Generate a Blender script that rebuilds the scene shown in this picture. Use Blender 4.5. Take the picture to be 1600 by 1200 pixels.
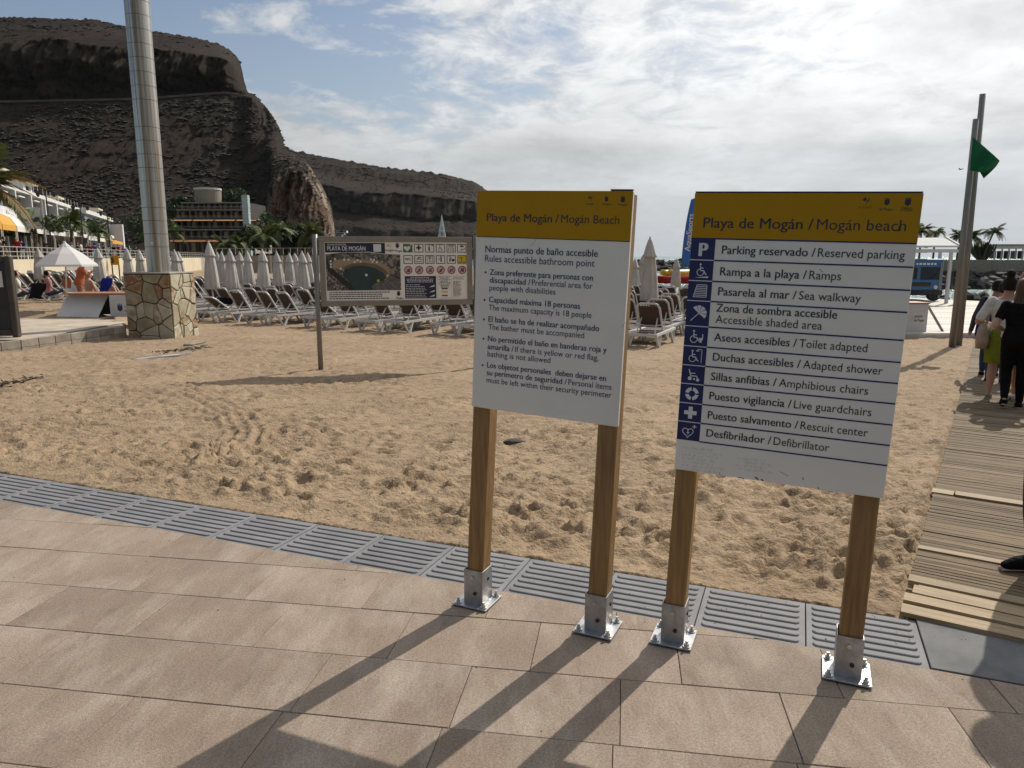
import bpy, bmesh, math, random
import numpy as np
from mathutils import Vector, Matrix
for o in list(bpy.data.objects): bpy.data.objects.remove(o)
SC = bpy.context.scene
COL = SC.collection
R = math.radians
random.seed(11)

# ------------------------------------------------------------------ camera
EYE, PITCH, FPX = 1.70, R(10.0), 1130.0
cd = bpy.data.cameras.new('camera'); cam = bpy.data.objects.new('camera', cd); COL.objects.link(cam)
cd.sensor_width = 36.0; cd.lens = 36.0*FPX/1600.0; cd.clip_start = 0.05; cd.clip_end = 60000
cam.location = (0, 0, EYE); cam.rotation_euler = (R(90)-PITCH, 0, 0)
SC.camera = cam
SC.render.resolution_x = 1024; SC.render.resolution_y = 768

# ------------------------------------------------------------------ sky, sun, exposure
SUN_AZ, SUN_EL = R(39.5), R(40.5)          # azimuth measured from +Y towards +X
SUND = Vector((math.sin(SUN_AZ)*math.cos(SUN_EL), math.cos(SUN_AZ)*math.cos(SUN_EL), math.sin(SUN_EL)))
W = bpy.data.worlds.new('World'); SC.world = W; W.use_nodes = True
nt = W.node_tree; nt.nodes.clear()
def N(tree, t, **kw):
    n = tree.nodes.new(t)
    for k, v in kw.items():
        if k.startswith('i_'):
            n.inputs[int(k[2:])].default_value = v
        else: setattr(n, k, v)
    return n
def mth(tree, op, a, b=None, clamp=False):
    n = tree.nodes.new('ShaderNodeMath'); n.operation = op; n.use_clamp = clamp
    for i, q in enumerate((a, b)):
        if q is None: continue
        if isinstance(q, (int, float)): n.inputs[i].default_value = q
        else: tree.links.new(q, n.inputs[i])
    return n.outputs[0]
def ramp(tree, fac, stops, mode='LINEAR'):
    n = tree.nodes.new('ShaderNodeValToRGB'); tree.links.new(fac, n.inputs[0]); n.color_ramp.interpolation = mode
    el = n.color_ramp.elements
    while len(el) > 1: el.remove(el[-1])
    for i, (p, c) in enumerate(stops):
        e = el[0] if i == 0 else el.new(p)
        e.position = p; e.color = (c[0], c[1], c[2], 1) if not isinstance(c, (int, float)) else (c, c, c, 1)
    return n.outputs[0]
def mixc(tree, fac, a, b, mode='MIX'):
    n = tree.nodes.new('ShaderNodeMix'); n.data_type = 'RGBA'; n.blend_type = mode
    for s, q in ((0, fac), (6, a), (7, b)):
        if isinstance(q, (int, float)): n.inputs[s].default_value = q
        elif isinstance(q, (tuple, list)): n.inputs[s].default_value = (q[0], q[1], q[2], 1)
        else: tree.links.new(q, n.inputs[s])
    return n.outputs[2]
sky = N(nt, 'ShaderNodeTexSky', sky_type='NISHITA', sun_disc=False, sun_elevation=SUN_EL, sun_rotation=SUN_AZ,
        altitude=10, air_density=1.0, dust_density=1.6, ozone_density=1.0)
tc = N(nt, 'ShaderNodeTexCoord'); sep = N(nt, 'ShaderNodeSeparateXYZ'); nt.links.new(tc.outputs['Generated'], sep.inputs[0])
zc = mth(nt, 'MAXIMUM', sep.outputs[2], 0.0); zp = mth(nt, 'ADD', zc, 0.20)
comb = N(nt, 'ShaderNodeCombineXYZ')
cxs = mth(nt, 'DIVIDE', sep.outputs[0], zp)
nt.links.new(cxs, comb.inputs[0]); nt.links.new(mth(nt, 'DIVIDE', sep.outputs[1], zp), comb.inputs[1])
comb.inputs[2].default_value = 3.7
def noise(tree, vec, scale, detail=6, rough=0.55, dist=0.0, off=None):
    n = N(tree, 'ShaderNodeTexNoise'); n.inputs['Scale'].default_value = scale; n.inputs['Detail'].default_value = detail
    n.inputs['Roughness'].default_value = rough; n.inputs['Distortion'].default_value = dist
    if off:
        m = N(tree, 'ShaderNodeMapping'); m.inputs[1].default_value = off
        if vec is not None: tree.links.new(vec, m.inputs[0])
        vec = m.outputs[0]
    if vec is not None: tree.links.new(vec, n.inputs['Vector'])
    return n.outputs[0]
c1 = noise(nt, comb.outputs[0], 1.05, 10, 0.62, 0.30, (4.35, 1.2, 0.0))
c2 = noise(nt, comb.outputs[0], 5.0, 9, 0.66, 0.35)
c3 = noise(nt, comb.outputs[0], 0.42, 3, 0.5, 0.0, (0.6, 2.3, 1.0))
drift = mth(nt, 'MULTIPLY', mth(nt, 'MINIMUM', mth(nt, 'MAXIMUM', cxs, -1.6), 1.6), 0.055)        # cloud cover thickens out to sea
cl = mth(nt, 'ADD', mth(nt, 'ADD', mth(nt, 'ADD', mth(nt, 'MULTIPLY', c1, 0.52), mth(nt, 'MULTIPLY', c2, 0.24)), mth(nt, 'MULTIPLY', c3, 0.24)), drift)
mask = ramp(nt, cl, [(0.0, 0.0), (0.435, 0.0), (0.462, 0.45), (0.492, 0.88), (0.54, 1.0)], 'LINEAR')
fine = ramp(nt, c2, [(0.34, 0.78), (0.50, 0.98), (0.64, 1.13)])
thick = mth(nt, 'MULTIPLY', ramp(nt, cl, [(0.0, 0.9), (0.46, 0.96), (0.52, 1.0), (0.57, 0.86), (0.63, 0.66), (0.72, 0.56)]), fine)     # thick cloud is greyer underneath
dsun = N(nt, 'ShaderNodeVectorMath', operation='DOT_PRODUCT'); nt.links.new(tc.outputs['Generated'], dsun.inputs[0]); dsun.inputs[1].default_value = SUND
dpos = mth(nt, 'MAXIMUM', dsun.outputs['Value'], 0.0)
fwd = mth(nt, 'ADD', mth(nt, 'ADD', mth(nt, 'MULTIPLY', mth(nt, 'POWER', dpos, 1.0), 7.6), mth(nt, 'MULTIPLY', mth(nt, 'POWER', dpos, 7.0), 8.0)), 2.9)   # clouds scatter sunlight forward
cb = mth(nt, 'MULTIPLY', fwd, thick)
ccol = N(nt, 'ShaderNodeVectorMath', operation='SCALE'); ccol.inputs[0].default_value = (0.985, 0.995, 1.0); nt.links.new(cb, ccol.inputs['Scale'])
sk2 = N(nt, 'ShaderNodeVectorMath', operation='SCALE'); nt.links.new(sky.outputs[0], sk2.inputs[0]); sk2.inputs['Scale'].default_value = 1.0
withc = mixc(nt, mask, sk2.outputs[0], ccol.outputs[0])
hz = ramp(nt, zc, [(0.0, 0.93), (0.05, 0.80), (0.10, 0.48), (0.17, 0.18), (0.35, 0.0)], 'EASE')   # milky sea haze low in the sky
hcol = N(nt, 'ShaderNodeVectorMath', operation='SCALE'); hcol.inputs[0].default_value = (0.94, 1.0, 1.05)
nt.links.new(mth(nt, 'ADD', mth(nt, 'MULTIPLY', mth(nt, 'POWER', dpos, 1.2), 4.3), 3.5), hcol.inputs['Scale'])
allc = mixc(nt, hz, withc, hcol.outputs[0])
bg = N(nt, 'ShaderNodeBackground'); bg.inputs[1].default_value = 0.09; nt.links.new(allc, bg.inputs[0])
wo = N(nt, 'ShaderNodeOutputWorld'); nt.links.new(bg.outputs[0], wo.inputs[0])

sl = bpy.data.lights.new('sun', 'SUN'); sl.energy = 4.2; sl.angle = R(0.53); sl.color = (1.0, 0.93, 0.82)
so = bpy.data.objects.new('sun', sl); COL.objects.link(so); so.rotation_euler = (-SUND).to_track_quat('-Z', 'Y').to_euler(); so.location = (8, 10, 30)
SC.view_settings.view_transform = 'Standard'; SC.view_settings.look = 'None'; SC.view_settings.exposure = 0.0; SC.view_settings.gamma = 1.0
SC.cycles.max_bounces = 6; SC.cycles.transparent_max_bounces = 8

# ------------------------------------------------------------------ pixel <-> place (photo pixels, 1600 x 1200)
CP, SP = math.cos(PITCH), math.sin(PITCH)
def ray(u, v):
    x, y = (u-800)/FPX, (600-v)/FPX
    return Vector((x, CP+y*SP, -SP+y*CP))
def P(u, v, Y):
    d = ray(u, v); return Vector((d.x*Y/d.y, Y, EYE+d.z*Y/d.y))
def G(u, v, z=0.0):
    d = ray(u, v); t = (z-EYE)/d.z; return Vector((d.x*t, d.y*t, z))
def PX(p):
    q = Vector(p)-Vector((0, 0, EYE)); f = q.y*CP-q.z*SP
    return 800+FPX*q.x/f, 600-FPX*(q.y*SP+q.z*CP)/f

# ------------------------------------------------------------------ materials
def M(name, col, rough=0.7, metal=0.0, var=0.0, vscale=4.0, col2=None, bump=0.0, bscale=40.0, rnd=0.0, detail=5, spec=None,
      stretch=None, lo=0.35, hi=0.65, emit=None, rvar=0.0, bdist=0.02, trans=0.0, coat=0.0):
    m = bpy.data.materials.new(name); m.use_nodes = True; t = m.node_tree; b = t.nodes['Principled BSDF']
    b.inputs['Roughness'].default_value = rough; b.inputs['Metallic'].default_value = metal
    if spec is not None: b.inputs['Specular IOR Level'].default_value = spec
    if coat: b.inputs['Coat Weight'].default_value = coat
    tcn = N(t, 'ShaderNodeTexCoord'); vec = tcn.outputs['Object']
    if stretch:
        mp = N(t, 'ShaderNodeMapping'); mp.inputs[3].default_value = stretch; t.links.new(vec, mp.inputs[0]); vec = mp.outputs[0]
    oi = N(t, 'ShaderNodeObjectInfo')
    if rnd:
        off = N(t, 'ShaderNodeVectorMath', operation='MULTIPLY_ADD'); t.links.new(vec, off.inputs[0]); off.inputs[1].default_value = (1, 1, 1)
        cx = N(t, 'ShaderNodeCombineXYZ')
        for i in range(3): t.links.new(mth(t, 'MULTIPLY', oi.outputs['Random'], 37.0+11*i), cx.inputs[i])
        t.links.new(cx.outputs[0], off.inputs[2]); vec = off.outputs[0]
    c = None
    if col2 is not None or var:
        if col2 is None: col2 = tuple(q*(1-var) for q in col)
        f = ramp(t, noise(t, vec, vscale, detail, 0.6), [(lo, 0.0), (hi, 1.0)])
        c = mixc(t, f, col, col2)
    if rnd:
        hsv = N(t, 'ShaderNodeHueSaturation'); hsv.inputs['Color'].default_value = (*col, 1)
        if c is not None: t.links.new(c, hsv.inputs['Color'])
        t.links.new(mth(t, 'ADD', mth(t, 'MULTIPLY', oi.outputs['Random'], 2*rnd), 1-rnd), hsv.inputs['Value']); c = hsv.outputs[0]
    if c is not None: t.links.new(c, b.inputs['Base Color'])
    else: b.inputs['Base Color'].default_value = (*col, 1)
    if rvar:
        t.links.new(mth(t, 'ADD', mth(t, 'MULTIPLY', noise(t, vec, vscale*2, 4), rvar), rough-rvar/2), b.inputs['Roughness'])
    if bump:
        bn = N(t, 'ShaderNodeBump'); bn.inputs['Strength'].default_value = bump; bn.inputs['Distance'].default_value = bdist
        t.links.new(noise(t, vec, bscale, 4, 0.6), bn.inputs['Height']); t.links.new(bn.outputs[0], b.inputs['Normal'])
    if trans:
        tr = N(t, 'ShaderNodeBsdfTranslucent'); mx = N(t, 'ShaderNodeMixShader'); mx.inputs[0].default_value = trans
        if c is not None: t.links.new(c, tr.inputs[0])
        else: tr.inputs[0].default_value = (*col, 1)
        t.links.new(b.outputs[0], mx.inputs[1]); t.links.new(tr.outputs[0], mx.inputs[2])
        t.links.new(mx.outputs[0], t.nodes['Material Output'].inputs[0])
    return m

MT = {}
def mk(name, *a, **k): MT[name] = M(name, *a, **k); return MT[name]
mk('white_board', (0.85, 0.81, 0.75), 0.45, var=0.08, vscale=2.2, rvar=0.1)
mk('yellow_board', (0.47, 0.25, 0.006), 0.6, var=0.08, vscale=2.5, spec=0.2)
mk('navy_ink', (0.012, 0.014, 0.10), 0.5)
mk('dark_ink', (0.02, 0.02, 0.035), 0.5)
mk('white_ink', (0.70, 0.70, 0.70), 0.5)
mk('grey_mark', (0.36, 0.35, 0.34), 0.7)
mk('post_wood', (0.33, 0.19, 0.068), 0.6, col2=(0.21, 0.115, 0.04), vscale=3.0, stretch=(22, 22, 1.3), bump=0.25, bscale=6, rnd=0.1)
mk('ply_edge', (0.34, 0.23, 0.11), 0.7, var=0.4, vscale=12)
mk('galvanised', (0.50, 0.51, 0.52), 0.42, 0.85, var=0.35, vscale=18, rvar=0.25)
mk('bolt_steel', (0.58, 0.58, 0.57), 0.32, 0.9)
mk('steel_pole', (0.27, 0.26, 0.245), 0.5, 0.35, var=0.35, vscale=2, stretch=(6, 6, 0.5), rvar=0.15)
mk('board_frame', (0.30, 0.27, 0.23), 0.45, 0.6, var=0.2)
mk('white_plastic', (0.60, 0.60, 0.59), 0.38, var=0.12, vscale=6)
mk('brown_sling', (0.078, 0.050, 0.036), 0.75, var=0.3, vscale=60, rnd=0.15)
mk('canvas', (0.60, 0.57, 0.53), 0.85, var=0.18, vscale=3, trans=0.22, rnd=0.08)
mk('white_canvas', (0.74, 0.74, 0.74), 0.8, trans=0.30)
mk('white_wall', (0.58, 0.58, 0.57), 0.8, var=0.12, vscale=0.4)
mk('cream_wall', (0.60, 0.52, 0.38), 0.85, var=0.15, vscale=0.4)
mk('shaded_blue_grey', (0.17, 0.20, 0.245), 0.8, var=0.1, vscale=0.6)  # wall colour darkened to blue-grey to carry the shade on the terrace facade
mk('dark_glass', (0.02, 0.025, 0.03), 0.12)
mk('interior', (0.03, 0.026, 0.024), 0.8)
mk('awning_yellow', (0.72, 0.40, 0.07), 0.8, var=0.1, trans=0.25)
mk('awning_orange', (0.62, 0.32, 0.14), 0.8, var=0.1, trans=0.25)
mk('awning_white', (0.76, 0.74, 0.70), 0.8, trans=0.25)
mk('roof_tan', (0.27, 0.235, 0.185), 0.8, var=0.2)
mk('concrete', (0.36, 0.32, 0.27), 0.9, var=0.3, vscale=3, bump=0.3, bscale=30)
mk('concrete_block', (0.33, 0.29, 0.24), 0.9, var=0.35, vscale=5, bump=0.3, bscale=40, rnd=0.15)
mk('tile_tan', (0.50, 0.42, 0.33), 0.75, var=0.22, vscale=3, rnd=0.12)
mk('rail_metal', (0.42, 0.40, 0.37), 0.5, 0.5)
mk('iron', (0.03, 0.03, 0.032), 0.5, 0.4)
mk('dark_brown', (0.060, 0.047, 0.034), 0.55, var=0.3, vscale=5)
mk('dark_panel', (0.026, 0.022, 0.019), 0.5, var=0.35, vscale=4)
mk('paper', (0.62, 0.62, 0.60), 0.7)
mk('box_white', (0.62, 0.61, 0.60), 0.6, var=0.1, vscale=2)
mk('box_trim', (0.32, 0.13, 0.06), 0.6)
mk('deck_wood', (0.60, 0.56, 0.50), 0.7, var=0.22, vscale=3, stretch=(1, 14, 1), rnd=0.14)
mk('slat_wood', (0.205, 0.143, 0.076), 0.85, col2=(0.085, 0.058, 0.033), vscale=2.6, stretch=(1.6, 45, 10), rnd=0.30, bump=0.35, bscale=5)
mk('plank_pale', (0.37, 0.28, 0.17), 0.75, col2=(0.24, 0.175, 0.10), vscale=2.2, stretch=(1.2, 26, 10), rnd=0.12, bump=0.3, bscale=5)
mk('trunk', (0.12, 0.085, 0.055), 0.9, var=0.4, vscale=6, bump=0.6, bscale=12)
mk('palm_leaf', (0.060, 0.105, 0.022), 0.6, col2=(0.11, 0.11, 0.028), vscale=1.5, rnd=0.2, trans=0.25)
mk('palm_dry', (0.24, 0.15, 0.045), 0.7, col2=(0.12, 0.10, 0.03), vscale=1.0, trans=0.3)
mk('bush_leaf', (0.045, 0.075, 0.022), 0.65, col2=(0.02, 0.04, 0.012), vscale=0.5, rnd=0.2, trans=0.15)
mk('flag_green', (0.008, 0.20, 0.085), 0.75, var=0.15, trans=0.4)
mk('blue_paint', (0.035, 0.13, 0.33), 0.35, var=0.15, vscale=1.5, coat=0.3)
mk('banner_blue', (0.06, 0.20, 0.52), 0.7, trans=0.3)
mk('black_rubber', (0.012, 0.012, 0.012), 0.6)
mk('hose', (0.16, 0.155, 0.15), 0.5, var=0.4, vscale=5)
mk('stone_dark', (0.07, 0.058, 0.048), 0.9, var=0.4, vscale=8, bump=0.5, bscale=20)
mk('rock_jetty', (0.040, 0.036, 0.034), 0.85, var=0.5, vscale=1.2, rnd=0.35, bump=0.5, bscale=4, bdist=0.1)
mk('terracotta', (0.40, 0.10, 0.035), 0.7)
mk('grey_slab', (0.105, 0.105, 0.11), 0.85, col2=(0.20, 0.20, 0.20), vscale=3.5, lo=0.42, hi=0.8, rnd=0.1, bump=0.25, bscale=160, bdist=0.004)
mk('grit_base', (0.055, 0.046, 0.038), 0.95)
mk('plinth_mortar', (0.105, 0.085, 0.062), 0.95, var=0.3, vscale=8)

ORD = 'first second third fourth fifth sixth seventh eighth ninth tenth eleventh twelfth thirteenth fourteenth fifteenth sixteenth seventeenth eighteenth nineteenth twentieth twenty-first twenty-second twenty-third twenty-fourth twenty-fifth twenty-sixth twenty-seventh twenty-eighth twenty-ninth thirtieth thirty-first thirty-second thirty-third thirty-fourth thirty-fifth thirty-sixth'.split()
# ------------------------------------------------------------------ mesh helpers
class MB:
    def __init__(s): s.v, s.f = [], []
    def add(s, vs, fs):
        o = len(s.v); s.v += [tuple(q) for q in vs]; s.f += [tuple(i+o for i in f) for f in fs]; return s
    def box(s, c, d, rz=0.0, mat=None, tx=1.0, ty=1.0):
        hx, hy, hz = d[0]/2, d[1]/2, d[2]/2
        vs = [Vector((x*(tx if z > 0 else 1), y*(ty if z > 0 else 1), z)) for z in (-hz, hz) for x, y in ((-hx, -hy), (hx, -hy), (hx, hy), (-hx, hy))]
        m = Matrix.Rotation(rz, 3, 'Z') if mat is None else mat
        vs = [m @ q + Vector(c) for q in vs]
        return s.add(vs, [(3, 2, 1, 0), (4, 5, 6, 7), (0, 1, 5, 4), (1, 2, 6, 5), (2, 3, 7, 6), (3, 0, 4, 7)])
    def bar(s, a, b, w, h=None):
        a, b = Vector(a), Vector(b); d = b-a; h = h or w
        m = d.to_track_quat('Z', 'Y').to_matrix()
        return s.box((a+b)/2, (w, h, d.length), mat=m)
    def loft(s, rings, cap=True):
        n = len(rings[0]); vs = [q for r in rings for q in r]; fs = []
        for i in range(len(rings)-1):
            for j in range(n):
                fs.append((i*n+j, i*n+(j+1) % n, (i+1)*n+(j+1) % n, (i+1)*n+j))
        if cap: fs += [tuple(reversed(range(n))), tuple((len(rings)-1)*n+j for j in range(n))]
        return s.add(vs, fs)
    def tube(s, pts, rad, n=8, cap=True, ry=None):
        pts = [Vector(p) for p in pts]; k = len(pts)
        if isinstance(rad, (int, float)): rad = [rad]*k
        if ry is None: ry = rad
        rings = []
        ref = None
        for i in range(k):
            d = (pts[min(i+1, k-1)]-pts[max(i-1, 0)]).normalized()
            if ref is None:
                ref = Vector((1, 0, 0)) if abs(d.x) < 0.9 else Vector((0, 1, 0))
            x = (ref-d*ref.dot(d)).normalized(); ref = x; y = d.cross(x)
            rings.append([pts[i]+x*math.cos(2*math.pi*j/n)*rad[i]+y*math.sin(2*math.pi*j/n)*ry[i] for j in range(n)])
        return s.loft(rings, cap)
    def ell(s, rows, n=12, yaw=0.0, org=(0, 0, 0)):        # rows of (x, y, z, rx, ry): stacked ellipses
        c, q = math.cos(yaw), math.sin(yaw); rings = []
        for (x, y, z, rx, ry) in rows:
            rings.append([(org[0]+x+rx*math.cos(2*math.pi*j/n), org[1]+y+ry*math.sin(2*math.pi*j/n), org[2]+z) for j in range(n)])
        return s.loft(rings)
    def prism(s, poly, z0, z1):
        n = len(poly)
        return s.add([(p[0], p[1], z0) for p in poly]+[(p[0], p[1], z1) for p in poly],
                     [tuple(reversed(range(n))), tuple(range(n, 2*n))]+[(i, (i+1) % n, n+(i+1) % n, n+i) for i in range(n)])
    def mesh(s, name, mat, smooth=False):
        me = bpy.data.meshes.new(name); me.from_pydata(s.v, [], s.f)
        if mat: me.materials.append(MT[mat] if isinstance(mat, str) else mat)
        if smooth: me.polygons.foreach_set('use_smooth', [True]*len(me.polygons))
        me.update(); return me
    def build(s, name, mat, parent=None, smooth=False, bevel=0.0, seg=1):
        o = bpy.data.objects.new(name, s.mesh(name, mat, smooth)); COL.objects.link(o); o.parent = parent
        if bevel:
            b = o.modifiers.new('bevel', 'BEVEL'); b.width = bevel; b.segments = seg; b.limit_method = 'ANGLE'
        return o
def obj(name, me, parent=None, loc=None, rz=0.0):
    o = bpy.data.objects.new(name, me); COL.objects.link(o); o.parent = parent
    if loc is not None: o.location = loc
    o.rotation_euler.z = rz; return o
def tag(o, label=None, cat=None, group=None, kind=None):
    if label: o['label'] = label
    if cat: o['category'] = cat
    if group: o['group'] = group
    if kind: o['kind'] = kind
    return o
def thing(name, label, cat, loc=(0, 0, 0), rz=0.0, group=None):
    o = bpy.data.objects.new(name, None); COL.objects.link(o); o.location = loc; o.rotation_euler = (0, 0, rz); o.empty_display_size = 0.1
    return tag(o, label, cat, group)
def dup(root, loc, rz, label=None, group=None, scale=None):
    def cp(o, par):
        c = o.copy(); COL.objects.link(c); c.parent = par
        for ch in KIDS[o.name]: cp(ch, c)
        return c
    KIDS = {}
    def walk(o):
        KIDS[o.name] = list(o.children)
        for ch in o.children: walk(ch)
    walk(root)
    r = cp(root, None); r.location = loc; r.rotation_euler = (0, 0, rz)
    if scale: r.scale = (scale,)*3
    if label: r['label'] = label
    if group: r['group'] = group
    return r
# perlin noise on numpy arrays
_rs = np.random.RandomState(5); _perm = _rs.permutation(256); _perm = np.concatenate([_perm, _perm]); _ang = _rs.rand(256)*2*np.pi
def perlin(x, y):
    xi, yi = np.floor(x).astype(int), np.floor(y).astype(int); xf, yf = x-xi, y-yi
    u, v = xf*xf*xf*(xf*(xf*6-15)+10), yf*yf*yf*(yf*(yf*6-15)+10)
    def g(ix, iy, dx, dy):
        a = _ang[_perm[(_perm[ix & 255]+iy) & 255]]; return np.cos(a)*dx+np.sin(a)*dy
    a = g(xi, yi, xf, yf); b = g(xi+1, yi, xf-1, yf); c = g(xi, yi+1, xf, yf-1); d = g(xi+1, yi+1, xf-1, yf-1)
    return (a+u*(b-a))+v*((c+u*(d-c))-(a+u*(b-a)))
def fbm(x, y, oct=4, gain=0.5):
    s, a = 0, 1.0
    for i in range(oct): s = s+a*perlin(x*2**i+17.3*i, y*2**i-9.1*i); a *= gain
    return s
def grid_mesh(name, V, mat, smooth=True, keep=None):
    r, c = V.shape[:2]; idx = np.arange(r*c).reshape(r, c)
    q = np.stack([idx[:-1, :-1], idx[:-1, 1:], idx[1:, 1:], idx[1:, :-1]], -1).reshape(-1, 4)
    if keep is not None:
        k = keep.reshape(-1); q = q[k[q].any(1)]
        used = np.zeros(r*c, bool); used[q.reshape(-1)] = True; remap = np.cumsum(used)-1; q = remap[q]; vv = V.reshape(-1, 3)[used]
    else: vv = V.reshape(-1, 3)
    me = bpy.data.meshes.new(name); me.vertices.add(len(vv)); me.vertices.foreach_set('co', vv.astype(np.float32).ravel())
    me.loops.add(len(q)*4); me.loops.foreach_set('vertex_index', q.astype(np.int32).ravel())
    me.polygons.add(len(q)); me.polygons.foreach_set('loop_start', np.arange(0, len(q)*4, 4, dtype=np.int32)); me.polygons.foreach_set('loop_total', np.full(len(q), 4, dtype=np.int32))
    me.polygons.foreach_set('use_smooth', np.full(len(q), smooth)); me.materials.append(mat); me.update(calc_edges=True); me.validate()
    return me

# ------------------------------------------------------------------ frame of the place
E0 = Vector((1.84, 3.23)); ED = Vector((0.9299, -0.3678)); EN = Vector((0.3678, 0.9299))   # outer edge of the grooved strip
BD = Vector((0.5494, 0.8356)); BN = Vector((0.8356, -0.5494)); B0 = Vector((1.87, 3.24))   # left edge of the boardwalk
def sst(a, b, x):
    t = np.clip((x-a)/(b-a), 0, 1); return t*t*(3-2*t)
def sand_base(x, y):
    q = (x-E0.x)*EN.x+(y-E0.y)*EN.y
    z = -0.012-0.029*np.clip(q, 0, 13)-0.010*np.clip(q-13, 0, 40)
    w = x+0.15*(y-40)
    up = sst(0.515, 0.58, -x/np.maximum(y, 1.0))*sst(17.0, 21.5, y)
    return z+0.42*up-2.4*sst(13, 30, w)
def sz(x, y): return float(sand_base(np.float64(x), np.float64(y)))
def GS(u, v, it=12):                      # pixel -> point on the sand
    z = 0.0
    for _ in range(it): p = G(u, v, z); z = sz(p.x, p.y)
    p.z = z; return p

# ------------------------------------------------------------------ sand
rows, cols = 800, 700
yy = 1.5*np.exp(np.linspace(0, math.log(170/1.5), rows)); ss = np.linspace(-1.02, 1.0, cols)
Yg = np.repeat(yy[:, None], cols, 1); Xg = ss[None, :]*(Yg+2.0)
Q = (Xg-E0.x)*EN.x+(Yg-E0.y)*EN.y
bw = (Xg-B0.x)*BN.x+(Yg-B0.y)*BN.y        # across the boardwalk from its left edge
Z = sand_base(Xg, Yg)
soft = sst(0.0, 0.5, Q)
fa = 1.0/(1+np.maximum(Yg-14, 0)*0.03)
wx, wy = Xg+0.10*fbm(Xg/0.5, Yg/0.5+3, 2), Yg+0.08*fbm(Xg/0.5+8, Yg/0.5, 2)
rid = 1-2*np.abs(fbm(wx/0.42+9, wy/0.24, 3))
patch = (0.55+1.25*sst(-0.25, 0.35, fbm(Xg/1.7+40, Yg/1.3, 2)))*(1.1+0.35*sst(4.0, 1.0, Q))          # trampled and smoother patches
rough = 0.014*fbm(wx/0.70+3, wy/0.45, 3)+patch*(0.014*rid+0.015*fbm(wx/0.21, wy/0.13+7, 3)+0.011*fbm(Xg/0.085, Yg/0.055, 2))
Z = Z+rough*(0.25+0.75*soft)*fa+0.030*fbm(Xg/2.6, Yg/2.2, 2)*soft
rs = np.random.RandomState(3)
def dent(x, y, a, b, ang, depth, rim=0.35):
    i0, i1 = np.searchsorted(yy, y-2.6*a), np.searchsorted(yy, y+2.6*a)
    if i1-i0 < 2: return
    s0, s1 = (x-2.6*a)/(y+2.0), (x+2.6*a)/(y+2.0)
    j0, j1 = max(0, np.searchsorted(ss, s0)-1), min(cols, np.searchsorted(ss, s1)+2)
    if j1-j0 < 2: return
    X, Y = Xg[i0:i1, j0:j1]-x, Yg[i0:i1, j0:j1]-y
    c, s = math.cos(ang), math.sin(ang)
    r = np.sqrt(((X*c+Y*s)/a)**2+((-X*s+Y*c)/b)**2)
    Z[i0:i1, j0:j1] += depth*(-np.exp(-(r*1.25)**4)+rim*np.exp(-((r-1.35)/0.32)**2))
for k in range(9500):
    t = rs.rand(); y = 2.2*math.exp(t*math.log(30/2.2)); x = (rs.rand()*1.95-0.98)*(y+1.5)
    q = (x-E0.x)*EN.x+(y-E0.y)*EN.y
    if q < 0.10: continue
    big = 0.040+0.085*rs.rand()**1.8
    dent(x, y, big*1.25, big*(0.38+0.35*rs.rand()), rs.normal(0.15, 0.7), (0.009+0.027*rs.rand()**1.8)*min(1, q/0.4), 0.35+0.4*rs.rand())
# barrow tracks curving over the sand
tr = [GS(*p) for p in ((285, 612), (330, 628), (368, 650), (386, 676), (372, 700), (335, 716), (290, 735))]
for k in range(len(tr)-1):
    for t in np.linspace(0, 1, 14, endpoint=False):
        p = tr[k].lerp(tr[k+1], t); d = (tr[k+1]-tr[k]).normalized(); n = Vector((-d.y, d.x, 0))
        for s in (-0.13, 0.13):
            dent(p.x+n.x*s, p.y+n.y*s, 0.13, 0.055, math.atan2(d.y, d.x), 0.009, 0.5)
bz_ = sand_base(Xg, Yg); Z = np.maximum(Z, bz_-0.048)+0.0
Z = np.where(bw > -0.02, np.minimum(Z, sand_base(Xg, Yg)-0.012), Z)
Z = np.where(Q < 0.0, -0.22, Z)
sand_m = M('sand', (0.365, 0.262, 0.163), 0.95, col2=(0.275, 0.192, 0.117), vscale=0.9, lo=0.3, hi=0.7, bump=0.8, bscale=38, bdist=0.03, detail=6)
t = sand_m.node_tree; b = t.nodes['Principled BSDF']; src = b.inputs['Base Color'].links[0].from_socket
tcn = N(t, 'ShaderNodeTexCoord')
sp = ramp(t, noise(t, tcn.outputs['Object'], 300, 2, 0.7), [(0.34, 0.60), (0.5, 1.0), (0.66, 1.16)])
sp2 = ramp(t, noise(t, tcn.outputs['Object'], 7, 5, 0.7), [(0.35, 0.76), (0.55, 1.06)])
mpz = N(t, 'ShaderNodeMapping'); mpz.inputs[3].default_value = (1, 1.5, 1); t.links.new(tcn.outputs['Object'], mpz.inputs[0])
pits = ramp(t, noise(t, mpz.outputs[0], 15, 3, 0.6), [(0.58, 1.0), (0.68, 0.50)])        # dark specks: shade of small pits put into the colour, some damp clumps
t.links.new(mixc(t, 1.0, mixc(t, 1.0, mixc(t, 1.0, src, sp, 'MULTIPLY'), sp2, 'MULTIPLY'), pits, 'MULTIPLY'), b.inputs['Base Color'])
V = np.stack([Xg, Yg, Z], -1)
so_ = obj('sand', grid_mesh('sand', V, sand_m, True, keep=(Q > -0.25))); tag(so_, kind='structure')
seabed = MB().add([(-30000, -30000, -6), (30000, -30000, -6), (30000, 30000, -6), (-30000, 30000, -6)], [(0, 1, 2, 3)]).build('seabed', 'stone_dark'); tag(seabed, kind='structure')

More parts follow.
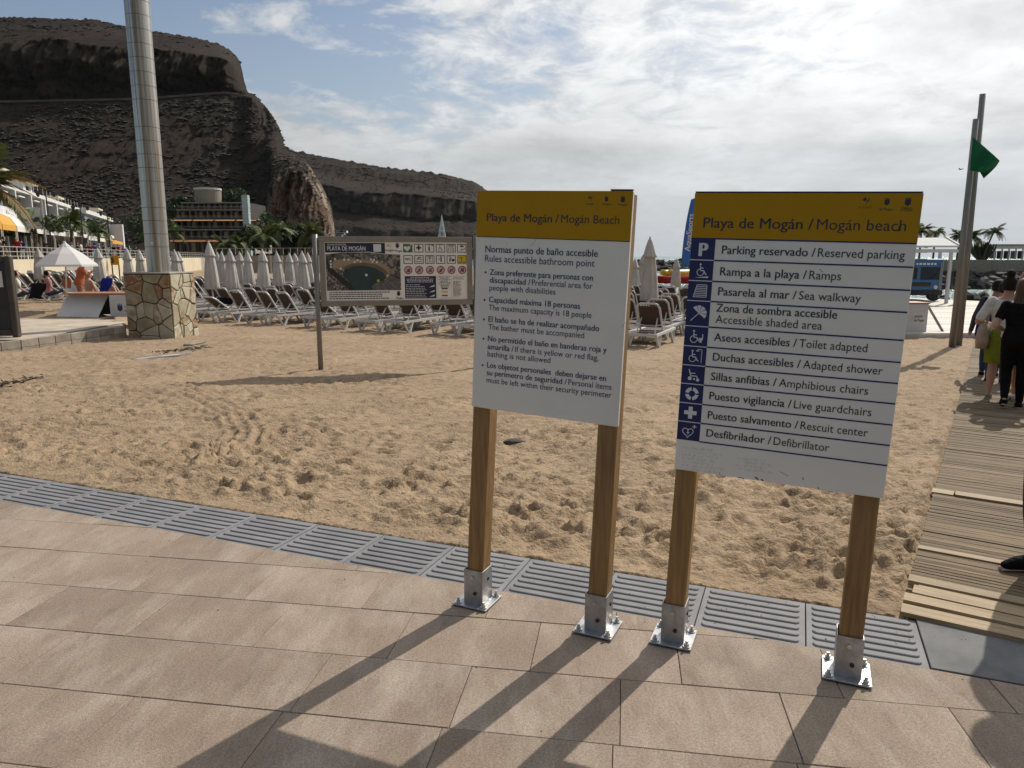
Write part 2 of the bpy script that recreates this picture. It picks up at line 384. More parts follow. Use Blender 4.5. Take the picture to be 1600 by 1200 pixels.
# ------------------------------------------------------------------ sea
sea_m = bpy.data.materials.new('sea'); sea_m.use_nodes = True; t = sea_m.node_tree; b = t.nodes['Principled BSDF']
b.inputs['Base Color'].default_value = (0.10, 0.20, 0.21, 1); b.inputs['Roughness'].default_value = 0.22; b.inputs['IOR'].default_value = 1.33
tcn = N(t, 'ShaderNodeTexCoord')
h = mth(t, 'ADD', noise(t, tcn.outputs['Object'], 0.9, 4, 0.6), mth(t, 'MULTIPLY', noise(t, tcn.outputs['Object'], 0.16, 3, 0.6), 2.0))
bn = N(t, 'ShaderNodeBump'); bn.inputs['Strength'].default_value = 1.0; bn.inputs['Distance'].default_value = 1.1
t.links.new(h, bn.inputs['Height']); t.links.new(bn.outputs[0], b.inputs['Normal'])
sv = []
sea_o = MB().add([(-30000, -200, -2), (30000, -200, -2), (30000, 30000, -2), (-30000, 30000, -2)], [(0, 1, 2, 3)]).build('sea', sea_m); tag(sea_o, kind='structure')

# ------------------------------------------------------------------ paving
slab_m = M('slab', (0.282, 0.218, 0.166), 0.88, col2=(0.230, 0.172, 0.129), vscale=2.4, lo=0.35, hi=0.65, rnd=0.10, bump=0.3, bscale=170, bdist=0.004)
t = slab_m.node_tree; b = t.nodes['Principled BSDF']; src = b.inputs['Base Color'].links[0].from_socket
tcn = N(t, 'ShaderNodeTexCoord'); oi = N(t, 'ShaderNodeObjectInfo')
mp = N(t, 'ShaderNodeMapping'); mp.inputs[3].default_value = (3.2, 1.1, 1); t.links.new(tcn.outputs['Object'], mp.inputs[0])
ad = N(t, 'ShaderNodeVectorMath', operation='ADD'); t.links.new(mp.outputs[0], ad.inputs[0])
cx = N(t, 'ShaderNodeCombineXYZ'); t.links.new(mth(t, 'MULTIPLY', oi.outputs['Random'], 61.0), cx.inputs[0]); t.links.new(mth(t, 'MULTIPLY', oi.outputs['Random'], 23.0), cx.inputs[1])
t.links.new(cx.outputs[0], ad.inputs[1])
wash = ramp(t, noise(t, ad.outputs[0], 1.1, 12, 0.74), [(0.47, 0.0), (0.72, 0.62)])
c = mixc(t, wash, src, (0.45, 0.385, 0.315))
grit = ramp(t, noise(t, tcn.outputs['Object'], 260, 3, 0.85), [(0.34, 0.55), (0.5, 1.0), (0.64, 1.40)])
grit2 = ramp(t, noise(t, tcn.outputs['Object'], 95, 3, 0.8), [(0.34, 0.74), (0.5, 1.0), (0.66, 1.22)])
stain = ramp(t, noise(t, ad.outputs[0], 4.5, 6, 0.7), [(0.30, 0.80), (0.46, 1.0)])
t.links.new(mixc(t, 1.0, mixc(t, 1.0, mixc(t, 1.0, c, grit, 'MULTIPLY'), grit2, 'MULTIPLY'), stain, 'MULTIPLY'), b.inputs['Base Color'])
pave = thing('pavement', None, None); tag(pave, kind='structure')
LIM = 9.0
# base sheet under the joints
base = MB(); pts = []
a, b_ = E0-ED*14, E0+ED*9
base.add([(*(a), -0.05), (*(a-EN*14), -0.05), (*(b_-EN*14), -0.05), (*(b_), -0.05)], [(0, 1, 2, 3)]); base.build('joint_bed', 'grit_base', pave)
SD = Vector((math.cos(R(-8.8)), math.sin(R(-8.8)))); SN = Vector((-SD.y, SD.x)); S0 = Vector((-2.5, 3.573))
def clip_poly(poly, o, n):                # keep the side where (p-o).n <= 0
    out = []
    for i in range(len(poly)):
        p, q = poly[i], poly[(i+1) % len(poly)]; dp, dq = (p-o).dot(n), (q-o).dot(n)
        if dp <= 0: out.append(p)
        if (dp < 0) != (dq < 0) and dp != dq: out.append(p+(q-p)*(dp/(dp-dq)))
    return out
def slab(poly, name, mat, parent, top=0.0, th=0.045, gap=0.0013, bev=0.0022):
    c = sum(poly, Vector((0, 0)))/len(poly)
    def ins(d):
        r = []
        for i in range(len(poly)):
            p0, p1, p2 = poly[i-1], poly[i], poly[(i+1) % len(poly)]
            e1, e2 = (p1-p0).normalized(), (p2-p1).normalized(); n1, n2 = Vector((-e1.y, e1.x)), Vector((-e2.y, e2.x))
            k = 1+n1.dot(n2); r.append(p1+(n1+n2)*(d/max(k, 0.3))-c)
        return r
    a_, b2 = ins(gap), ins(gap+bev); n = len(poly)
    vs = [(*q, -th) for q in a_]+[(*q, -bev) for q in a_]+[(*q, 0) for q in b2]
    fs = [(i, (i+1) % n, n+(i+1) % n, n+i) for i in range(n)]+[(n+i, n+(i+1) % n, 2*n+(i+1) % n, 2*n+i) for i in range(n)]+[tuple(range(2*n, 3*n))]
    return obj(name, MB().add(vs, fs).mesh(name, mat), parent, (c.x, c.y, top+random.uniform(-0.0012, 0.0012)))
inner = E0-EN*0.455
def area(pl): return 0.5*sum(pl[i-1].x*pl[i].y-pl[i].x*pl[i-1].y for i in range(len(pl)))
for r in range(-6, 7):
    off = random.uniform(0, 0.62)
    if r == -1: off = -2.093+0.62*4+2.5-0.02
    for k in range(-9, 12):
        l = 0.62
        p0 = S0+SN*(r*0.412)+SD*(k*l+off-0.2)
        poly = [p0, p0+SD*l, p0+SD*l+SN*0.412, p0+SN*0.412]
        cc = p0+SD*l/2
        if abs(cc.x) > 5 or cc.y < 1.2: continue
        poly = clip_poly(poly, inner, EN)
        if len(poly) < 3 or area(poly) < 0.004: continue
        slab(poly, 'paving_slab', slab_m, pave)
# grooved strip tiles
tile_m = M('grooved_tile', (0.215, 0.215, 0.225), 0.8, col2=(0.165, 0.165, 0.173), vscale=5, rnd=0.07, bump=0.3, bscale=200, bdist=0.003)
TL, TW = 0.487, 0.448
tb = MB(); g = 0.003
prof = [(-TW/2+g, -0.04), (-TW/2+g, -0.012)]
nb = 7; bwid = (TW-0.03)/nb
body = MB().box((0, 0, -0.023), (TL-2*g, TW-2*g, 0.030))
for i in range(nb):
    y = -TW/2+0.015+bwid*(i+0.5); rr = []
    L2 = TL/2-0.028
    ring = []
    # rounded bar: stadium outline, domed profile
    for (sc_, zz) in ((1.08, -0.009), (0.98, -0.002), (0.80, 0.0)):
        rad = bwid*0.36*sc_; o = []
        for j in range(7): a = -math.pi/2+math.pi*j/6; o.append((L2-bwid*0.36+rad*math.cos(a), y+rad*math.sin(a), zz))
        for j in range(7): a = math.pi/2+math.pi*j/6; o.append((-L2+bwid*0.36+rad*math.cos(a), y+rad*math.sin(a), zz))
        rr.append(o)
    body.loft(rr)
tile_me = body.mesh('grooved_tile', tile_m)
ang = math.atan2(ED.y, ED.x)
T0 = (Vector((0.126, 3.951))-E0).dot(ED)     # a joint seen in the photo
for k in range(-14, 5):
    s0 = T0+k*TL
    if s0+TL > 0.10: continue
    c = E0+ED*(s0+TL/2)-EN*(TW/2)
    obj('grooved_tile', tile_me, pave, (c.x, c.y, random.uniform(-0.001, 0.001)), ang)
# plain dark slabs in front of the boardwalk
s = T0
while s+TL <= 0.10: s += TL
for k in range(5):
    L = 0.44
    p0 = E0+ED*s-EN*TW; slab([p0, p0+ED*L, p0+ED*L+EN*TW, p0+EN*TW], 'grey_slab', MT['grey_slab'], pave); s += L

# crumbs and blown sand lying on the paving
rs = np.random.RandomState(17); cr = MB(); cw = MB()
for k in range(900):
    a_ = rs.uniform(-5.5, 2.4); d_ = -rs.exponential(0.35) if k < 620 else -rs.uniform(0, 2.6)
    q = E0+ED*a_+EN*d_
    if q.y < 1.9: continue
    r_ = rs.uniform(0.0012, 0.0035)*(1.6 if rs.rand() < .06 else 1); m_ = cr if rs.rand() < .7 else cw
    zz = 0.0 if d_ < -TW else 0.001
    m_.add([(q.x-r_, q.y, zz), (q.x, q.y-r_*1.2, zz), (q.x+r_*1.3, q.y, zz), (q.x, q.y+r_, zz), (q.x, q.y, zz+r_*.9)], [(0, 1, 4), (1, 2, 4), (2, 3, 4), (3, 0, 4)])
co_ = cr.build('sand_grit', sand_m, pave); co_['kind'] = 'stuff'
# ------------------------------------------------------------------ boardwalk
walk = thing('boardwalk', None, None); tag(walk, kind='structure')
BW = 2.3; brz = math.atan2(BN.y, BN.x)
def board(name, d0, w, th, mat, lift=0.0, x0=0.0, x1=BW, skew=0.0):
    c = B0+BD*(d0+w/2)+BN*((x0+x1)/2); z = sz(c.x, c.y)+0.004+lift
    me = MB().box((0, 0, th/2), (x1-x0, w, th)).mesh(name, mat)
    o = obj(name, me, walk, (c.x, c.y, z), brz+skew); return o
shared = {}
d = 0.03
for (w, lift, sk, x0) in ((0.10, 0.006, 0.03, 0.0), (0.095, 0.014, 0.012, 0.0), (0.10, 0.014, -0.006, 0.03), (0.035, 0.010, 0, 0.05), (0.085, 0.022, 0.004, 0.0)):
    board('plank', d, w, 0.022, 'plank_pale', lift, x0, BW, sk); d += w+0.006
n = 0
while d < 19.0:
    w = 0.043 if d < 9 else 0.13
    if abs(d-0.98) < 0.022: board('plank', d, 0.06, 0.02, 'plank_pale', 0.012, 0.0, BW, 0.02); d += 0.066; continue
    if 2.33 < d < 2.375: board('plank', d, 0.10, 0.022, 'plank_pale', 0.016, 0.14, BW, 0.004); board('plank_end', d+0.0, 0.11, 0.022, 'plank_pale', 0.016, -0.01, 0.13, 0.0); d += 0.116; continue
    key = (round(w, 3), n % 6)
    c = B0+BD*(d+w/2)+BN*(BW/2+random.uniform(-0.003, 0.003)); z = sz(c.x, c.y)+0.004+random.uniform(0, 0.006)
    if key not in shared: shared[key] = MB().box((0, 0, 0.008), (BW, w-0.0075, 0.016)).mesh('slat', 'slat_wood')
    o = obj('slat', shared[key], walk, (c.x, c.y, z), brz+random.uniform(-0.0035, 0.0035)); o.rotation_euler.x = random.uniform(-0.07, 0.07)
    d += w; n += 1
# ------------------------------------------------------------------ print: lettering and flat marks
DG = None
def text_me(body, mat, bold=0.0, shear=0.0):
    cu = bpy.data.curves.new('lettering', 'FONT'); cu.body = body; cu.size = 1.0;  cu.resolution_u = 3; cu.fill_mode = 'FRONT'; cu.shear = shear
    o = bpy.data.objects.new('lettering', cu)
    me = bpy.data.meshes.new_from_object(o)
    bpy.data.objects.remove(o); bpy.data.curves.remove(cu); me.materials.clear(); me.materials.append(MT[mat] if isinstance(mat, str) else mat)
    if bold:                               # heavier strokes: the glyphs laid three times, a hair apart
        n = len(me.vertices); co = np.empty(n*3, np.float32); me.vertices.foreach_get('co', co); co = co.reshape(-1, 3); co[:, 2] = 0
        fs = [tuple(q.vertices) for q in me.polygons]; V_, F_ = [], []
        for k, dx in enumerate((-bold, 0.0, bold)):
            V_ += [(x+dx, y, k*0.0001) for x, y, z in co.tolist()]; F_ += [tuple(i+k*n for i in f) for f in fs]
        m2 = bpy.data.meshes.new('lettering'); m2.from_pydata(V_, [], F_); m2.materials.append(me.materials[0]); bpy.data.meshes.remove(me); me = m2
    return me
def lay(me, a0, b0, wid, hgt=None, rise=0.0, y=-0.0013, loc=(0, 0, 0)):
    """fit lettering on a board: start a0, baseline b0, total width wid; hgt = size of one em. Board plane is local XZ, front is -Y"""
    n = len(me.vertices); co = np.empty(n*3, np.float32); me.vertices.foreach_get('co', co); co = co.reshape(-1, 3)
    x0, x1 = co[:, 0].min(), co[:, 0].max(); k = wid/(x1-x0); hgt = hgt or k
    X = a0+(co[:, 0]-x0)*k; Zz = b0+co[:, 1]*hgt+rise*(X-a0)
    me.vertices.foreach_set('co', np.stack([X+loc[0], np.full(n, y)+loc[1]-np.clip(co[:, 2], 0, 0.001), Zz+loc[2]], -1).astype(np.float32).ravel()); me.update(); return me
def homog(src, dst):
    A, B = [], []
    for (x, y), (u, v) in zip(src, dst):
        A += [[x, y, 1, 0, 0, 0, -u*x, -u*y], [0, 0, 0, x, y, 1, -v*x, -v*y]]; B += [u, v]
    h = np.linalg.solve(np.array(A, float), np.array(B, float)); Hm = np.append(h, 1).reshape(3, 3)
    def f(x, y):
        q = Hm @ np.array([x, y, 1.0]); return q[0]/q[2], q[1]/q[2]
    return f
class Flat:                               # flat printed shapes in a board's own XZ plane
    def __init__(s, y): s.m = MB(); s.y = y
    def poly(s, pts): s.m.add([(a, s.y, b) for a, b in pts], [tuple(range(len(pts)))]); return s
    def rect(s, a0, b0, a1, b1): return s.poly([(a0, b0), (a1, b0), (a1, b1), (a0, b1)])
    def line(s, p, q, w):
        d = Vector((q[0]-p[0], q[1]-p[1])); n = Vector((-d.y, d.x)).normalized()*w/2
        return s.poly([(p[0]-n.x, p[1]-n.y), (q[0]-n.x, q[1]-n.y), (q[0]+n.x, q[1]+n.y), (p[0]+n.x, p[1]+n.y)])
    def path(s, pts, w):
        for p, q in zip(pts, pts[1:]): s.line(p, q, w)
        return s
    def disc(s, c, r, n=14): return s.poly([(c[0]+r*math.cos(2*math.pi*i/n), c[1]+r*math.sin(2*math.pi*i/n)) for i in range(n)])
    def ring(s, c, r0, r1, a0=0, a1=360, n=18):
        for i in range(n):
            t0, t1 = R(a0+(a1-a0)*i/n), R(a0+(a1-a0)*(i+1)/n)
            s.poly([(c[0]+r0*math.cos(t0), c[1]+r0*math.sin(t0)), (c[0]+r1*math.cos(t0), c[1]+r1*math.sin(t0)), (c[0]+r1*math.cos(t1), c[1]+r1*math.sin(t1)), (c[0]+r0*math.cos(t1), c[1]+r0*math.sin(t1))])
        return s
    def box(s, a0, b0, a1, b1, w):
        return s.rect(a0, b0, a1, b0+w).rect(a0, b1-w, a1, b1).rect(a0, b0+w, a0+w, b1-w).rect(a1-w, b0+w, a1, b1-w)
    def build(s, name, mat, parent): return s.m.build(name, mat, parent)
def icon(fl, kind, x, y, s):              # pictogram inside the square (x, y)-(x+s, y+s)
    c = lambda a, b: (x+a*s, y+b*s); w = 0.055*s
    if kind == 'wheelchair' or kind in ('ramp', 'toilet', 'shower'):
        dx, dy, k = (0, 0.10, 0.85) if kind == 'ramp' else ((-0.12, 0, 0.9) if kind in ('toilet', 'shower') else (0, 0, 1))
        g_ = lambda a, b: c((a+dx)*k+0.08, (b+dy)*k+0.05)
        fl.disc(g_(0.40, 0.86), 0.07*s*k); fl.ring(g_(0.42, 0.30), 0.21*s*k, 0.26*s*k, 95, 400)
        fl.path([g_(0.40, 0.76), g_(0.42, 0.42), g_(0.66, 0.42), g_(0.78, 0.16), g_(0.86, 0.18)], w*1.1); fl.line(g_(0.42, 0.60), g_(0.62, 0.60), w)
        if kind == 'ramp': fl.poly([c(0.12, 0.06), c(0.92, 0.06), c(0.92, 0.17)])
        if kind == 'toilet': fl.rect(*c(0.68, 0.28), *c(0.88, 0.42)).rect(*c(0.72, 0.12), *c(0.84, 0.28)).line(c(0.88, 0.28), c(0.88, 0.66), w)
        if kind == 'shower': fl.path([c(0.92, 0.06), c(0.92, 0.94), c(0.66, 0.94), c(0.66, 0.86)], w*0.7); fl.line(c(0.56, 0.84), c(0.76, 0.84), w)
    elif kind == 'walkway':
        fl.path([c(0.10, 0.12), c(0.90, 0.12), c(0.90, 0.88), c(0.30, 0.88), c(0.10, 0.12)], w*0.8)
        for i in range(1, 7): b = 0.12+0.76*i/7; fl.line(c(0.10+0.20*i/7, b), c(0.90, b), w*0.8)
    elif kind == 'umbrella':
        fl.line(c(0.12, 0.10), c(0.55, 0.55), w*0.8)
        for i in range(5):
            a0, a1 = R(-38+36*i), R(-38+36*(i+1)-5); q = c(0.52, 0.52); r = 0.42*s
            fl.poly([q, (q[0]+r*math.cos(a0), q[1]+r*math.sin(a0)), (q[0]+r*1.02*math.cos((a0+a1)/2), q[1]+r*1.02*math.sin((a0+a1)/2)), (q[0]+r*math.cos(a1), q[1]+r*math.sin(a1))])
    elif kind == 'chair':
        fl.disc(c(0.28, 0.25), 0.13*s); fl.disc(c(0.80, 0.18), 0.11*s); fl.path([c(0.20, 0.85), c(0.34, 0.42), c(0.72, 0.42), c(0.80, 0.20)], w*1.2); fl.line(c(0.32, 0.6), c(0.62, 0.6), w); fl.disc(c(0.56, 0.22), 0.07*s)
    elif kind == 'lifebuoy':
        for i in range(4): fl.ring(c(0.5, 0.5), 0.20*s, 0.42*s, 90*i+8, 90*i+82, 6)
    elif kind == 'cross':
        fl.rect(*c(0.37, 0.10), *c(0.63, 0.90)).rect(*c(0.10, 0.37), *c(0.37, 0.63)).rect(*c(0.63, 0.37), *c(0.90, 0.63))
    elif kind in ('heart', 'heart_solid'):
        pts = []
        for i in range(28):
            a = 2*math.pi*i/28; pts.append(c(0.43+0.022*16*math.sin(a)**3, 0.42+0.022*(13*math.cos(a)-5*math.cos(2*a)-2*math.cos(3*a)-math.cos(4*a))))
        if kind == 'heart': fl.path(pts+[pts[0]], w*0.9)
        else: fl.poly(pts)
        if kind == 'heart': fl.poly([c(0.50, 0.62), c(0.34, 0.38), c(0.44, 0.38), c(0.38, 0.20), c(0.55, 0.44), c(0.44, 0.44)])
        fl.rect(*c(0.80, 0.70), *c(0.86, 0.96)).rect(*c(0.70, 0.80), *c(0.96, 0.86))
def logo_marks(fl, a, b, s):              # leaf-like swirl, shield and crest at the head of the signs
    fl.poly([(a, b+0.5*s), (a+0.25*s, b+0.85*s), (a+0.5*s, b+0.75*s), (a+0.42*s, b+0.45*s), (a+0.25*s, b+0.40*s)])
    fl.poly([(a+0.45*s, b+0.1*s), (a+0.60*s, b+0.55*s), (a+0.85*s, b+0.95*s), (a+0.72*s, b+0.40*s)])
def shield(fl, a, b, s):
    fl.poly([(a-0.32*s, b+0.75*s), (a-0.32*s, b+0.25*s), (a, b), (a+0.32*s, b+0.25*s), (a+0.32*s, b+0.75*s)])
    for i in (-1, 0, 1): fl.rect(a+i*0.22*s-0.06*s, b+0.80*s, a+i*0.22*s+0.06*s, b+(1.05 if i == 0 else 0.98)*s)
    fl.rect(a-0.30*s, b+0.78*s, a+0.30*s, b+0.84*s)

# ------------------------------------------------------------------ the two timber signs
PW = 0.088
def timber_sign(name, label, bases, corners, post_top):
    pl, pr = G(*bases[0]), G(*bases[1]); mid = (pl+pr)/2; d = (pr-pl); d.z = 0; yaw = math.atan2(d.y, d.x)
    ex = Vector((math.cos(yaw), math.sin(yaw), 0)); en = Vector((ex.y, -ex.x, 0))       # en: towards the viewer
    o = mid+en*(PW/2+0.020)
    loc = []
    for u, v in corners:                  # TL TR BL BR on the board's vertical plane
        r = ray(u, v); c0 = Vector((0, 0, EYE)); t_ = (o-c0).dot(en)/r.dot(en); q = c0+r*t_-o; loc.append((q.dot(ex), q.z))
    tl, tr_, bl, br = loc
    wid = ((tr_[0]-tl[0])+(br[0]-bl[0]))/2; hgt = ((tl[1]-bl[1])+(tr_[1]-br[1]))/2
    lean = math.atan2(((tl[0]-bl[0])+(tr_[0]-br[0]))/2, hgt); roll = math.atan2(((tr_[1]-tl[1])+(br[1]-bl[1]))/2, wid)
    root = thing(name, label, 'sign', (mid.x, mid.y, 0), yaw)
    bx, bz = bl[0], bl[1]
    mb = MB().box((wid/2, 0.0095, hgt/2), (wid, 0.019, hgt)); bo = mb.build('board', 'white_board', root, bevel=0.002)
    bo.location = (bx, -(PW/2+0.020), bz); ang_ = (lean-roll)/2+roll*0
    bo.rotation_euler = (0, lean*0.75-roll*0.25, 0)
    hf = homog(corners, [(0, hgt), (wid, hgt), (0, 0), (wid, 0)])
    ln = math.tan(lean*0.85)
    for s, pb in ((0, pl), (1, pr)):
        q = pb-mid; px = q.dot(ex); top = bz+hgt-0.006-(0.0 if s == 0 else wid*math.sin(lean*0.75-roll*0.25)+0.004)
        ptx = bx+PW/2+0.012+ln*top if s == 0 else bx+wid-PW/2+ln*top*0.6
        ptx = (bx+PW/2+0.004)+math.sin(lean)*hgt if s == 0 else (bx+wid-PW/2+post_top)+math.sin(lean)*hgt*0.8
        z0 = 0.10; k = (ptx-px)/top
        rings = []
        for z in (z0, top):
            cx_ = px+k*z; h_ = PW/2; c_ = 0.006
            rings.append([(cx_+a_, b2, z) for a_, b2 in ((-h_+c_, -h_), (h_-c_, -h_), (h_, -h_+c_), (h_, h_-c_), (h_-c_, h_), (-h_+c_, h_), (-h_, h_-c_), (-h_, -h_+c_))])
        pobj = MB().loft(rings).build('post', 'post_wood', root)
        # galvanised shoe: open box, base plate, bolts
        th = 0.005; S = PW+0.014; sh = MB(); H_ = 0.175
        for (cx2, cy2, sx, sy) in ((0, -S/2, S, th), (0, S/2, S, th), (-S/2+th/2, 0, th, S-th), (S/2-th/2, 0, th, S-th)):
            r0 = []
            sh.box((px+cx2+k*H_*0.5, cy2, 0.012+H_/2), (sx, sy, H_))
        so2 = sh.build('post_shoe', 'galvanised', root, bevel=0.0015)
        plt = MB().box((px, 0.0, 0.010), (0.185, 0.185, 0.008)).build('base_plate', 'galvanised', so2, bevel=0.002)
        for ax in (-0.07, 0.07):
            for ay in (-0.07, 0.07):
                MB().tube([(px+ax, ay, 0.0145), (px+ax, ay, 0.0185)], 0.018, 12).tube([(px+ax, ay, 0.0185), (px+ax, ay, 0.030)], 0.0115, 6).tube([(px+ax, ay, 0.030), (px+ax, ay, 0.042)], 0.007, 8).build('bolt', 'bolt_steel', so2)
        for (zz, xx) in ((0.07, 0.015), (0.15, 0.0)):
            MB().tube([(px+xx, -S/2-0.0026, zz), (px+xx, -S/2-0.009, zz)], 0.009, 8).build('screw', 'dark_panel' if zz < 0.1 else 'bolt_steel', so2)
        MB().tube([(px+S/2+0.001, 0.01, 0.13), (px+S/2+0.008, 0.01, 0.13)], 0.009, 8).build('screw', 'dark_panel', so2)
    return root, bo, wid, hgt, hf
def band(bo, hf, pts, mat, name, y):      # printed area given by photo pixels
    Flat(y).poly([hf(*p) for p in pts]).build(name, mat, bo)
def write(bo, hf, txt, p0, p1, mat='navy_ink', size=0.0, split=None, zoom=None, bold=0.012):
    """txt laid from pixel p0 to p1 (baseline); the part before split is bold"""
    (a0, b0), (a1, b1) = hf(*p0), hf(*p1); b0 = b1 = (b0+b1)/2
    tot = a1-a0
    parts = [txt] if split is None else [txt[:split], txt[split:]]
    mes = []
    full = text_me(txt, mat, 0.0); co = [v.co.x for v in full.vertices]; fw = max(co)-min(co); bpy.data.meshes.remove(full)
    if split is None or split == 0:
        me = text_me(txt, mat, bold if split is None else 0.0); lay(me, a0, b0, tot, size or None); obj('lettering', me, bo)
    else:
        me1 = text_me(parts[0], mat, bold); w1 = max(v.co.x for v in me1.vertices)-min(v.co.x for v in me1.vertices)
        me2 = text_me(parts[1], mat, 0.0); w2 = max(v.co.x for v in me2.vertices)-min(v.co.x for v in me2.vertices)
        gap = 0.22; k = tot/(w1*1.04+w2+gap)
        lay(me1, a0, b0, w1*1.04*k, size or None); obj('lettering', me1, bo)
        lay(me2, a0+(w1*1.04+gap)*k, b0, w2*k, size or None); obj('lettering', me2, bo)

Z1 = lambda x, y: (730+x/3.0, 280+y/3.0)
root1, bo1, w1_, h1_, hf1 = timber_sign('rules_sign', 'white rules sign with ochre header on two timber posts, narrower of the pair', ((746, 940), (934, 982)),
    ((743.5, 293.5), (991, 296), (737.3, 635), (961.5, 661.5)), -0.006)
Flat(-0.0008).rect(0.0, h1_*0.797, w1_, h1_-0.0006).build('header', 'yellow_board', bo1)
Flat(-0.0012).rect(0.0, h1_*0.7945, w1_, h1_*0.798).build('rule', 'dark_ink', bo1)
for txt, a, b, sp in (
    ('Playa de Mogán / Mogán Beach', (86, 190), (714, 206), 16),
    ('Normas punto de baño accesible', (80, 341), (612, 361), None),
    ('Rules accessible bathroom point', (79, 386), (597, 408), 0),
    ('Zona preferente para personas con', (102, 449), (588, 474), None),
    ('discapacidad / Preferential area for', (102, 487), (586, 512), 14),
    ('people with disabilities', (101, 523), (413, 540), 0),
    ('Capacidad máxima 18 personas', (99, 580), (527, 605), None),
    ('The maximum capacity is 18 people', (98, 617), (580, 648), 0),
    ('El baño se ha de realizar acompañado', (97, 672), (615, 708), None),
    ('The bather must be accompanied', (97, 709), (545, 740), 0),
    ('No permitido el baño en banderas roja y', (95, 763), (648, 806), None),
    ('amarilla / If there is yellow or red flag,', (94, 800), (610, 843), 10),
    ('bathing is not allowed', (94, 834), (388, 858), 0),
    ('Los objetos personales  deben dejarse en', (92, 886), (644, 936), None),
    ('su perímetro de seguridad / Personal ítems', (91, 920), (668, 976), 27),
    ('must be left within their security perimeter', (90, 955), (667, 1012), 0)):
    head = txt.startswith(('Playa',)); big = txt.startswith(('Normas', 'Rules'))
    write(bo1, hf1, txt, Z1(*a), Z1(*b), 'dark_ink' if head else 'navy_ink', 0.049 if head else (0.0425 if big else 0.0365), sp)
fl = Flat(-0.0013)
for p in ((82, 437), (78, 568), (76, 660), (74, 751), (71, 874)): fl.disc(hf1(*Z1(*p)), 0.0048)
fl.build('bullets', 'navy_ink', bo1)['kind'] = 'stuff'
def emblem(fn, p, s, bo, mat='dark_ink', y=-0.0013): fl = Flat(y); fn(fl, p[0], p[1], s); fl.build('emblem', mat, bo)
emblem(logo_marks, hf1(*Z1(568, 96)), 0.024, bo1); emblem(shield, hf1(*Z1(656, 100)), 0.022, bo1); emblem(shield, hf1(*Z1(732, 104)), 0.026, bo1)
for txt, p, q in (('mogán', (556, 112), (596, 113)), ('Mogán', (636, 114), (680, 115)), ('Mogán', (710, 117), (754, 118))):
    write(bo1, hf1, txt, Z1(*p), Z1(*q), 'dark_ink', 0.011, 0)
fl = Flat(-0.0011)                        # scuffs on the white face
for p, q in (((300, 310), (330, 270)), ((178, 290), (184, 303)), ((720, 690), (742, 660))): fl.line(hf1(*Z1(*p)), hf1(*Z1(*q)), 0.0012)
fl.build('scuffs', 'grey_mark', bo1)['kind'] = 'stuff'
top_o = MB().box((w1_*0.93, 0.0095, h1_+0.004), (w1_*0.13, 0.021, 0.006)).build('cap_strip', 'dark_panel', bo1)

K = 420/1600.0
Z2 = lambda x, y: (1040+x*K, 280+y*K)
Z3 = lambda x, y: (1040+x*K, 540+y*K)
root2, bo2, w2_, h2_, hf2 = timber_sign('services_sign', 'white beach services sign with navy pictogram column and ochre header on two posts', ((1052, 998), (1322, 1052)),
    ((1088.5, 296.5), (1446.5, 297), (1053.5, 732.5), (1381.5, 771)), -0.018)
def rowb(p, q, f): (a, b), (c, d_) = hf2(*f(*p)), hf2(*f(*q)); return (b+d_)/2
seps = [rowb((165, 336), (1510, 362), Z2), rowb((148, 465), (1492, 502), Z2), rowb((138, 590), (1470, 637), Z2), rowb((128, 708), (1452, 770), Z2), rowb((115, 860), (1430, 935), Z2), rowb((105, 983), (1412, 1062), Z2),
        rowb((95, 103), (1395, 200), Z3), rowb((85, 213), (1377, 322), Z3), rowb((78, 328), (1360, 447), Z3), rowb((70, 440), (1340, 568), Z3), rowb((62, 548), (1322, 688), Z3)]
ic = (hf2(*Z2(308, 345))[0]+hf2(*Z3(205, 560))[0])/2
Flat(-0.0008).rect(0, seps[0], w2_, h2_-0.0006).build('header', 'yellow_board', bo2)
Flat(-0.0009).rect(0.0005, seps[-1], ic, seps[0]).build('pictogram_column', 'navy_ink', bo2)
for i, b in enumerate(seps): Flat(-0.0013).rect(ic if i else 0, b-0.0028, w2_-0.002, b+0.0028).build('rule', 'navy_ink', bo2)
for b in seps[1:-1]: Flat(-0.0014).rect(0.001, b-0.0017, ic-0.0002, b+0.0017).build('white_rule', 'white_ink', bo2)
kinds = [None, 'ramp', 'walkway', 'umbrella', 'toilet', 'shower', 'chair', 'lifebuoy', 'cross', 'heart']
for i, kd in enumerate(kinds):
    hi, lo = seps[i], seps[i+1]; s = min(hi-lo, ic)*0.80; x0 = ic*0.5-s/2+0.002; y0 = (hi+lo)/2-s/2
    if kd is None:
        me = text_me('P', 'white_ink', 0.05); lay(me, x0+s*0.24, y0+s*0.10, s*0.55, s*1.12, y=-0.0015); obj('pictogram', me, bo2)
    else:
        fl = Flat(-0.0015); icon(fl, kd, x0, y0, s); fl.build('pictogram', 'white_ink', bo2)
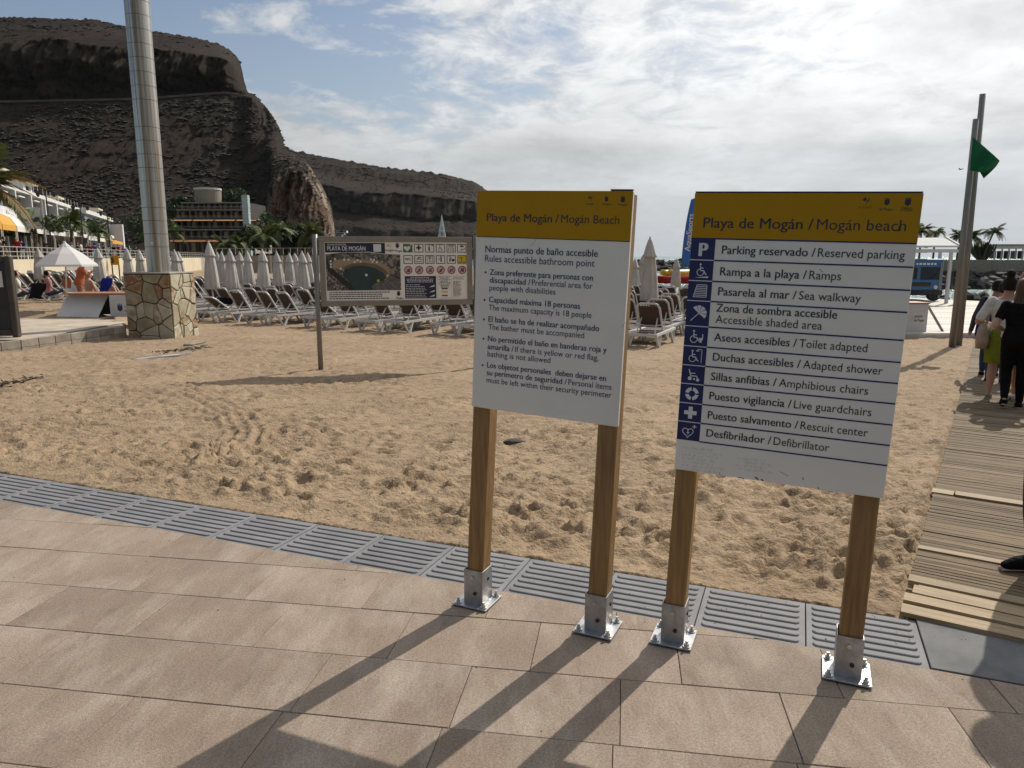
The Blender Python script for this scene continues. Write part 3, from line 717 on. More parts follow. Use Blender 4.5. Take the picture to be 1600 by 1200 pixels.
for txt, a, b, sp, f in (
    ('Playa de Mogán / Mogán beach', (233, 268), (1441, 292), 16, Z2),
    ('Parking reservado / Reserved parking', (345, 426), (1433, 458), 19, Z2),
    ('Rampa a la playa / Ramps', (333, 557), (1057, 583), 18, Z2),
    ('Pasarela al mar / Sea walkway', (320, 678), (1173, 712), 17, Z2),
    ('Zona de sombra accesible', (309, 776), (1033, 810), None, Z2),
    ('Accessible shaded area', (305, 843), (943, 878), 0, Z2),
    ('Aseos accesibles / Toilet adapted', (295, 952), (1210, 1006), 18, Z2),
    ('Duchas accesibles / Adapted shower', (287, 80), (1300, 148), 19, Z3),
    ('Sillas anfibias / Amphibious chairs', (275, 194), (1213, 270), 17, Z3),
    ('Puesto vigilancia / Live guardchairs', (265, 311), (1232, 395), 19, Z3),
    ('Puesto salvamento / Rescuit center', (255, 424), (1210, 519), 19, Z3),
    ('Desfibrilador / Defibrillator', (246, 534), (982, 609), 15, Z3)):
    write(bo2, hf2, txt, f(*a), f(*b), 'dark_ink', 0.057 if txt.startswith('Playa') else 0.0465, sp)
emblem(logo_marks, hf2(*Z2(1185, 130)), 0.028, bo2); emblem(shield, hf2(*Z2(1330, 138)), 0.026, bo2); emblem(shield, hf2(*Z2(1452, 142)), 0.030, bo2)
for txt, p, q in (('m o g á n', (1166, 152), (1240, 154)), ('de Mogán', (1285, 166), (1365, 168)), ('Gobierno', (1415, 158), (1480, 160)), ('de Canarias', (1410, 170), (1480, 172))):
    write(bo2, hf2, txt, Z2(*p), Z2(*q), 'dark_ink', 0.013, 0)
random.seed(4); bd = MB()                 # raised braille dots
for (x0, x1, y0, dy, n, xs) in ((100, 390, 598, 21, 7, 8.5), (428, 672, 655, 21, 4, 8.5)):
    for i in range(n):
        ln_ = random.uniform(0.55, 1.0); x = x0
        while x < x0+(x1-x0)*ln_:
            if random.random() < 0.13: x += xs*1.4
            for (ax, ay) in ((0, 0), (0, 5), (0, 10), (4, 0), (4, 5), (4, 10)):
                if random.random() < 0.45:
                    a, b = hf2(*Z3(x+ax, y0+i*dy+ay+(x-x0)*0.085)); r_ = 0.0011
                    bd.add([(a-r_, 0, b), (a, 0, b-r_), (a+r_, 0, b), (a, 0, b+r_), (a, -0.0016, b)], [(0, 1, 4), (1, 2, 4), (2, 3, 4), (3, 0, 4)])
            x += xs
bdo = bd.build('braille', 'grey_mark', bo2); bdo['kind'] = 'stuff'
fl = Flat(-0.0011)
for p, q, w in (((440, 775), (475, 782), .003), ((540, 770), (560, 785), .005), ((575, 782), (592, 792), .004), ((690, 735), (740, 760), .0015), ((825, 765), (828, 780), .003), ((326, 748), (330, 764), .0018), ((915, 820), (922, 834), .002)):
    fl.line(hf2(*Z3(*p)), hf2(*Z3(*q)), w)
fl.line(hf2(*Z2(930, 515)), hf2(*Z2(952, 535)), 0.0014); fl.line(hf2(*Z2(1395, 292)), hf2(*Z2(1410, 250)), 0.004); fl.build('scuffs', 'stone_dark', bo2)['kind'] = 'stuff'
MB().box((w2_*0.5, 0.0095, h2_+0.0035), (w2_*0.995, 0.021, 0.005)).build('cap_strip', 'dark_panel', bo2)

# ------------------------------------------------------------------ beach information board on steel posts
pL = GS(494, 579); Yl = pL.y; aL = P(497, 369, Yl); bL = P(501, 479, Yl)
Yr = Yl*1.045; cR = P(738, 376, Yr); dd = Vector((cR.x-aL.x, cR.y-aL.y, 0)); yawb = math.atan2(dd.y, dd.x); Lb = dd.length
Hb = aL.z-bL.z
ib = thing('information_board', 'grey framed beach information board with aerial bay picture and pictogram grid', 'board', (aL.x, aL.y, 0), yawb)
zb = bL.z
fw_ = 0.09
panel = MB().box((Lb/2, 0.03, zb+Hb/2), (Lb-2*fw_+0.01, 0.02, Hb-2*fw_+0.01)).build('panel', 'white_board', ib)
for (c, s_) in (((Lb/2, 0.03, zb+fw_/2), (Lb, 0.06, fw_)), ((Lb/2, 0.03, zb+Hb-fw_/2), (Lb, 0.06, fw_)), ((fw_/2, 0.03, zb+Hb/2), (fw_, 0.06, Hb-2*fw_)), ((Lb-fw_/2, 0.03, zb+Hb/2), (fw_, 0.06, Hb-2*fw_))):
    MB().box(c, s_).build('frame', 'board_frame', ib, bevel=0.004)
for xx in (-0.055, Lb+0.06):
    q = Vector((aL.x, aL.y, 0))+Matrix.Rotation(yawb, 3, 'Z') @ Vector((xx, 0.03, 0)); z0 = sz(q.x, q.y)-0.15
    MB().tube([(xx, 0.03, z0), (xx, 0.03, zb+Hb+0.03)], 0.042, 14).build('post', 'steel_pole', ib, smooth=True)
for zz in (zb+0.2, zb+Hb-0.2):
    for x0_, x1_ in ((-0.02, 0.0), (Lb, Lb+0.025)): MB().box(((x0_+x1_)/2, 0.03, zz), (x1_-x0_+0.01, 0.03, 0.05)).build('bracket', 'board_frame', ib)
Y0 = 0.0185
panel.location = (0, 0, 0)
def bp(a, b): return (fw_+a*(Lb-2*fw_), zb+fw_+b*(Hb-2*fw_))     # fraction of the printed face
mk('print_navy', (0.012, 0.017, 0.055), 0.45); mk('print_green', (0.03, 0.14, 0.04), 0.45); mk('print_yellow', (0.62, 0.46, 0.02), 0.45); mk('print_red', (0.30, 0.015, 0.02), 0.45)
mk('print_rose', (0.50, 0.40, 0.40), 0.45); mk('print_grey', (0.42, 0.42, 0.43), 0.45)
def FP(y=None): return Flat(Y0 if y is None else y)
FP().poly([bp(0.004, 0.82), bp(0.30, 0.835), bp(0.415, 0.80), bp(0.415, 0.985), bp(0.004, 0.985)]).build('title_band', 'print_navy', panel)
for txt, a, b, w, h in (('PLAYAS DE MOGÁN', 0.022, 0.940, 0.125, 0.032), ('PLAYA DE MOGÁN', 0.020, 0.856, 0.26, 0.075)):
    me = text_me(txt, 'white_ink', 0.02); q = bp(a, b); lay(me, q[0], q[1], w*(Lb-2*fw_), h*(Hb-2*fw_)*1.35, y=Y0-0.002); obj('lettering', me, panel)
FP(Y0-0.002).rect(*bp(0.335, 0.835), *bp(0.388, 0.965)).build('white_square', 'white_ink', panel)
fl = FP(Y0-0.002); q = bp(0.425, 0.88); logo_marks(fl, q[0], q[1], 0.10); fl.build('emblem', 'print_yellow', panel)
for q in (bp(0.502, 0.895), bp(0.502, 0.07)): emblem(shield, q, 0.085, panel, y=Y0-0.002)
for txt, a, b, w in (('mogán', 0.417, 0.845, 0.062), ('Mogán', 0.485, 0.835, 0.05), ('Mogán', 0.485, 0.02, 0.05)):
    me = text_me(txt, 'dark_ink', 0.015); q = bp(a, b); lay(me, q[0], q[1], w*(Lb-2*fw_), y=Y0-0.002); obj('lettering', me, panel)
# aerial picture of the bay: a flat print
am = bpy.data.materials.new('aerial_print'); am.use_nodes = True; t = am.node_tree; b = t.nodes['Principled BSDF']; b.inputs['Roughness'].default_value = 0.4
tcn = N(t, 'ShaderNodeTexCoord'); vo = N(t, 'ShaderNodeTexVoronoi'); vo.inputs['Scale'].default_value = 32; t.links.new(tcn.outputs['Object'], vo.inputs['Vector'])
town = ramp(t, mth(t, 'ADD', mth(t, 'MULTIPLY', vo.outputs['Color'], 0.5), mth(t, 'MULTIPLY', noise(t, tcn.outputs['Object'], 14, 4), 0.6)), [(0.25, (0.02, 0.02, 0.02)), (0.45, (0.10, 0.085, 0.07)), (0.62, (0.26, 0.22, 0.19)), (0.8, (0.5, 0.48, 0.46))], 'CONSTANT')
t.links.new(town, b.inputs['Base Color']); MT['aerial'] = am
mk('aerial_sand', (0.34, 0.25, 0.17), 0.4, var=0.2, vscale=6); mk('aerial_shallow', (0.15, 0.115, 0.06), 0.4, var=0.2, vscale=5); mk('aerial_water', (0.022, 0.055, 0.05), 0.4, col2=(0.012, 0.03, 0.034), vscale=3); mk('aerial_rock', (0.16, 0.15, 0.145), 0.4, var=0.6, vscale=30); mk('aerial_dark', (0.016, 0.016, 0.017), 0.4)
FP().poly([bp(0.006, 0.175), bp(0.52, 0.175), bp(0.52, 0.79), bp(0.41, 0.795), bp(0.30, 0.825), bp(0.12, 0.822), bp(0.006, 0.79)]).build('aerial_picture', 'aerial', panel)
def bay(pts, name, mat, y): FP(y).poly([bp(0.008+0.512*a, 0.178+0.62*b) for a, b in pts]).build(name, mat, panel)
bay([(0.0, 0.86), (0.08, 0.60), (0.36, 0.10), (0.30, 0.0), (0.99, 0.0), (0.99, 0.10), (0.60, 0.18), (0.30, 0.0), (0.0, 0.55)][:3]+[(0.42, 0.0), (0.30, 0.0), (0.02, 0.52)], 'aerial_harbour', 'aerial_dark', Y0-0.0012)
bay([(0.10, 0.84), (0.30, 0.86), (0.50, 0.84), (0.68, 0.82), (0.78, 0.72), (0.85, 0.58), (0.86, 0.46), (0.82, 0.34), (0.5, 0.1), (0.2, 0.55), (0.08, 0.62)], 'aerial_beach', 'aerial_sand', Y0-0.0016)
bay([(0.20, 0.62), (0.34, 0.74), (0.50, 0.76), (0.66, 0.72), (0.77, 0.60), (0.83, 0.46), (0.80, 0.34), (0.5, 0.1), (0.3, 0.5)], 'aerial_shallows', 'aerial_shallow', Y0-0.0020)
bay([(0.24, 0.58), (0.36, 0.67), (0.50, 0.68), (0.64, 0.62), (0.76, 0.48), (0.80, 0.34), (0.74, 0.22), (0.66, 0.0), (0.38, 0.0), (0.22, 0.42)], 'aerial_water', 'aerial_water', Y0-0.0024)
bay([(0.60, 0.10), (0.64, 0.18), (0.74, 0.24), (0.84, 0.30), (0.86, 0.40), (0.99, 0.30), (0.99, 0.0), (0.62, 0.0)], 'aerial_breakwater', 'aerial_rock', Y0-0.0028)
for a, b, mtl in ((0.53, 0.42, 'white_ink'), (0.69, 0.26, 'print_yellow'), (0.82, 0.40, 'print_yellow')):
    q0, q1 = bp(0.008+0.512*a-0.008, 0.178+0.62*b-0.02), bp(0.008+0.512*a+0.008, 0.178+0.62*b+0.02); FP(Y0-0.0033).rect(*q0, *q1).build('map_marker', mtl, panel)
fl = FP(Y0-0.0033)
for a, b in ((0.12, 0.86), (0.24, 0.84), (0.30, 0.84), (0.42, 0.83), (0.38, 0.78), (0.46, 0.79), (0.60, 0.85), (0.64, 0.84), (0.62, 0.79), (0.68, 0.77), (0.06, 0.80), (0.06, 0.72), (0.06, 0.65), (0.19, 0.60)):
    q = bp(0.008+0.512*a, 0.178+0.62*b); fl.rect(q[0]-0.014, q[1]-0.016, q[0]+0.014, q[1]+0.016)
fl.build('map_markers', 'white_ink', panel)['kind'] = 'stuff'
def lines(x0, x1, y0, y1, n, mat, h=0.011, seed=1, center=False, y=None):
    random.seed(seed); fl = FP(Y0-0.002 if y is None else y)
    for i in range(n):
        b = y1-(y1-y0)*(i+0.5)/n; x = x0; xe = x1-(x1-x0)*random.choice((0, .02, .06, .12, .3))
        if center: x = x0+(x1-xe)/2; xe = x1-(x1-xe)/2
        while x < xe:
            w = random.uniform(0.006, 0.022); w = min(w, xe-x); q0, q1 = bp(x, b-h/2), bp(x+w, b+h/2); fl.rect(*q0, *q1); x += w+0.004
    fl.build('small_print', mat, panel)['kind'] = 'stuff'
lines(0.02, 0.44, 0.02, 0.16, 4, 'dark_ink', 0.016, 2)
# pictogram grid
gx, gw, gh = 0.542, 0.0655, 0.145
for r_ in range(2):
    for c_ in range(6):
        a0 = gx+c_*0.0775; b0 = (0.825, 0.630)[r_]; q0, q1 = bp(a0, b0), bp(a0+gw, b0+gh); s_ = q1[0]-q0[0]
        if (r_, c_) == (0, 0): FP().rect(*q0, *q1).build('pictogram', 'print_green', panel); fl = FP(Y0-0.002); icon(fl, 'heart_solid', q0[0], q0[1], s_); fl.build('pictogram', 'white_ink', panel); continue
        if (r_, c_) == (1, 5): FP().rect(*q0, *q1).build('pictogram', 'print_yellow', panel)
        fl = FP(Y0-0.0015); fl.box(*q0, *q1, 0.011); x, y, s_ = q0[0]+0.012, q0[1]+0.012, s_-0.024; cc = lambda a, b: (x+a*s_, y+b*s_)
        k = (r_, c_)
        if k == (0, 1): icon(fl, 'cross', x+.1*s_, y+.1*s_, s_*.8)
        elif k == (0, 2): fl.disc(cc(.42, .68), .07*s_).rect(*cc(.34, .12), *cc(.54, .58)).rect(*cc(.72, .78), *cc(.96, .86)).rect(*cc(.80, .70), *cc(.88, .94)).rect(*cc(.34, .78), *cc(.5, .86))
        elif k == (0, 3): icon(fl, 'wheelchair', x, y, s_*.85); fl.path([cc(.6, .78), cc(.6, .92), cc(.92, .92)], .07*s_)
        elif k == (0, 4): fl.rect(*cc(.1, .78), *cc(.9, .86)).rect(*cc(.15, .58), *cc(.85, .66))
        elif k == (0, 5):
            fl.poly([cc(.2, .62), cc(.3, .76), cc(.5, .86), cc(.7, .76), cc(.8, .62)]); fl.line(cc(.5, .65), cc(.5, .2), .05*s_); fl.path([cc(.3, .2), cc(.7, .26), cc(.92, .42)], .08*s_)
        elif k == (1, 1): fl.disc(cc(.72, .66), .09*s_).poly([cc(.2, .55), cc(.5, .8), cc(.62, .72), cc(.5, .55)]).path([cc(.1, .42), cc(.4, .46), cc(.7, .42), cc(.92, .46)], .05*s_).rect(*cc(.1, .16), *cc(.9, .22))
        elif k == (1, 2): fl.box(*cc(.12, .12), *cc(.88, .88), .04*s_).rect(*cc(.46, .2), *cc(.54, .44)).rect(*cc(.3, .5), *cc(.7, .58)).poly([cc(.3, .78), cc(.5, .62), cc(.7, .78)])
        elif k == (1, 3): fl.rect(*cc(.48, .15), *cc(.64, .85)).rect(*cc(.2, .4), *cc(.4, .46)).rect(*cc(.2, .6), *cc(.4, .66))
        elif k == (1, 4): fl.disc(cc(.32, .82), .07*s_).poly([cc(.2, .2), cc(.3, .72), cc(.42, .66), cc(.4, .2)]).line(cc(.3, .65), cc(.68, .62), .06*s_).poly([cc(.55, .2), cc(.9, .2), cc(.92, .52), cc(.52, .48)])
        elif k == (1, 5): fl.path([cc(.15, .62), cc(.4, .72), cc(.5, .5), cc(.4, .2)], .08*s_).path([cc(.1, .12), cc(.9, .10)], .06*s_)
        fl.build('pictogram', 'dark_ink', panel)
        if k == (0, 4): me = text_me('112', 'dark_ink', 0.02); q = cc(.14, .1); lay(me, q[0], q[1], .74*s_, y=Y0-0.002); obj('lettering', me, panel)
        if k == (1, 0): me = text_me('WC', 'dark_ink', 0.02); q = cc(.08, .32); lay(me, q[0], q[1], .84*s_, y=Y0-0.002); obj('lettering', me, panel)
for c_ in range(6):
    q = bp(gx+c_*0.0775+gw/2, 0.52); fl = FP(Y0-0.001); fl.disc(q, 0.066, 20); fl.build('prohibition', 'print_rose', panel)
    fl = FP(Y0-0.003); fl.ring(q, 0.057, 0.070); fl.line((q[0]-0.042, q[1]-0.042), (q[0]+0.042, q[1]+0.042), 0.011); fl.build('prohibition', 'print_red', panel)
    fl = FP(Y0-0.002); random.seed(c_)
    for j in range(4): a = random.uniform(-.03, .03); fl.line((q[0]+a, q[1]-0.035), (q[0]+random.uniform(-.03, .03), q[1]+random.uniform(0, .04)), 0.012)
    fl.build('prohibition', 'dark_ink', panel)
FP().rect(*bp(0.548, 0.025), *bp(0.772, 0.415)).build('notice', 'print_navy', panel)
lines(0.56, 0.755, 0.30, 0.40, 4, 'white_ink', 0.010, 5, True); lines(0.556, 0.70, 0.035, 0.28, 8, 'white_ink', 0.009, 6)
for b0 in (0.23, 0.14, 0.06): q = bp(0.74, b0); FP(Y0-0.002).poly([(q[0]-0.045, q[1]-0.012), (q[0]+0.045, q[1]), (q[0]+0.05, q[1]+0.03), (q[0], q[1]+0.012)]).build('notice_mark', 'white_ink', panel)
FP().box(*bp(0.782, 0.025), *bp(0.884, 0.415), 0.004).build('notice_frame', 'print_grey', panel)
lines(0.79, 0.876, 0.21, 0.41, 8, 'dark_ink', 0.010, 7, True); lines(0.895, 0.985, 0.35, 0.41, 4, 'print_grey', 0.009, 8); lines(0.895, 0.955, 0.05, 0.33, 14, 'dark_ink', 0.008, 9)
for b0, mtl in ((0.185, 'dark_ink'), (0.125, 'print_yellow'), (0.06, 'print_red')): FP(Y0-0.002).rect(*bp(0.812, b0), *bp(0.855, b0+0.022)).build('flag_sample', mtl, panel)
# ------------------------------------------------------------------ steel column on its rubble-stone plinth
def ramp_mat(name, stops, rough=0.85, nscale=4.0, namp=0.5, bump=0.4, bscale=14):
    m = bpy.data.materials.new(name); m.use_nodes = True; t = m.node_tree; b = t.nodes['Principled BSDF']; b.inputs['Roughness'].default_value = rough
    oi = N(t, 'ShaderNodeObjectInfo'); tcn = N(t, 'ShaderNodeTexCoord'); nn = noise(t, tcn.outputs['Object'], nscale, 6, 0.65)
    f = mth(t, 'ADD', oi.outputs['Random'], mth(t, 'MULTIPLY', mth(t, 'SUBTRACT', nn, 0.5), namp*2), True)
    t.links.new(ramp(t, f, stops), b.inputs['Base Color'])
    bn = N(t, 'ShaderNodeBump'); bn.inputs['Strength'].default_value = bump; bn.inputs['Distance'].default_value = 0.02
    t.links.new(noise(t, tcn.outputs['Object'], bscale, 5, 0.65), bn.inputs['Height']); t.links.new(bn.outputs[0], b.inputs['Normal']); MT[name] = m; return m
ramp_mat('plinth_stone', [(0.0, (0.27, 0.225, 0.15)), (0.3, (0.40, 0.36, 0.26)), (0.55, (0.49, 0.46, 0.36)), (0.72, (0.30, 0.23, 0.14)), (0.9, (0.24, 0.10, 0.035)), (1.0, (0.38, 0.33, 0.24))], namp=0.55)
col_m = bpy.data.materials.new('column_steel'); col_m.use_nodes = True; t = col_m.node_tree; b = t.nodes['Principled BSDF']; b.inputs['Metallic'].default_value = 0.85
tcn = N(t, 'ShaderNodeTexCoord'); mp = N(t, 'ShaderNodeMapping'); mp.inputs[3].default_value = (6, 6, 0.07); t.links.new(tcn.outputs['Object'], mp.inputs[0])
rust = ramp(t, noise(t, mp.outputs[0], 1.6, 6, 0.7), [(0.45, 0.0), (0.62, 0.9)])
t.links.new(mixc(t, rust, (0.50, 0.49, 0.46), (0.21, 0.145, 0.08)), b.inputs['Base Color'])
t.links.new(mth(t, 'ADD', mth(t, 'MULTIPLY', rust, 0.30), 0.22), b.inputs['Roughness'])
CC = Vector((-8.30, 17.70)); thp = R(4.2); av = Vector((-math.cos(thp), math.sin(thp))); bv = Vector((math.sin(thp), math.cos(thp))); SPL = 1.15
colm = thing('lamp_column', 'tall banded steel column standing on a rubble stone plinth', 'column', (CC.x+av.x*SPL/2+bv.x*SPL/2, CC.y+av.y*SPL/2+bv.y*SPL/2, 0), -thp)
zt, zb_ = 1.28, -0.55; hh = SPL/2
plinth = MB().box((0, 0, (zt+zb_)/2), (SPL, SPL, zt-zb_)).build('plinth', 'plinth_mortar', colm)
random.seed(21)
def stones(w, h, n):
    pts = []
    while len(pts) < n:
        p = Vector((random.uniform(0, w), random.uniform(0, h)))
        if all((p-q).length > 0.10 for q in pts): pts.append(p)
    out = []; wt = {i: random.uniform(-.015, .045) for i in range(n)}
    for ip, p in enumerate(pts):
        poly = [Vector((0, 0)), Vector((w, 0)), Vector((w, h)), Vector((0, h))]
        for iq, q in enumerate(pts):
            if q is not p and len(poly) > 2: d_ = q-p; poly = clip_poly(poly, p+d_*(.5+(wt[ip]-wt[iq])/(2*d_.length_squared)), d_.normalized())
        if len(poly) > 2 and area(poly) > .003: out.append(poly)
    return out
def stone_face(org, ex, nrm, w, h, n):
    for poly in stones(w, h, n):
        c = sum(poly, Vector((0, 0)))/len(poly); k = len(poly); d = random.uniform(0.015, 0.045)
        def ring(s, y):
            r = []
            for q in poly:
                v2 = q-c; L = v2.length; v2 = v2*(max(L-s, 0.01)/max(L, 0.011)); r.append(Vector(org)+Vector(ex)*(c.x+v2.x)+Vector((0, 0, 1))*(c.y+v2.y)+Vector(nrm)*y)
            return r
        g_ = random.uniform(0.010, 0.020); r0, r1, r2 = ring(g_, -0.004), ring(g_+0.004, d*0.8), ring(g_+0.022, d)
        MB().add(r0+r1+r2, [(i, (i+1) % k, k+(i+1) % k, k+i) for i in range(k)]+[(k+i, k+(i+1) % k, 2*k+(i+1) % k, 2*k+i) for i in range(k)]+[tuple(range(2*k, 3*k))]).build('stone', 'plinth_stone', plinth)
stone_face((-hh, -hh, zb_), (1, 0, 0), (0, -1, 0), SPL, zt-zb_-0.01, 24)
stone_face((hh, -hh, zb_), (0, 1, 0), (1, 0, 0), SPL, zt-zb_-0.01, 34)
MB().box((0, 0, zt+0.02), (SPL+0.03, SPL+0.03, 0.035)).build('plinth_cap', 'concrete', plinth, bevel=0.006)
zc_ = zt+0.0375; rr_ = 0.275
k = 0; ring_me = None
while zc_ < 9.5:
    hseg = 0.62 if k in (0, 4, 9) else 0.315
    MB().tube([(0, 0, zc_), (0, 0, zc_+hseg-0.011)], rr_, 40, cap=False).build('steel_section', col_m, colm, smooth=True)
    MB().tube([(0, 0, zc_+hseg-0.011), (0, 0, zc_+hseg)], rr_-0.004, 40, cap=False).build('seam', 'dark_panel', colm)
    zc_ += hseg; k += 1
MB().tube([(0, 0, 9.4), (0, 0, zc_+0.3)], rr_*0.9, 24).build('column_top', col_m, colm)
MB().tube([(0.03, -rr_-0.004, 2.02), (0.03, -rr_+0.02, 2.02)], 0.035, 10).build('badge', 'paper', colm)
# ------------------------------------------------------------------ raised concrete platform on the left
plat = thing('concrete_platform', 'low concrete platform with tan tiled top beside the steel column', 'platform', (-12.5, 17, 0))
PO = Vector((-12.5, 17)); corner = [Vector(q)-PO for q in ((-9.53, 17.80), (-10.12, 14.80), (-10.9, 12.4), (-18, 12.4), (-18, 23.3), (-13.1, 23.3), (-10.4, 19.2))]
MB().prism([(q.x, q.y) for q in corner][::-1], -0.75, -0.02).build('base', 'concrete', plat)
edge = [(corner[2], corner[1]), (corner[1], corner[0])]
for (p, q) in edge:
    L = (q-p).length; n = max(1, round(L/0.42)); dr = (q-p)/n
    for i in range(n):
        for lv in range(2):
            c = p+dr*(i+0.5); yw = math.atan2(dr.y, dr.x); m_ = MB().box((0, 0, 0), (dr.length-0.012, 0.10, 0.16)).build('curb_block', 'concrete_block', plat, bevel=0.006)
            m_.location = (c.x-0.02, c.y, -0.07-0.165*lv); m_.rotation_euler.z = yw
random.seed(8)
tile2 = MB().box((0, 0, 0), (0.594, 0.594, 0.02)).mesh('floor_tile', 'tile_tan')
for i in range(14):
    for j in range(18):
        x, y = -5.1+i*0.6, -4.25+j*0.6
        inside = (x+PO.x < -0.556*(y+PO.y)-0.1 or y+PO.y < 18.8) and x < (corner[1].x+(corner[0].x-corner[1].x)*(y-corner[1].y)/(corner[0].y-corner[1].y) if y < corner[0].y else corner[0].x)-0.30
        w_ = PX((x+PO.x, y+PO.y, 0))
        if inside and y+PO.y < 23.0 and w_[0] > -60: obj('floor_tile', tile2, plat, (x, y, 0.002))
# dark framed notice board at the picture's left edge
nb_ = P(26, 532, 15.2); nbx = nb_.x
ntb = thing('notice_board', 'dark brown framed notice board with a pinned white sheet on the platform', 'board', (nbx-0.75, 15.2, 0.012), R(6))
Hn = 1.70
MB().box((0, 0.05, Hn/2+0.05), (1.34, 0.06, Hn-0.16)).build('panel', 'dark_panel', ntb)
for c, s_ in (((-0.70, 0.05, Hn/2), (0.12, 0.16, Hn)), ((0.70, 0.05, Hn/2), (0.12, 0.16, Hn)), ((0, 0.05, Hn-0.06), (1.28, 0.16, 0.12)), ((0, 0.05, 0.10), (1.28, 0.16, 0.12))): MB().box(c, s_).build('frame', 'dark_brown', ntb, bevel=0.02)
MB().box((0.44, 0.016, 1.22), (0.24, 0.004, 0.33)).build('pinned_sheet', 'paper', ntb)
# white box with a sloping lid panel
wb = thing('white_box_unit', 'white box bench with sloping side panel and navy crest on its front', 'bench', (0, 0, 0))
q1, q2, q3, q4 = P(107, 457.5, 20.75), P(169, 461, 20.75), P(152, 498, 20.2), P(86, 498.5, 20.2)
off = Vector((0.0, 0.04, 0.015))
MB().add([q1, q2, q3, q4]+[q+off for q in (q1, q2, q3, q4)], [(3, 2, 1, 0), (4, 5, 6, 7), (0, 1, 5, 4), (1, 2, 6, 5), (2, 3, 7, 6), (3, 0, 4, 7)]).build('sloping_panel', 'box_white', wb)
x0_, x1_ = P(170, 480, 20.4).x, P(250, 480, 20.4).x
MB().box(((x0_+x1_)/2, 20.9, 0.33), (x1_-x0_, 0.9, 0.62)).build('box_body', 'box_white', wb, bevel=0.008)
MB().box(((q1.x+x1_)/2, 20.95, 0.665), (x1_-q1.x, 1.0, 0.035)).build('top_trim', 'box_trim', wb)
MB().box(((q1.x+x0_)/2, 21.25, 0.33), (x0_-q1.x-0.05, 0.05, 0.60)).build('back_panel', 'dark_brown', wb)
fy = 20.448
e0 = P(188, 480, fy); Flat(fy-0.002).rect(P(180.5, 489, fy).x, P(180, 489, fy).z, P(200.5, 471, fy).x, P(200, 471, fy).z).build('label_sheet', 'paper', wb)
fl = Flat(fy-0.004); shield(fl, P(188, 486, fy).x, P(188, 487, fy).z, 0.22); fl.build('crest', 'navy_ink', wb)
for txt, v, w in (('Ayuntamiento', 480.5, 0.42), ('de Mogán', 487.0, 0.30)):
    me = text_me(txt, 'dark_ink', 0.01); a = P(194.5, v, fy); lay(me, a.x, a.z, w, y=fy-0.005); obj('lettering', me, wb)

# ------------------------------------------------------------------ loose things on the sand
p = GS(803, 694); random.seed(2)
rk = bmesh.new(); bmesh.ops.create_icosphere(rk, subdivisions=3, radius=1.0)
for v in rk.verts:
    f = 1+0.16*perlin(np.array([v.co.x*1.4+4]), np.array([v.co.y*1.4+v.co.z]))[0]*2; v.co = Vector((v.co.x*0.105*f, v.co.y*0.07*f, v.co.z*0.042*f))
me = bpy.data.meshes.new('stone'); rk.to_mesh(me); rk.free(); me.materials.append(MT['stone_dark'])
for q in me.polygons: q.use_smooth = True
tag(obj('beach_stone', me, None, (p.x, p.y, p.z+0.012), 0.3), 'small dark rounded stone half sunk in the sand', 'stone')
pts = [GS(*q) for q in ((196, 567), (215, 563), (245, 560), (275, 557), (298, 553))]
tag(MB().tube([q+Vector((0, 0, 0.012)) for q in pts], [0.02, 0.045, 0.055, 0.05, 0.02], 8).build('grey_hose', 'hose', smooth=True), 'grey hose lying partly buried in the sand near the plinth', 'hose')
pts = [GS(*q) for q in ((288, 541), (303, 539), (318, 536), (322, 534))]
tag(MB().tube([q+Vector((0, 0, 0.015)) for q in pts], 0.028, 8).build('short_hose', 'hose', smooth=True), 'short piece of hose on the sand at the foot of the plinth', 'hose')
sw = []
random.seed(5)
for i in range(160):                      # dry weed heaped along the hose and the platform
    a = random.random(); u = 240+85*a+random.gauss(0, 5) if i % 2 else 2+60*a; v = 553-10*a+random.gauss(0, 1.2) if i % 2 else 604-14*a+random.gauss(0, 2)
    sw.append(GS(u, v))
wd = MB()
for q in sw:
    a = random.uniform(0, 6.28); d_ = Vector((math.cos(a), math.sin(a)*0.6, random.uniform(-.1, .35)))*random.uniform(0.05, 0.12); wd.bar(q+Vector((0, 0, 0.012)), q+d_+Vector((0, 0, 0.02)), 0.016, 0.010)
tag(wd.build('dry_weed', 'stone_dark'), 'dark dry weed scattered on the sand', 'weed', kind='stuff')

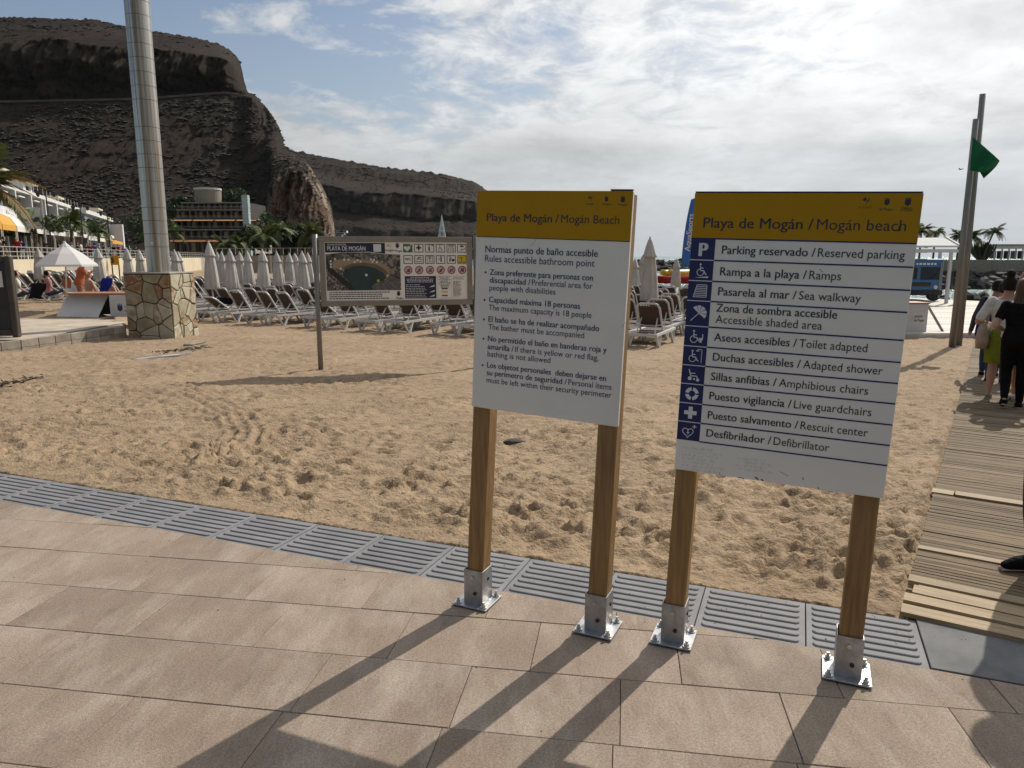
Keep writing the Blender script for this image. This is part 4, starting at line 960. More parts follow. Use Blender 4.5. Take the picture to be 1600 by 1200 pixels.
# ------------------------------------------------------------------ loungers
def lounger(back):
    root = thing('sun_lounger', 'x', 'sun lounger')
    w, z = 0.33, 0.335; f = MB()
    for s in (-1, 1): f.bar((s*w, -0.86, z), (s*w, 1.05, z), 0.055, 0.06)
    for y in (-0.86, 1.05): f.bar((-w-0.028, y, z), (w+0.028, y, z), 0.06, 0.062)
    f.bar((-w, 0.1, z), (w, 0.1, z), 0.04)
    f.build('frame', 'white_plastic', root)
    for s in (-1, 1):
        for y in (-0.66, 0.80):
            MB().bar((s*w, y-0.20, z-0.03), (s*(w+0.03), y-0.02, 0.02), 0.05, 0.045).bar((s*w, y+0.20, z-0.03), (s*(w+0.03), y+0.02, 0.02), 0.05, 0.045).box((s*(w+0.03), y, 0.012), (0.05, 0.10, 0.03)).build('leg', 'white_plastic', root)
    MB().box((0, 0.54, z+0.022), (2*w-0.055, 0.98, 0.016)).build('seat_sling', 'brown_sling', root)
    c, s = math.cos(back), math.sin(back); hy, hz_ = 0.02, z+0.04
    bp_ = lambda x, l, o=0.0: (x, hy-l*c-o*s*0+o*s, hz_+l*s+o*c)
    b = MB()
    for q in (-1, 1): b.tube([bp_(q*0.27, 0), bp_(q*0.27, 0.66), bp_(q*0.23, 0.75), bp_(q*0.17, 0.785)], 0.027, 6)
    b.tube([bp_(-0.18, 0.785), bp_(0.18, 0.785)], 0.027, 6)
    b.tube([bp_(-0.27, 0.20, -0.035), bp_(-0.15, 0.17, -0.05), bp_(0.15, 0.17, -0.05), bp_(0.27, 0.20, -0.035)], 0.018, 6)
    bf = b.build('backrest_frame', 'white_plastic', root)
    if back > 0.5:
        for q in (-1, 1): MB().bar(bp_(q*0.19, 0.38, -0.02), (q*0.22, -0.55, z), 0.025).build('prop', 'white_plastic', bf)
    MB().add([bp_(-0.25, 0.08), bp_(0.25, 0.08), bp_(0.235, 0.70), bp_(-0.235, 0.70), bp_(-0.25, 0.08, 0.012), bp_(0.25, 0.08, 0.012), bp_(0.235, 0.70, 0.012), bp_(-0.235, 0.70, 0.012)],
             [(3, 2, 1, 0), (4, 5, 6, 7), (0, 1, 5, 4), (1, 2, 6, 5), (2, 3, 7, 6), (3, 0, 4, 7)]).build('backrest_sling', 'brown_sling', root)
    lc = MB()                              # lacing along the top bar
    for i in range(7):
        x = -0.19+0.38*i/6; lc.bar(bp_(x-0.02, 0.70, 0.006), bp_(x+0.01, 0.775, 0.006), 0.018, 0.010)
    lc.build('lacing', 'brown_sling', root)
    return root
L_up, L_mid = lounger(R(56)), lounger(R(34)); used = {L_up.name: False, L_mid.name: False}
RD, FD = Vector((-0.877, 0.480)), Vector((0.480, 0.877)); A0 = Vector((3.35, 17.3)); lrz = math.atan2(-FD.x, FD.y)
random.seed(31); nl = 0
GRPL = 'brown sun loungers in rows on the beach'
rowname = ['front row', 'second row', 'third row', 'middle rows', 'middle rows', 'far rows', 'far rows', 'far rows', 'far rows']
lounger_spots = []
for k in range(9):
    for pair in range(-3, 17):
        for j in (0, 1):
            s_ = pair*2.35+j*0.84+(k % 2)*0.35+random.uniform(-0.10, 0.10); p = A0+RD*s_+FD*(k*1.95+random.uniform(-0.15, 0.15))
            u, v = PX((p.x, p.y, sz(p.x, p.y)))
            if not (-25 < u < 1085): continue
            if (p.x < -7.2 and p.y < 22.9) or (p.x < -8.2 and p.y < 24.6 and p.x/p.y < -.48): continue
            if k >= 7 and u > 500 and u < 990: continue
            if w_ is None: continue
            up = random.random() < 0.86
            pr_ = L_up if up else L_mid
            rz = lrz+random.uniform(-0.07, 0.07)
            if u < 700: side = 'left of the board post' if u < 500 else 'behind the information board'
            elif u < 980: side = 'behind the rules sign'
            else: side = 'between the signs'
            lab = '%s sun lounger with white frame, %s %s' % ('raised' if up else 'reclined', rowname[k], side)
            loc = (p.x, p.y, sz(p.x, p.y)-0.012)
            if not used[pr_.name]: used[pr_.name] = True; pr_.location = loc; pr_.rotation_euler.z = rz; pr_['label'] = lab; pr_['group'] = GRPL
            else: pr_ = dup(pr_, loc, rz, lab, GRPL)
            lounger_spots.append((k, u, side, 'raised' if up else 'reclined', pr_)); nl += 1
rown = ('nearest row', 'second row', 'third row', 'fourth row', 'fifth row', 'sixth row', 'seventh row', 'eighth row', 'farthest row')
for k in range(9):
    for side in sorted(set(q[2] for q in lounger_spots)):
        for i, q in enumerate(sorted([q for q in lounger_spots if q[0] == k and q[2] == side], key=lambda q: q[1])):
            q[4]['label'] = '%s brown lounger, %s from left in the %s %s' % (q[3], ORD[i], rown[k], side)

# ------------------------------------------------------------------ parasols
def star_ring(r, z, n=8, fold=0.22, tw=0.0):
    out = []
    for i in range(n*4):
        a = 2*math.pi*i/(n*4)+tw; f = 1-fold*(0.5-0.5*math.cos(n*a)); out.append((r*f*math.cos(a), r*f*math.sin(a), z))
    return out
def parasol():
    root = thing('closed_parasol', 'x', 'parasol', group='closed cream parasols among the loungers')
    MB().tube([(0, 0, -0.1), (0, 0, 1.1)], 0.022, 8).build('pole', 'white_plastic', root)
    MB().loft([star_ring(r, z, 8, f) for r, z, f in ((0.245, 0.92, .30), (0.25, 1.0, .28), (0.225, 1.35, .22), (0.19, 1.7, .2), (0.15, 2.0, .2), (0.11, 2.2, .15), (0.04, 2.42, .05))], True).build('canopy', 'canvas', root, smooth=True)
    MB().loft([star_ring(r, z, 8, f) for r, z, f in ((0.20, 2.02, .16), (0.175, 2.07, .14), (0.11, 2.28, .1), (0.05, 2.45, .05), (0.03, 2.47, 0))], True).build('top_flap', 'canvas', root, smooth=True)
    MB().ell([(0, 0, 2.46, .016, .016), (0, 0, 2.50, .03, .03), (0, 0, 2.535, .012, .012)], 8).build('finial', 'white_plastic', root)
    return root
pars = []; PR = parasol(); first = True; random.seed(3)
for i, (u, v, Y, sc_) in enumerate(((58, 387, 31, 1), (152, 388, 32, 1), (199, 387, 31, 1), (219, 390, 35, 1), (273, 390, 31, 1), (281, 393, 36, 1), (327, 379, 26, 1.02), (337, 394, 40, 1), (347, 393, 34, 1), (359, 389, 28.5, 1), (375, 393, 36, 1), (387, 392, 33, 1), (408, 389, 29, 1), (434, 393, 33, 1), (450, 395, 37, 1), (463, 395, 39, 1), (473, 392, 29, 1), (482, 394, 36, 1),
        (1018, 373, 19.6, 1.02), (1003, 398, 40, 1), (991, 404, 34, 1), (1057, 404, 36, 1))):
    p = P(u, v, Y); z0 = sz(p.x, p.y); s = sc_*(p.z-z0)/2.53
    where = 'between the two timber signs' if u > 900 else ('behind the steel column' if 230 < u < 300 else ('left of the steel column' if u < 230 else 'right of the steel column'))
    size = 'nearest tall' if u in (327, 1018) else 'slim'
    lab = '%s closed cream parasol standing %s' % (size, where)
    if first: r_ = PR; first = False; r_.location = (p.x, p.y, z0); r_['label'] = lab
    else: r_ = dup(PR, (p.x, p.y, z0), random.uniform(0, 6), lab)
    r_.scale = (random.uniform(1.0, 1.15),)*2+(s,); r_.rotation_euler.x, r_.rotation_euler.y = random.gauss(0, .02), random.gauss(0, .02); pars.append((where, u, size, r_))
for where in sorted(set(q[0] for q in pars)):
    for i, q in enumerate(sorted([q for q in pars if q[0] == where], key=lambda q: q[1])): q[3]['label'] = '%s closed cream parasol, %s from the left of those %s' % (q[2], ORD[i], where)
# open white parasol
p = P(101, 380, 21.9); z0 = 0.012; top = p.z
op = thing('open_parasol', 'open white beach parasol shading loungers beside the white box', 'parasol', (p.x, p.y, z0)); H_ = top-z0
MB().tube([(-0.15, 0, -0.05), (0, 0, H_-0.1)], 0.022, 8).build('pole', 'white_plastic', op)
def pan(r, z, n=8): return [(r*math.cos(2*math.pi*i/n+0.2), r*math.sin(2*math.pi*i/n+0.2), z) for i in range(n)]
rings = [pan(0.86, H_-0.68), pan(0.85, H_-0.62), pan(0.48, H_-0.31), pan(0.10, H_-0.07), pan(0.02, H_-0.03)]
for i in range(8):
    vs = [];
    for r in rings: vs += [r[i], r[(i+1) % 8]]
    MB().add(vs, [(2*k, 2*k+1, 2*k+3, 2*k+2) for k in range(4)]).build('canopy_panel', 'white_canvas', op)
MB().loft([star_ring(0.16, H_-0.10, 8, .1), star_ring(0.06, H_-0.01, 8, .05), star_ring(0.02, H_+0.06, 8, 0)]).build('top_flap', 'white_canvas', op)
for i in range(8): q = rings[0][i]; MB().bar((0, 0, H_-0.10), (q[0]*0.98, q[1]*0.98, q[2]+0.03), 0.014).build('rib', 'white_plastic', op)

# ------------------------------------------------------------------ flag poles and green flag
f2b = GS(1487, 543); fb = P(1500, 520, f2b.y+0.4); fb.z = sz(fb.x, fb.y); ft = P(1535.5, 147, fb.y)
tag(MB().tube([(fb.x, fb.y, fb.z-0.1), (ft.x, ft.y, ft.z)], [0.072, 0.064], 16).build('flag_pole', 'steel_pole', smooth=True), 'taller grey steel flag pole standing in the sand by the boardwalk', 'pole')
f2 = P(1525, 186, f2b.y)
tag(MB().tube([(f2b.x, f2b.y, f2b.z-0.1), (f2.x, f2.y, f2.z)], [0.07, 0.062], 16).build('support_pole', 'steel_pole', smooth=True), 'shorter grey pole standing in front of the flag pole', 'pole')
fl_u = [[(1520, 214), (1534, 226), (1547, 237), (1562, 251)], [(1519, 231), (1533, 241), (1546, 252), (1557, 259)], [(1517, 250), (1530, 256), (1541, 266), (1549, 268)], [(1516, 266), (1525, 268), (1531, 269), (1537, 279)]]
gu = np.array(fl_u, float); nI = 16; gv = np.zeros((nI, nI, 3))
for i in range(nI):
    for j in range(nI):
        a, b = 3*i/(nI-1), 3*j/(nI-1); i0, j0 = min(int(a), 2), min(int(b), 2); fa_, fb_ = a-i0, b-j0
        q = gu[i0, j0]*(1-fa_)*(1-fb_)+gu[i0+1, j0]*fa_*(1-fb_)+gu[i0, j0+1]*(1-fa_)*fb_+gu[i0+1, j0+1]*fa_*fb_
        w_p = P(q[0], q[1], fb.y-0.62+0.5*(b/3)*0-0.17*math.sin(b*3.1+a*1.3)*(.25+b/4)+0.10*(b/3)); gv[i, j] = w_p
fo = obj('green_flag', grid_mesh('green_flag', gv, MT['flag_green'])); sm = fo.modifiers.new('thick', 'SOLIDIFY'); sm.thickness = 0.004
tag(fo, 'plain green beach flag hanging folded from the tall pole', 'flag')

# ------------------------------------------------------------------ white deck, pergola, van, box
zd = -0.30
deck = thing('white_deck', 'pale timber deck platform at the end of the boardwalk', 'deck', (0, 0, 0))
dq = [G(1395, 521, zd), G(1660, 519, zd), G(1700, 478, zd), G(1555, 471.5, zd), G(1420, 465, zd), G(1300, 467, zd)]
MB().prism([(q.x, q.y) for q in dq], zd-0.5, zd-0.16).build('substructure', 'dark_brown', deck)
dp = [Vector((q.x, q.y)) for q in dq]; ymin, ymax = min(q.y for q in dp), max(q.y for q in dp); y = ymin
random.seed(6)
while y < ymax:
    w = 0.145; cl_ = clip_poly([Vector((q.x, q.y)) for q in dp], Vector((0, y)), Vector((0, -1))); cl_ = clip_poly(cl_, Vector((0, y+w-0.008)), Vector((0, 1))) if len(cl_) > 2 else []
    if len(cl_) > 2: MB().prism([(q.x, q.y) for q in cl_], zd-0.03, zd+random.uniform(-.003, .003)).build('plank', 'deck_wood', deck)
    y += w
MB().prism([(dq[0].x, dq[0].y-0.04), (dq[1].x, dq[1].y-0.04), (dq[1].x, dq[1].y), (dq[0].x, dq[0].y)], zd-0.16, zd-0.02).build('fascia', 'deck_wood', deck)
# white planter box with lettering and its propped lid
wx = GS(1432, 527); by = wx.y
bx2 = thing('white_crate', 'white box on short feet with dark lettering beside the deck', 'box', (wx.x, by, wx.z))
hw = 0.62; hz2 = P(1432, 474, by).z-wx.z
MB().box((-0.22, 0.4, hz2/2+0.05), (1.0, 0.7, hz2-0.12)).build('box_body', 'box_white', bx2, bevel=0.01)
MB().box((-0.22, 0.4, hz2), (1.04, 0.74, 0.03)).build('lid', 'box_trim', bx2)
for xx in (-0.6, 0.12): MB().box((xx, 0.2, 0.03), (0.09, 0.09, 0.16)).build('foot', 'box_trim', bx2)
Flat(0.047).rect(-0.10, 0.36, 0.22, 0.66).build('label_sheet', 'paper', bx2)
for txt, a, b, w in (('ayuntamiento', -0.08, 0.53, 0.22), ('de Mogán', -0.08, 0.42, 0.26)):
    me = text_me(txt, 'dark_ink', 0.01); lay(me, a, b, w, 0.11, y=0.044); obj('lettering', me, bx2)
a, b = P(1446, 471, by+0.5), P(1480, 530, by+0.1)
tag(MB().bar(a, b, 0.035, 0.06).build('leaning_prop', 'steel_pole'), 'thin grey bar leaning from the white box to the sand', 'bar')
# pergola
pg = thing('pergola', 'white framed pergola with sagging canvas roof on the deck', 'pergola', (0, 0, 0)); Yp = 31.5
posts = [(1406, 470), (1448, 469), (1483, 468), (1497, 464), (1461, 462)]
zr = P(1480, 392, Yp).z
for i, (u, v) in enumerate(((1405, 467), (1462, 466), (1479, 465.5), (1499, 466))):
    Yq = Yp if i != 1 else Yp+2.5; a = P(u, v, Yq); MB().bar((a.x, a.y, zd), (a.x, a.y, zr), 0.11).build('post', 'white_wall', pg)
xL, xR = P(1380, 395, Yp).x, P(1501, 395, Yp).x
for yq in (Yp-0.1, Yp+2.6): MB().bar((xL, yq, zr), (xR, yq, zr), 0.10, 0.14).build('beam', 'white_wall', pg)
for z_ in (zd+1.35, zd+1.75): MB().bar((xL, Yp+2.6, z_), (xR, Yp+2.6, z_), 0.05, 0.10).build('rail', 'white_wall', pg)
ap = P(1478, 371, Yp+1.2); el = P(1502, 385, Yp-0.2); er = (xR, Yp+2.7, el.z); xl = xL-3
rf = MB().add([(xl, Yp-0.2, el.z), el, ap, (xl, ap.y, ap.z-0.1)], [(0, 1, 2, 3)]).build('canvas_roof', 'white_canvas', pg); rf.modifiers.new('t', 'SOLIDIFY').thickness = 0.02
rf = MB().add([(xl, ap.y, ap.z-0.1), ap, er, (xl, Yp+2.7, el.z)], [(0, 1, 2, 3)]).build('canvas_roof', 'white_canvas', pg); rf.modifiers.new('t', 'SOLIDIFY').thickness = 0.02
rf = MB().add([el, er, ap], [(0, 1, 2)]).build('canvas_end', 'white_canvas', pg); rf.modifiers.new('t', 'SOLIDIFY').thickness = 0.02
MB().bar(el, ap, 0.09).bar(ap, er, 0.09).bar((xl, Yp-0.2, el.z), el, 0.07).build('roof_edge', 'white_wall', pg)
# blue kiosk van under it
vx0, vx1 = P(1400, 440, 33.2).x, P(1473, 440, 33.2).x; vb = zd
vn = thing('blue_van', 'blue box van parked behind the pergola posts', 'van', ((vx0+vx1)/2, 34.2, vb)); vw = vx1-vx0; vh = P(1440, 405, 33.2).z-vb
MB().box((0, 0, vh/2+0.18), (vw, 2.0, vh-0.34)).build('body', 'blue_paint', vn, bevel=0.08, seg=3)
MB().box((vw*0.22, -1.004, vh*0.66), (vw*0.42, 0.02, vh*0.30)).build('windscreen', 'dark_glass', vn)
MB().box((-vw*0.25, -1.004, vh*0.66), (vw*0.38, 0.02, vh*0.28)).build('windscreen', 'dark_glass', vn)
MB().box((0, -1.03, 0.38), (vw*1.0, 0.12, 0.24)).build('bumper', 'black_rubber', vn, bevel=0.03)
for s in (-1, 1):
    wv = MB().tube([(s*(vw/2-0.28), -0.96, 0.28), (s*(vw/2-0.28), -0.72, 0.28)], 0.28, 16).build('wheel', 'black_rubber', vn)
    MB().tube([(s*(vw/2-0.3), -1.02, 0.62), (s*(vw/2-0.3), -0.98, 0.62)], 0.09, 12).build('headlight', 'white_plastic', vn)
MB().box((vw*0.44, -1.01, vh*0.5), (0.10, 0.03, vh*0.85)).build('door_pillar', 'steel_pole', vn)
fl = Flat(-1.006); xq = -vw*.10; random.seed(14)
while xq < vw*.34: w = random.uniform(.08, .14); fl.rect(xq, vh*.865, xq+w, vh*.91); xq += w+.05
fl.build('worn_lettering', 'white_ink', vn)['kind'] = 'stuff'
for xq in (-.3, .22): MB().bar((vw*xq, -1.03, vh*.52), (vw*(xq+.16), -1.03, vh*.66), .03).build('wiper', 'black_rubber', vn)
MB().box((0, -1.006, vh*.40), (vw*.5, .02, vh*.10)).build('grille', 'dark_panel', vn); MB().box((-vw*.28, -1.008, vh*.27), (.42, .02, .11)).build('number_plate', 'paper', vn)
# ------------------------------------------------------------------ people
mk('skin_fair', (0.45, 0.26, 0.18), 0.55, var=0.12); mk('skin_tan', (0.36, 0.13, 0.055), 0.5, var=0.15); mk('skin_mid', (0.38, 0.20, 0.13), 0.55, var=0.1)
mk('hair_dark', (0.009, 0.008, 0.007), 0.65, col2=(0.022, 0.017, 0.013), vscale=5, stretch=(24, 24, 3), spec=0.12, bump=.6, bscale=6); mk('hair_brown', (0.045, 0.027, 0.017), 0.55, col2=(0.13, 0.082, 0.05), vscale=4, stretch=(30, 30, 2), spec=.25, bump=.8, bscale=5); mk('hair_grey', (0.42, 0.40, 0.37), 0.6, var=0.2, vscale=30); mk('hair_sandy', (0.20, 0.12, 0.07), 0.5, var=0.3, vscale=30)
for nm, c in (('cloth_black', (0.008, 0.008, 0.009)), ('cloth_white', (0.66, 0.65, 0.62)), ('cloth_lime', (0.20, 0.24, 0.025)), ('cloth_blue', (0.012, 0.03, 0.24)), ('cloth_grey', (0.06, 0.065, 0.075)), ('cloth_denim', (0.04, 0.06, 0.11)), ('cloth_beige', (0.40, 0.31, 0.22)), ('cloth_red', (0.30, 0.03, 0.03)), ('cloth_teal', (0.10, 0.36, 0.32)), ('cloth_pink', (0.45, 0.2, 0.22)), ('shoe_sole', (0.45, 0.33, 0.28)), ('cloth_stone', (0.32, 0.29, 0.25))):
    mk(nm, c, 0.9, var=0.25, vscale=9, bump=0.9, bscale=9, bdist=0.04, spec=0.12)
TMP = bpy.data.scenes.new('workbench')
def remesh(mb, vox, mat, smooth=3):
    me = mb.mesh('tmp', mat); o = bpy.data.objects.new('tmp', me); TMP.collection.objects.link(o)
    r = o.modifiers.new('r', 'REMESH'); r.mode = 'VOXEL'; r.voxel_size = vox
    s = o.modifiers.new('s', 'SMOOTH'); s.iterations = smooth; s.factor = 0.5
    
    with bpy.context.temp_override(scene=TMP, view_layer=TMP.view_layers[0]):
        dg = bpy.context.evaluated_depsgraph_get(); out = bpy.data.meshes.new_from_object(o.evaluated_get(dg), depsgraph=dg)
    bpy.data.objects.remove(o)
    out.materials.clear(); out.materials.append(MT[mat]); out.polygons.foreach_set('use_smooth', [True]*len(out.polygons)); out.update(); return out
def limb(mb, pts, rad, n=10, g=0.0):
    P_ = [Vector(p) for p in pts]; mb.tube(P_, [r+g for r in rad], n)
    for p, r in ((P_[0], rad[0]), (P_[-1], rad[-1])):
        rr = r+g; mb.ell([(p.x, p.y, p.z+rr*math.sin(a), rr*math.cos(a), rr*math.cos(a)) for a in (-1.45, -1.0, -0.5, 0, 0.5, 1.0, 1.45)], n)
STAND = dict(el=(0.17, -0.03, 0.62), wl=(0.19, 0.04, 0.47), er=(-0.17, -0.03, 0.62), wr=(-0.19, 0.04, 0.47), kl=(0.055, 0.01, 0.285), al=(0.06, -0.02, 0.045), kr=(-0.055, 0.01, 0.285), ar=(-0.06, -0.02, 0.045), hipz=0.0, lean=0.0)
def person(name, label, loc, yaw, H, top, bottom, skin, hair, pose=None, vox=0.016, shoes='cloth_black', sleeve=0.55, hairlen=0, group=None, bulk=1.0, hair_kind='short', extras=None, fingers=True, hem=0.30, toe=True):
    """local frame: +Y is forwards, x right-handed, heights as fractions of H"""
    q = dict(STAND); q.update(pose or {}); root = thing(name, label, 'person', loc, yaw, group)
    hz_, ln = q['hipz'], q['lean']
    def S(p): return Vector((p[0]*H, (p[1])*H, p[2]*H))
    def T(p):                             # upper body leans about the hips
        z = p[2]-0.53; return Vector(((p[0])*H, (p[1]*math.cos(ln)+z*math.sin(ln))*H, (0.53+hz_+z*math.cos(ln)-p[1]*math.sin(ln))*H))
    b_ = bulk; tors = [(0, 0, .465, .045, .05), (0, 0, .485, .085, .062), (0, -.006, .52, .103, .074), (0, -.004, .56, .097, .068), (0, .004, .62, .082, .06), (0, .004, .68, .088, .064), (0, .004, .735, .100, .070), (0, 0, .785, .104, .060), (0, -.004, .815, .085, .046), (0, -.006, .835, .045, .036), (0, 0, .87, .032, .034)]
    def torso(mb, g, z0, z1, bb=1.0):
        rings = []
        for (x, y, z, rx, ry) in tors:
            if z < z0-1e-6 or z > z1+1e-6: continue
            rings.append([T((x+(rx*b_*bb+g/H)*math.cos(2*math.pi*j/16), y+(ry*b_*bb+g/H)*math.sin(2*math.pi*j/16), z)) for j in range(16)])
        mb.loft(rings)
    mb = MB(); torso(mb, 0, .46, .88)
    hd = [(0, .004, .852, .02, .024), (0, .018, .866, .033, .040), (0, .016, .885, .041, .050), (0, .010, .91, .045, .056), (0, .004, .935, .046, .058), (0, 0, .965, .041, .052), (0, -.002, .985, .028, .036), (0, -.002, .997, .010, .012)]
    mb.loft([[T((x+rx*math.cos(2*math.pi*j/14), y+ry*math.sin(2*math.pi*j/14), z)) for j in range(14)] for x, y, z, rx, ry in hd])
    mb.loft([[T((rx*math.cos(2*math.pi*j/6), .066+ry*math.sin(2*math.pi*j/6), z)) for j in range(6)] for z, rx, ry in ((.893, .010, .012), (.905, .008, .008), (.922, .004, .004))])   # nose
    for s in (-1, 1): mb.loft([[T((s*.047+.006*math.cos(2*math.pi*j/6), -.004+.012*math.sin(2*math.pi*j/6), z)) for j in range(6)] for z in (.893, .905, .918)])                # ears
    arms = {}
    for s, e, w in ((1, 'el', 'wl'), (-1, 'er', 'wr')):
        sh = T((s*.096*b_, -.004, .795)); el_, wr_ = T(q[e]), T(q[w]); arms[s] = (sh, el_, wr_)
        limb(mb, [sh, sh.lerp(el_, .5), el_], [.031*H*b_, .028*H*b_, .023*H*b_]); limb(mb, [el_, el_.lerp(wr_, .4), wr_], [.022*H*b_, .022*H*b_, .015*H])
        d = (wr_-el_).normalized(); side = d.cross(Vector((0, 1, 0))); side = side.normalized() if side.length > .1 else Vector((1, 0, 0)); nrm = side.cross(d)
        hnd = wr_+d*.045*H; mb.tube([wr_, wr_+d*.02*H, hnd], [.014*H, .022*H, .020*H], 8, ry=[.013*H, .013*H, .011*H])
        if fingers:
            for fi in range(4):
                o = hnd+nrm*(fi-1.5)*.011*H; mb.tube([o-d*.01*H, o+d*.022*H, o+d*(.040-.004*abs(fi-1.3))*H+side*s*.006*H], [.0062*H, .0056*H, .0045*H], 6)
            mb.tube([wr_+d*.012*H+nrm*.012*H, wr_+d*.032*H+nrm*.034*H, wr_+d*.05*H+nrm*.036*H], [.007*H, .0065*H, .005*H], 6)
    legs = {}
    for s, k_, a_ in ((1, 'kl', 'al'), (-1, 'kr', 'ar')):
        hp = S((s*.052*b_, 0, .50+hz_)); kn, an = S(q[k_]), S(q[a_]); legs[s] = (hp, kn, an)
        limb(mb, [hp, hp.lerp(kn, .5), kn], [.052*H*b_, .046*H*b_, .032*H*b_]); limb(mb, [kn, kn.lerp(an, .35), an], [.031*H*b_, .033*H*b_, .019*H])
        ft = q.get('toe'+('l' if s > 0 else 'r'), (0, .09, -.032)); toe_ = an+S(ft)
        mb.tube([an+S((0, -.03, -.02)), an+S((0, 0, -.018)), toe_], [.016*H, .022*H, .014*H], 8)
    obj('body', remesh(mb, vox, skin), root)
    # top
    if top:
        mb = MB(); torso(mb, .012, .485, .83); torso(mb, .016, .485, .62)
        for s in (1, -1):
            sh, el_, wr_ = arms[s]
            if sleeve <= 1: e_ = sh.lerp(el_, sleeve); limb(mb, [sh, e_], [.036*H*b_, .033*H*b_], 10, .006)
            else: limb(mb, [sh, sh.lerp(el_, .5), el_], [.034*H*b_, .031*H*b_, .027*H*b_], 10, .006); limb(mb, [el_, wr_], [.027*H*b_, .021*H], 10, .005)
        obj('top', remesh(mb, vox, top), root)
    if bottom:
        kind, mat = bottom; mb = MB()
        if kind in ('trousers', 'shorts'):
            torso(mb, .012, .465, .56)
            for s in (1, -1):
                hp, kn, an = legs[s]
                if kind == 'trousers':
                    an2 = kn.lerp(an, .93); limb(mb, [hp, hp.lerp(kn, .5), kn], [.053*H*b_, .047*H*b_, .034*H*b_], 12, .007); limb(mb, [kn, kn.lerp(an2, .4), an2], [.034*H*b_, .033*H*b_, .022*H], 12, .007)
                else: limb(mb, [hp, hp.lerp(kn, .5), hp.lerp(kn, .92)], [.055*H*b_, .050*H*b_, .042*H*b_], 12, .008)
            obj('trousers' if kind == 'trousers' else 'shorts', remesh(mb, vox, mat), root)
        elif kind == 'skirt':
            rings = []
            for z, r in ((.575, .098), (.54, .108), (.50, .114), (.44, .117), (hem+.06, .112), (hem, .112)):
                rings.append([S(((r*b_)*(1+.035*math.sin(7*a+z*9))*math.cos(a), (r*b_*.80)*(1+.05*math.sin(5*a))*math.sin(a), z+hz_)) for a in [2*math.pi*j/24 for j in range(24)]])
            mb.loft(rings); obj('skirt', mb.mesh('skirt', mat, True), root)
        elif kind == 'bikini':
            torso(mb, .006, .465, .525); obj('swimsuit', remesh(mb, vox, mat), root)
    if shoes:
        for s, tk in ((1, 'toel'), (-1, 'toer')):
            an = legs[s][2]; ft = Vector(q.get(tk, (0, .09, -.032))); d = Vector((0, ft.y, ft.z)); heel = an+S((0, -.035, -.02))
            toe_ = an+S(ft); up = Vector((0, 0, 1)); mbs = MB()
            mbs.tube([heel-Vector((0, .0, .004*H)), an+S((0, 0, -.016)), an.lerp(toe_, .6)+S((0, 0, -.002)), toe_+S((0, .012, 0))], [.018*H, .030*H, .026*H, .015*H], 10)
            sh_o = obj('shoe', remesh(mbs, min(vox, .012), shoes), root)
            sl_ = MB(); sl_.tube([heel-Vector((0, .01*H, .014*H)), an.lerp(toe_, .5)+S((0, 0, -.020)), toe_+S((0, .016, -.008))], [.020*H, .024*H, .014*H], 8, ry=[.006*H]*3); sl_.build('sole', 'shoe_sole', sh_o)
    # hair
    if hair:
        mb = MB(); g = .007
        rows_ = [(z, rx, ry, y) for x, y, z, rx, ry in hd if z >= .90]
        z_low = .885 if hair_kind != 'short' else .90
        def hr(z, rx, ry, y, back): return [T((rx*math.cos(2*math.pi*j/18)*(1 if math.sin(2*math.pi*j/18) < .2 else .93), y+(ry*math.sin(2*math.pi*j/18) if math.sin(2*math.pi*j/18) < .45 else ry*.45+back*.0), z)) for j in range(18)]
        rr = []
        if hairlen:
            for t_ in (1.0, .75, .5, .25):
                z = .88-hairlen*t_; w = .058+.012*math.sin(t_*3)*1; rr.append([T((w*(1-.25*t_)*math.cos(2*math.pi*j/18)*(1+.06*math.sin(j*2.3+t_*4)), -.028-.012*t_+(.030-.006*t_)*math.sin(2*math.pi*j/18), z+(.012*math.sin(j*1.9) if t_ == 1.0 else 0))) for j in range(18)])
        rr += [hr(.885, .052, .062, -.004, 0), hr(.91, .055, .066, -.002, 0), hr(.935, .056, .068, -.002, 0), hr(.965, .051, .063, -.003, 0), hr(.99, .036, .045, -.003, 0), hr(1.006, .012, .014, -.003, 0)]
        mb.loft(rr)
        if hair_kind == 'bun': mb.ell([], 8) if False else mb.loft([[T((.034*math.cos(a0)*math.cos(2*math.pi*j/12), -.020+.034*math.cos(a0)*math.sin(2*math.pi*j/12), 1.022+.032*math.sin(a0))) for j in range(12)] for a0 in (-1.5, -.9, -.3, .3, .9, 1.5)])
        obj('hair', remesh(mb, vox*.8, hair), root)
    return root, T, S, arms, legs
def at_walk(u, v):                        # pixel -> boardwalk surface
    p = GS(u, v); p.z += 0.022; return p
wyaw = math.atan2(-BD.x, BD.y)            # +Y turned along the boardwalk
random.seed(1)
walkA = dict(kl=(.05, .035, .285), al=(.055, .035, .042), kr=(-.05, .045, .285), ar=(-.055, -.085, .085), toer=(0, .06, -.062), el=(.155, -.05, .64), wl=(.08, .12, .615), er=(-.165, -.06, .635), wr=(-.08, .11, .60), lean=.05)
p = at_walk(1578, 641)
R1 = person('person', 'woman with long hair in black top and black trousers walking away on the boardwalk', p, wyaw+R(4), 1.63, 'cloth_black', ('trousers', 'cloth_black'), 'skin_fair', 'hair_brown', walkA, 0.013, 'cloth_black', 0.55, .19, 'people queueing along the boardwalk', 1.02, 'long')
p = at_walk(1557, 626)
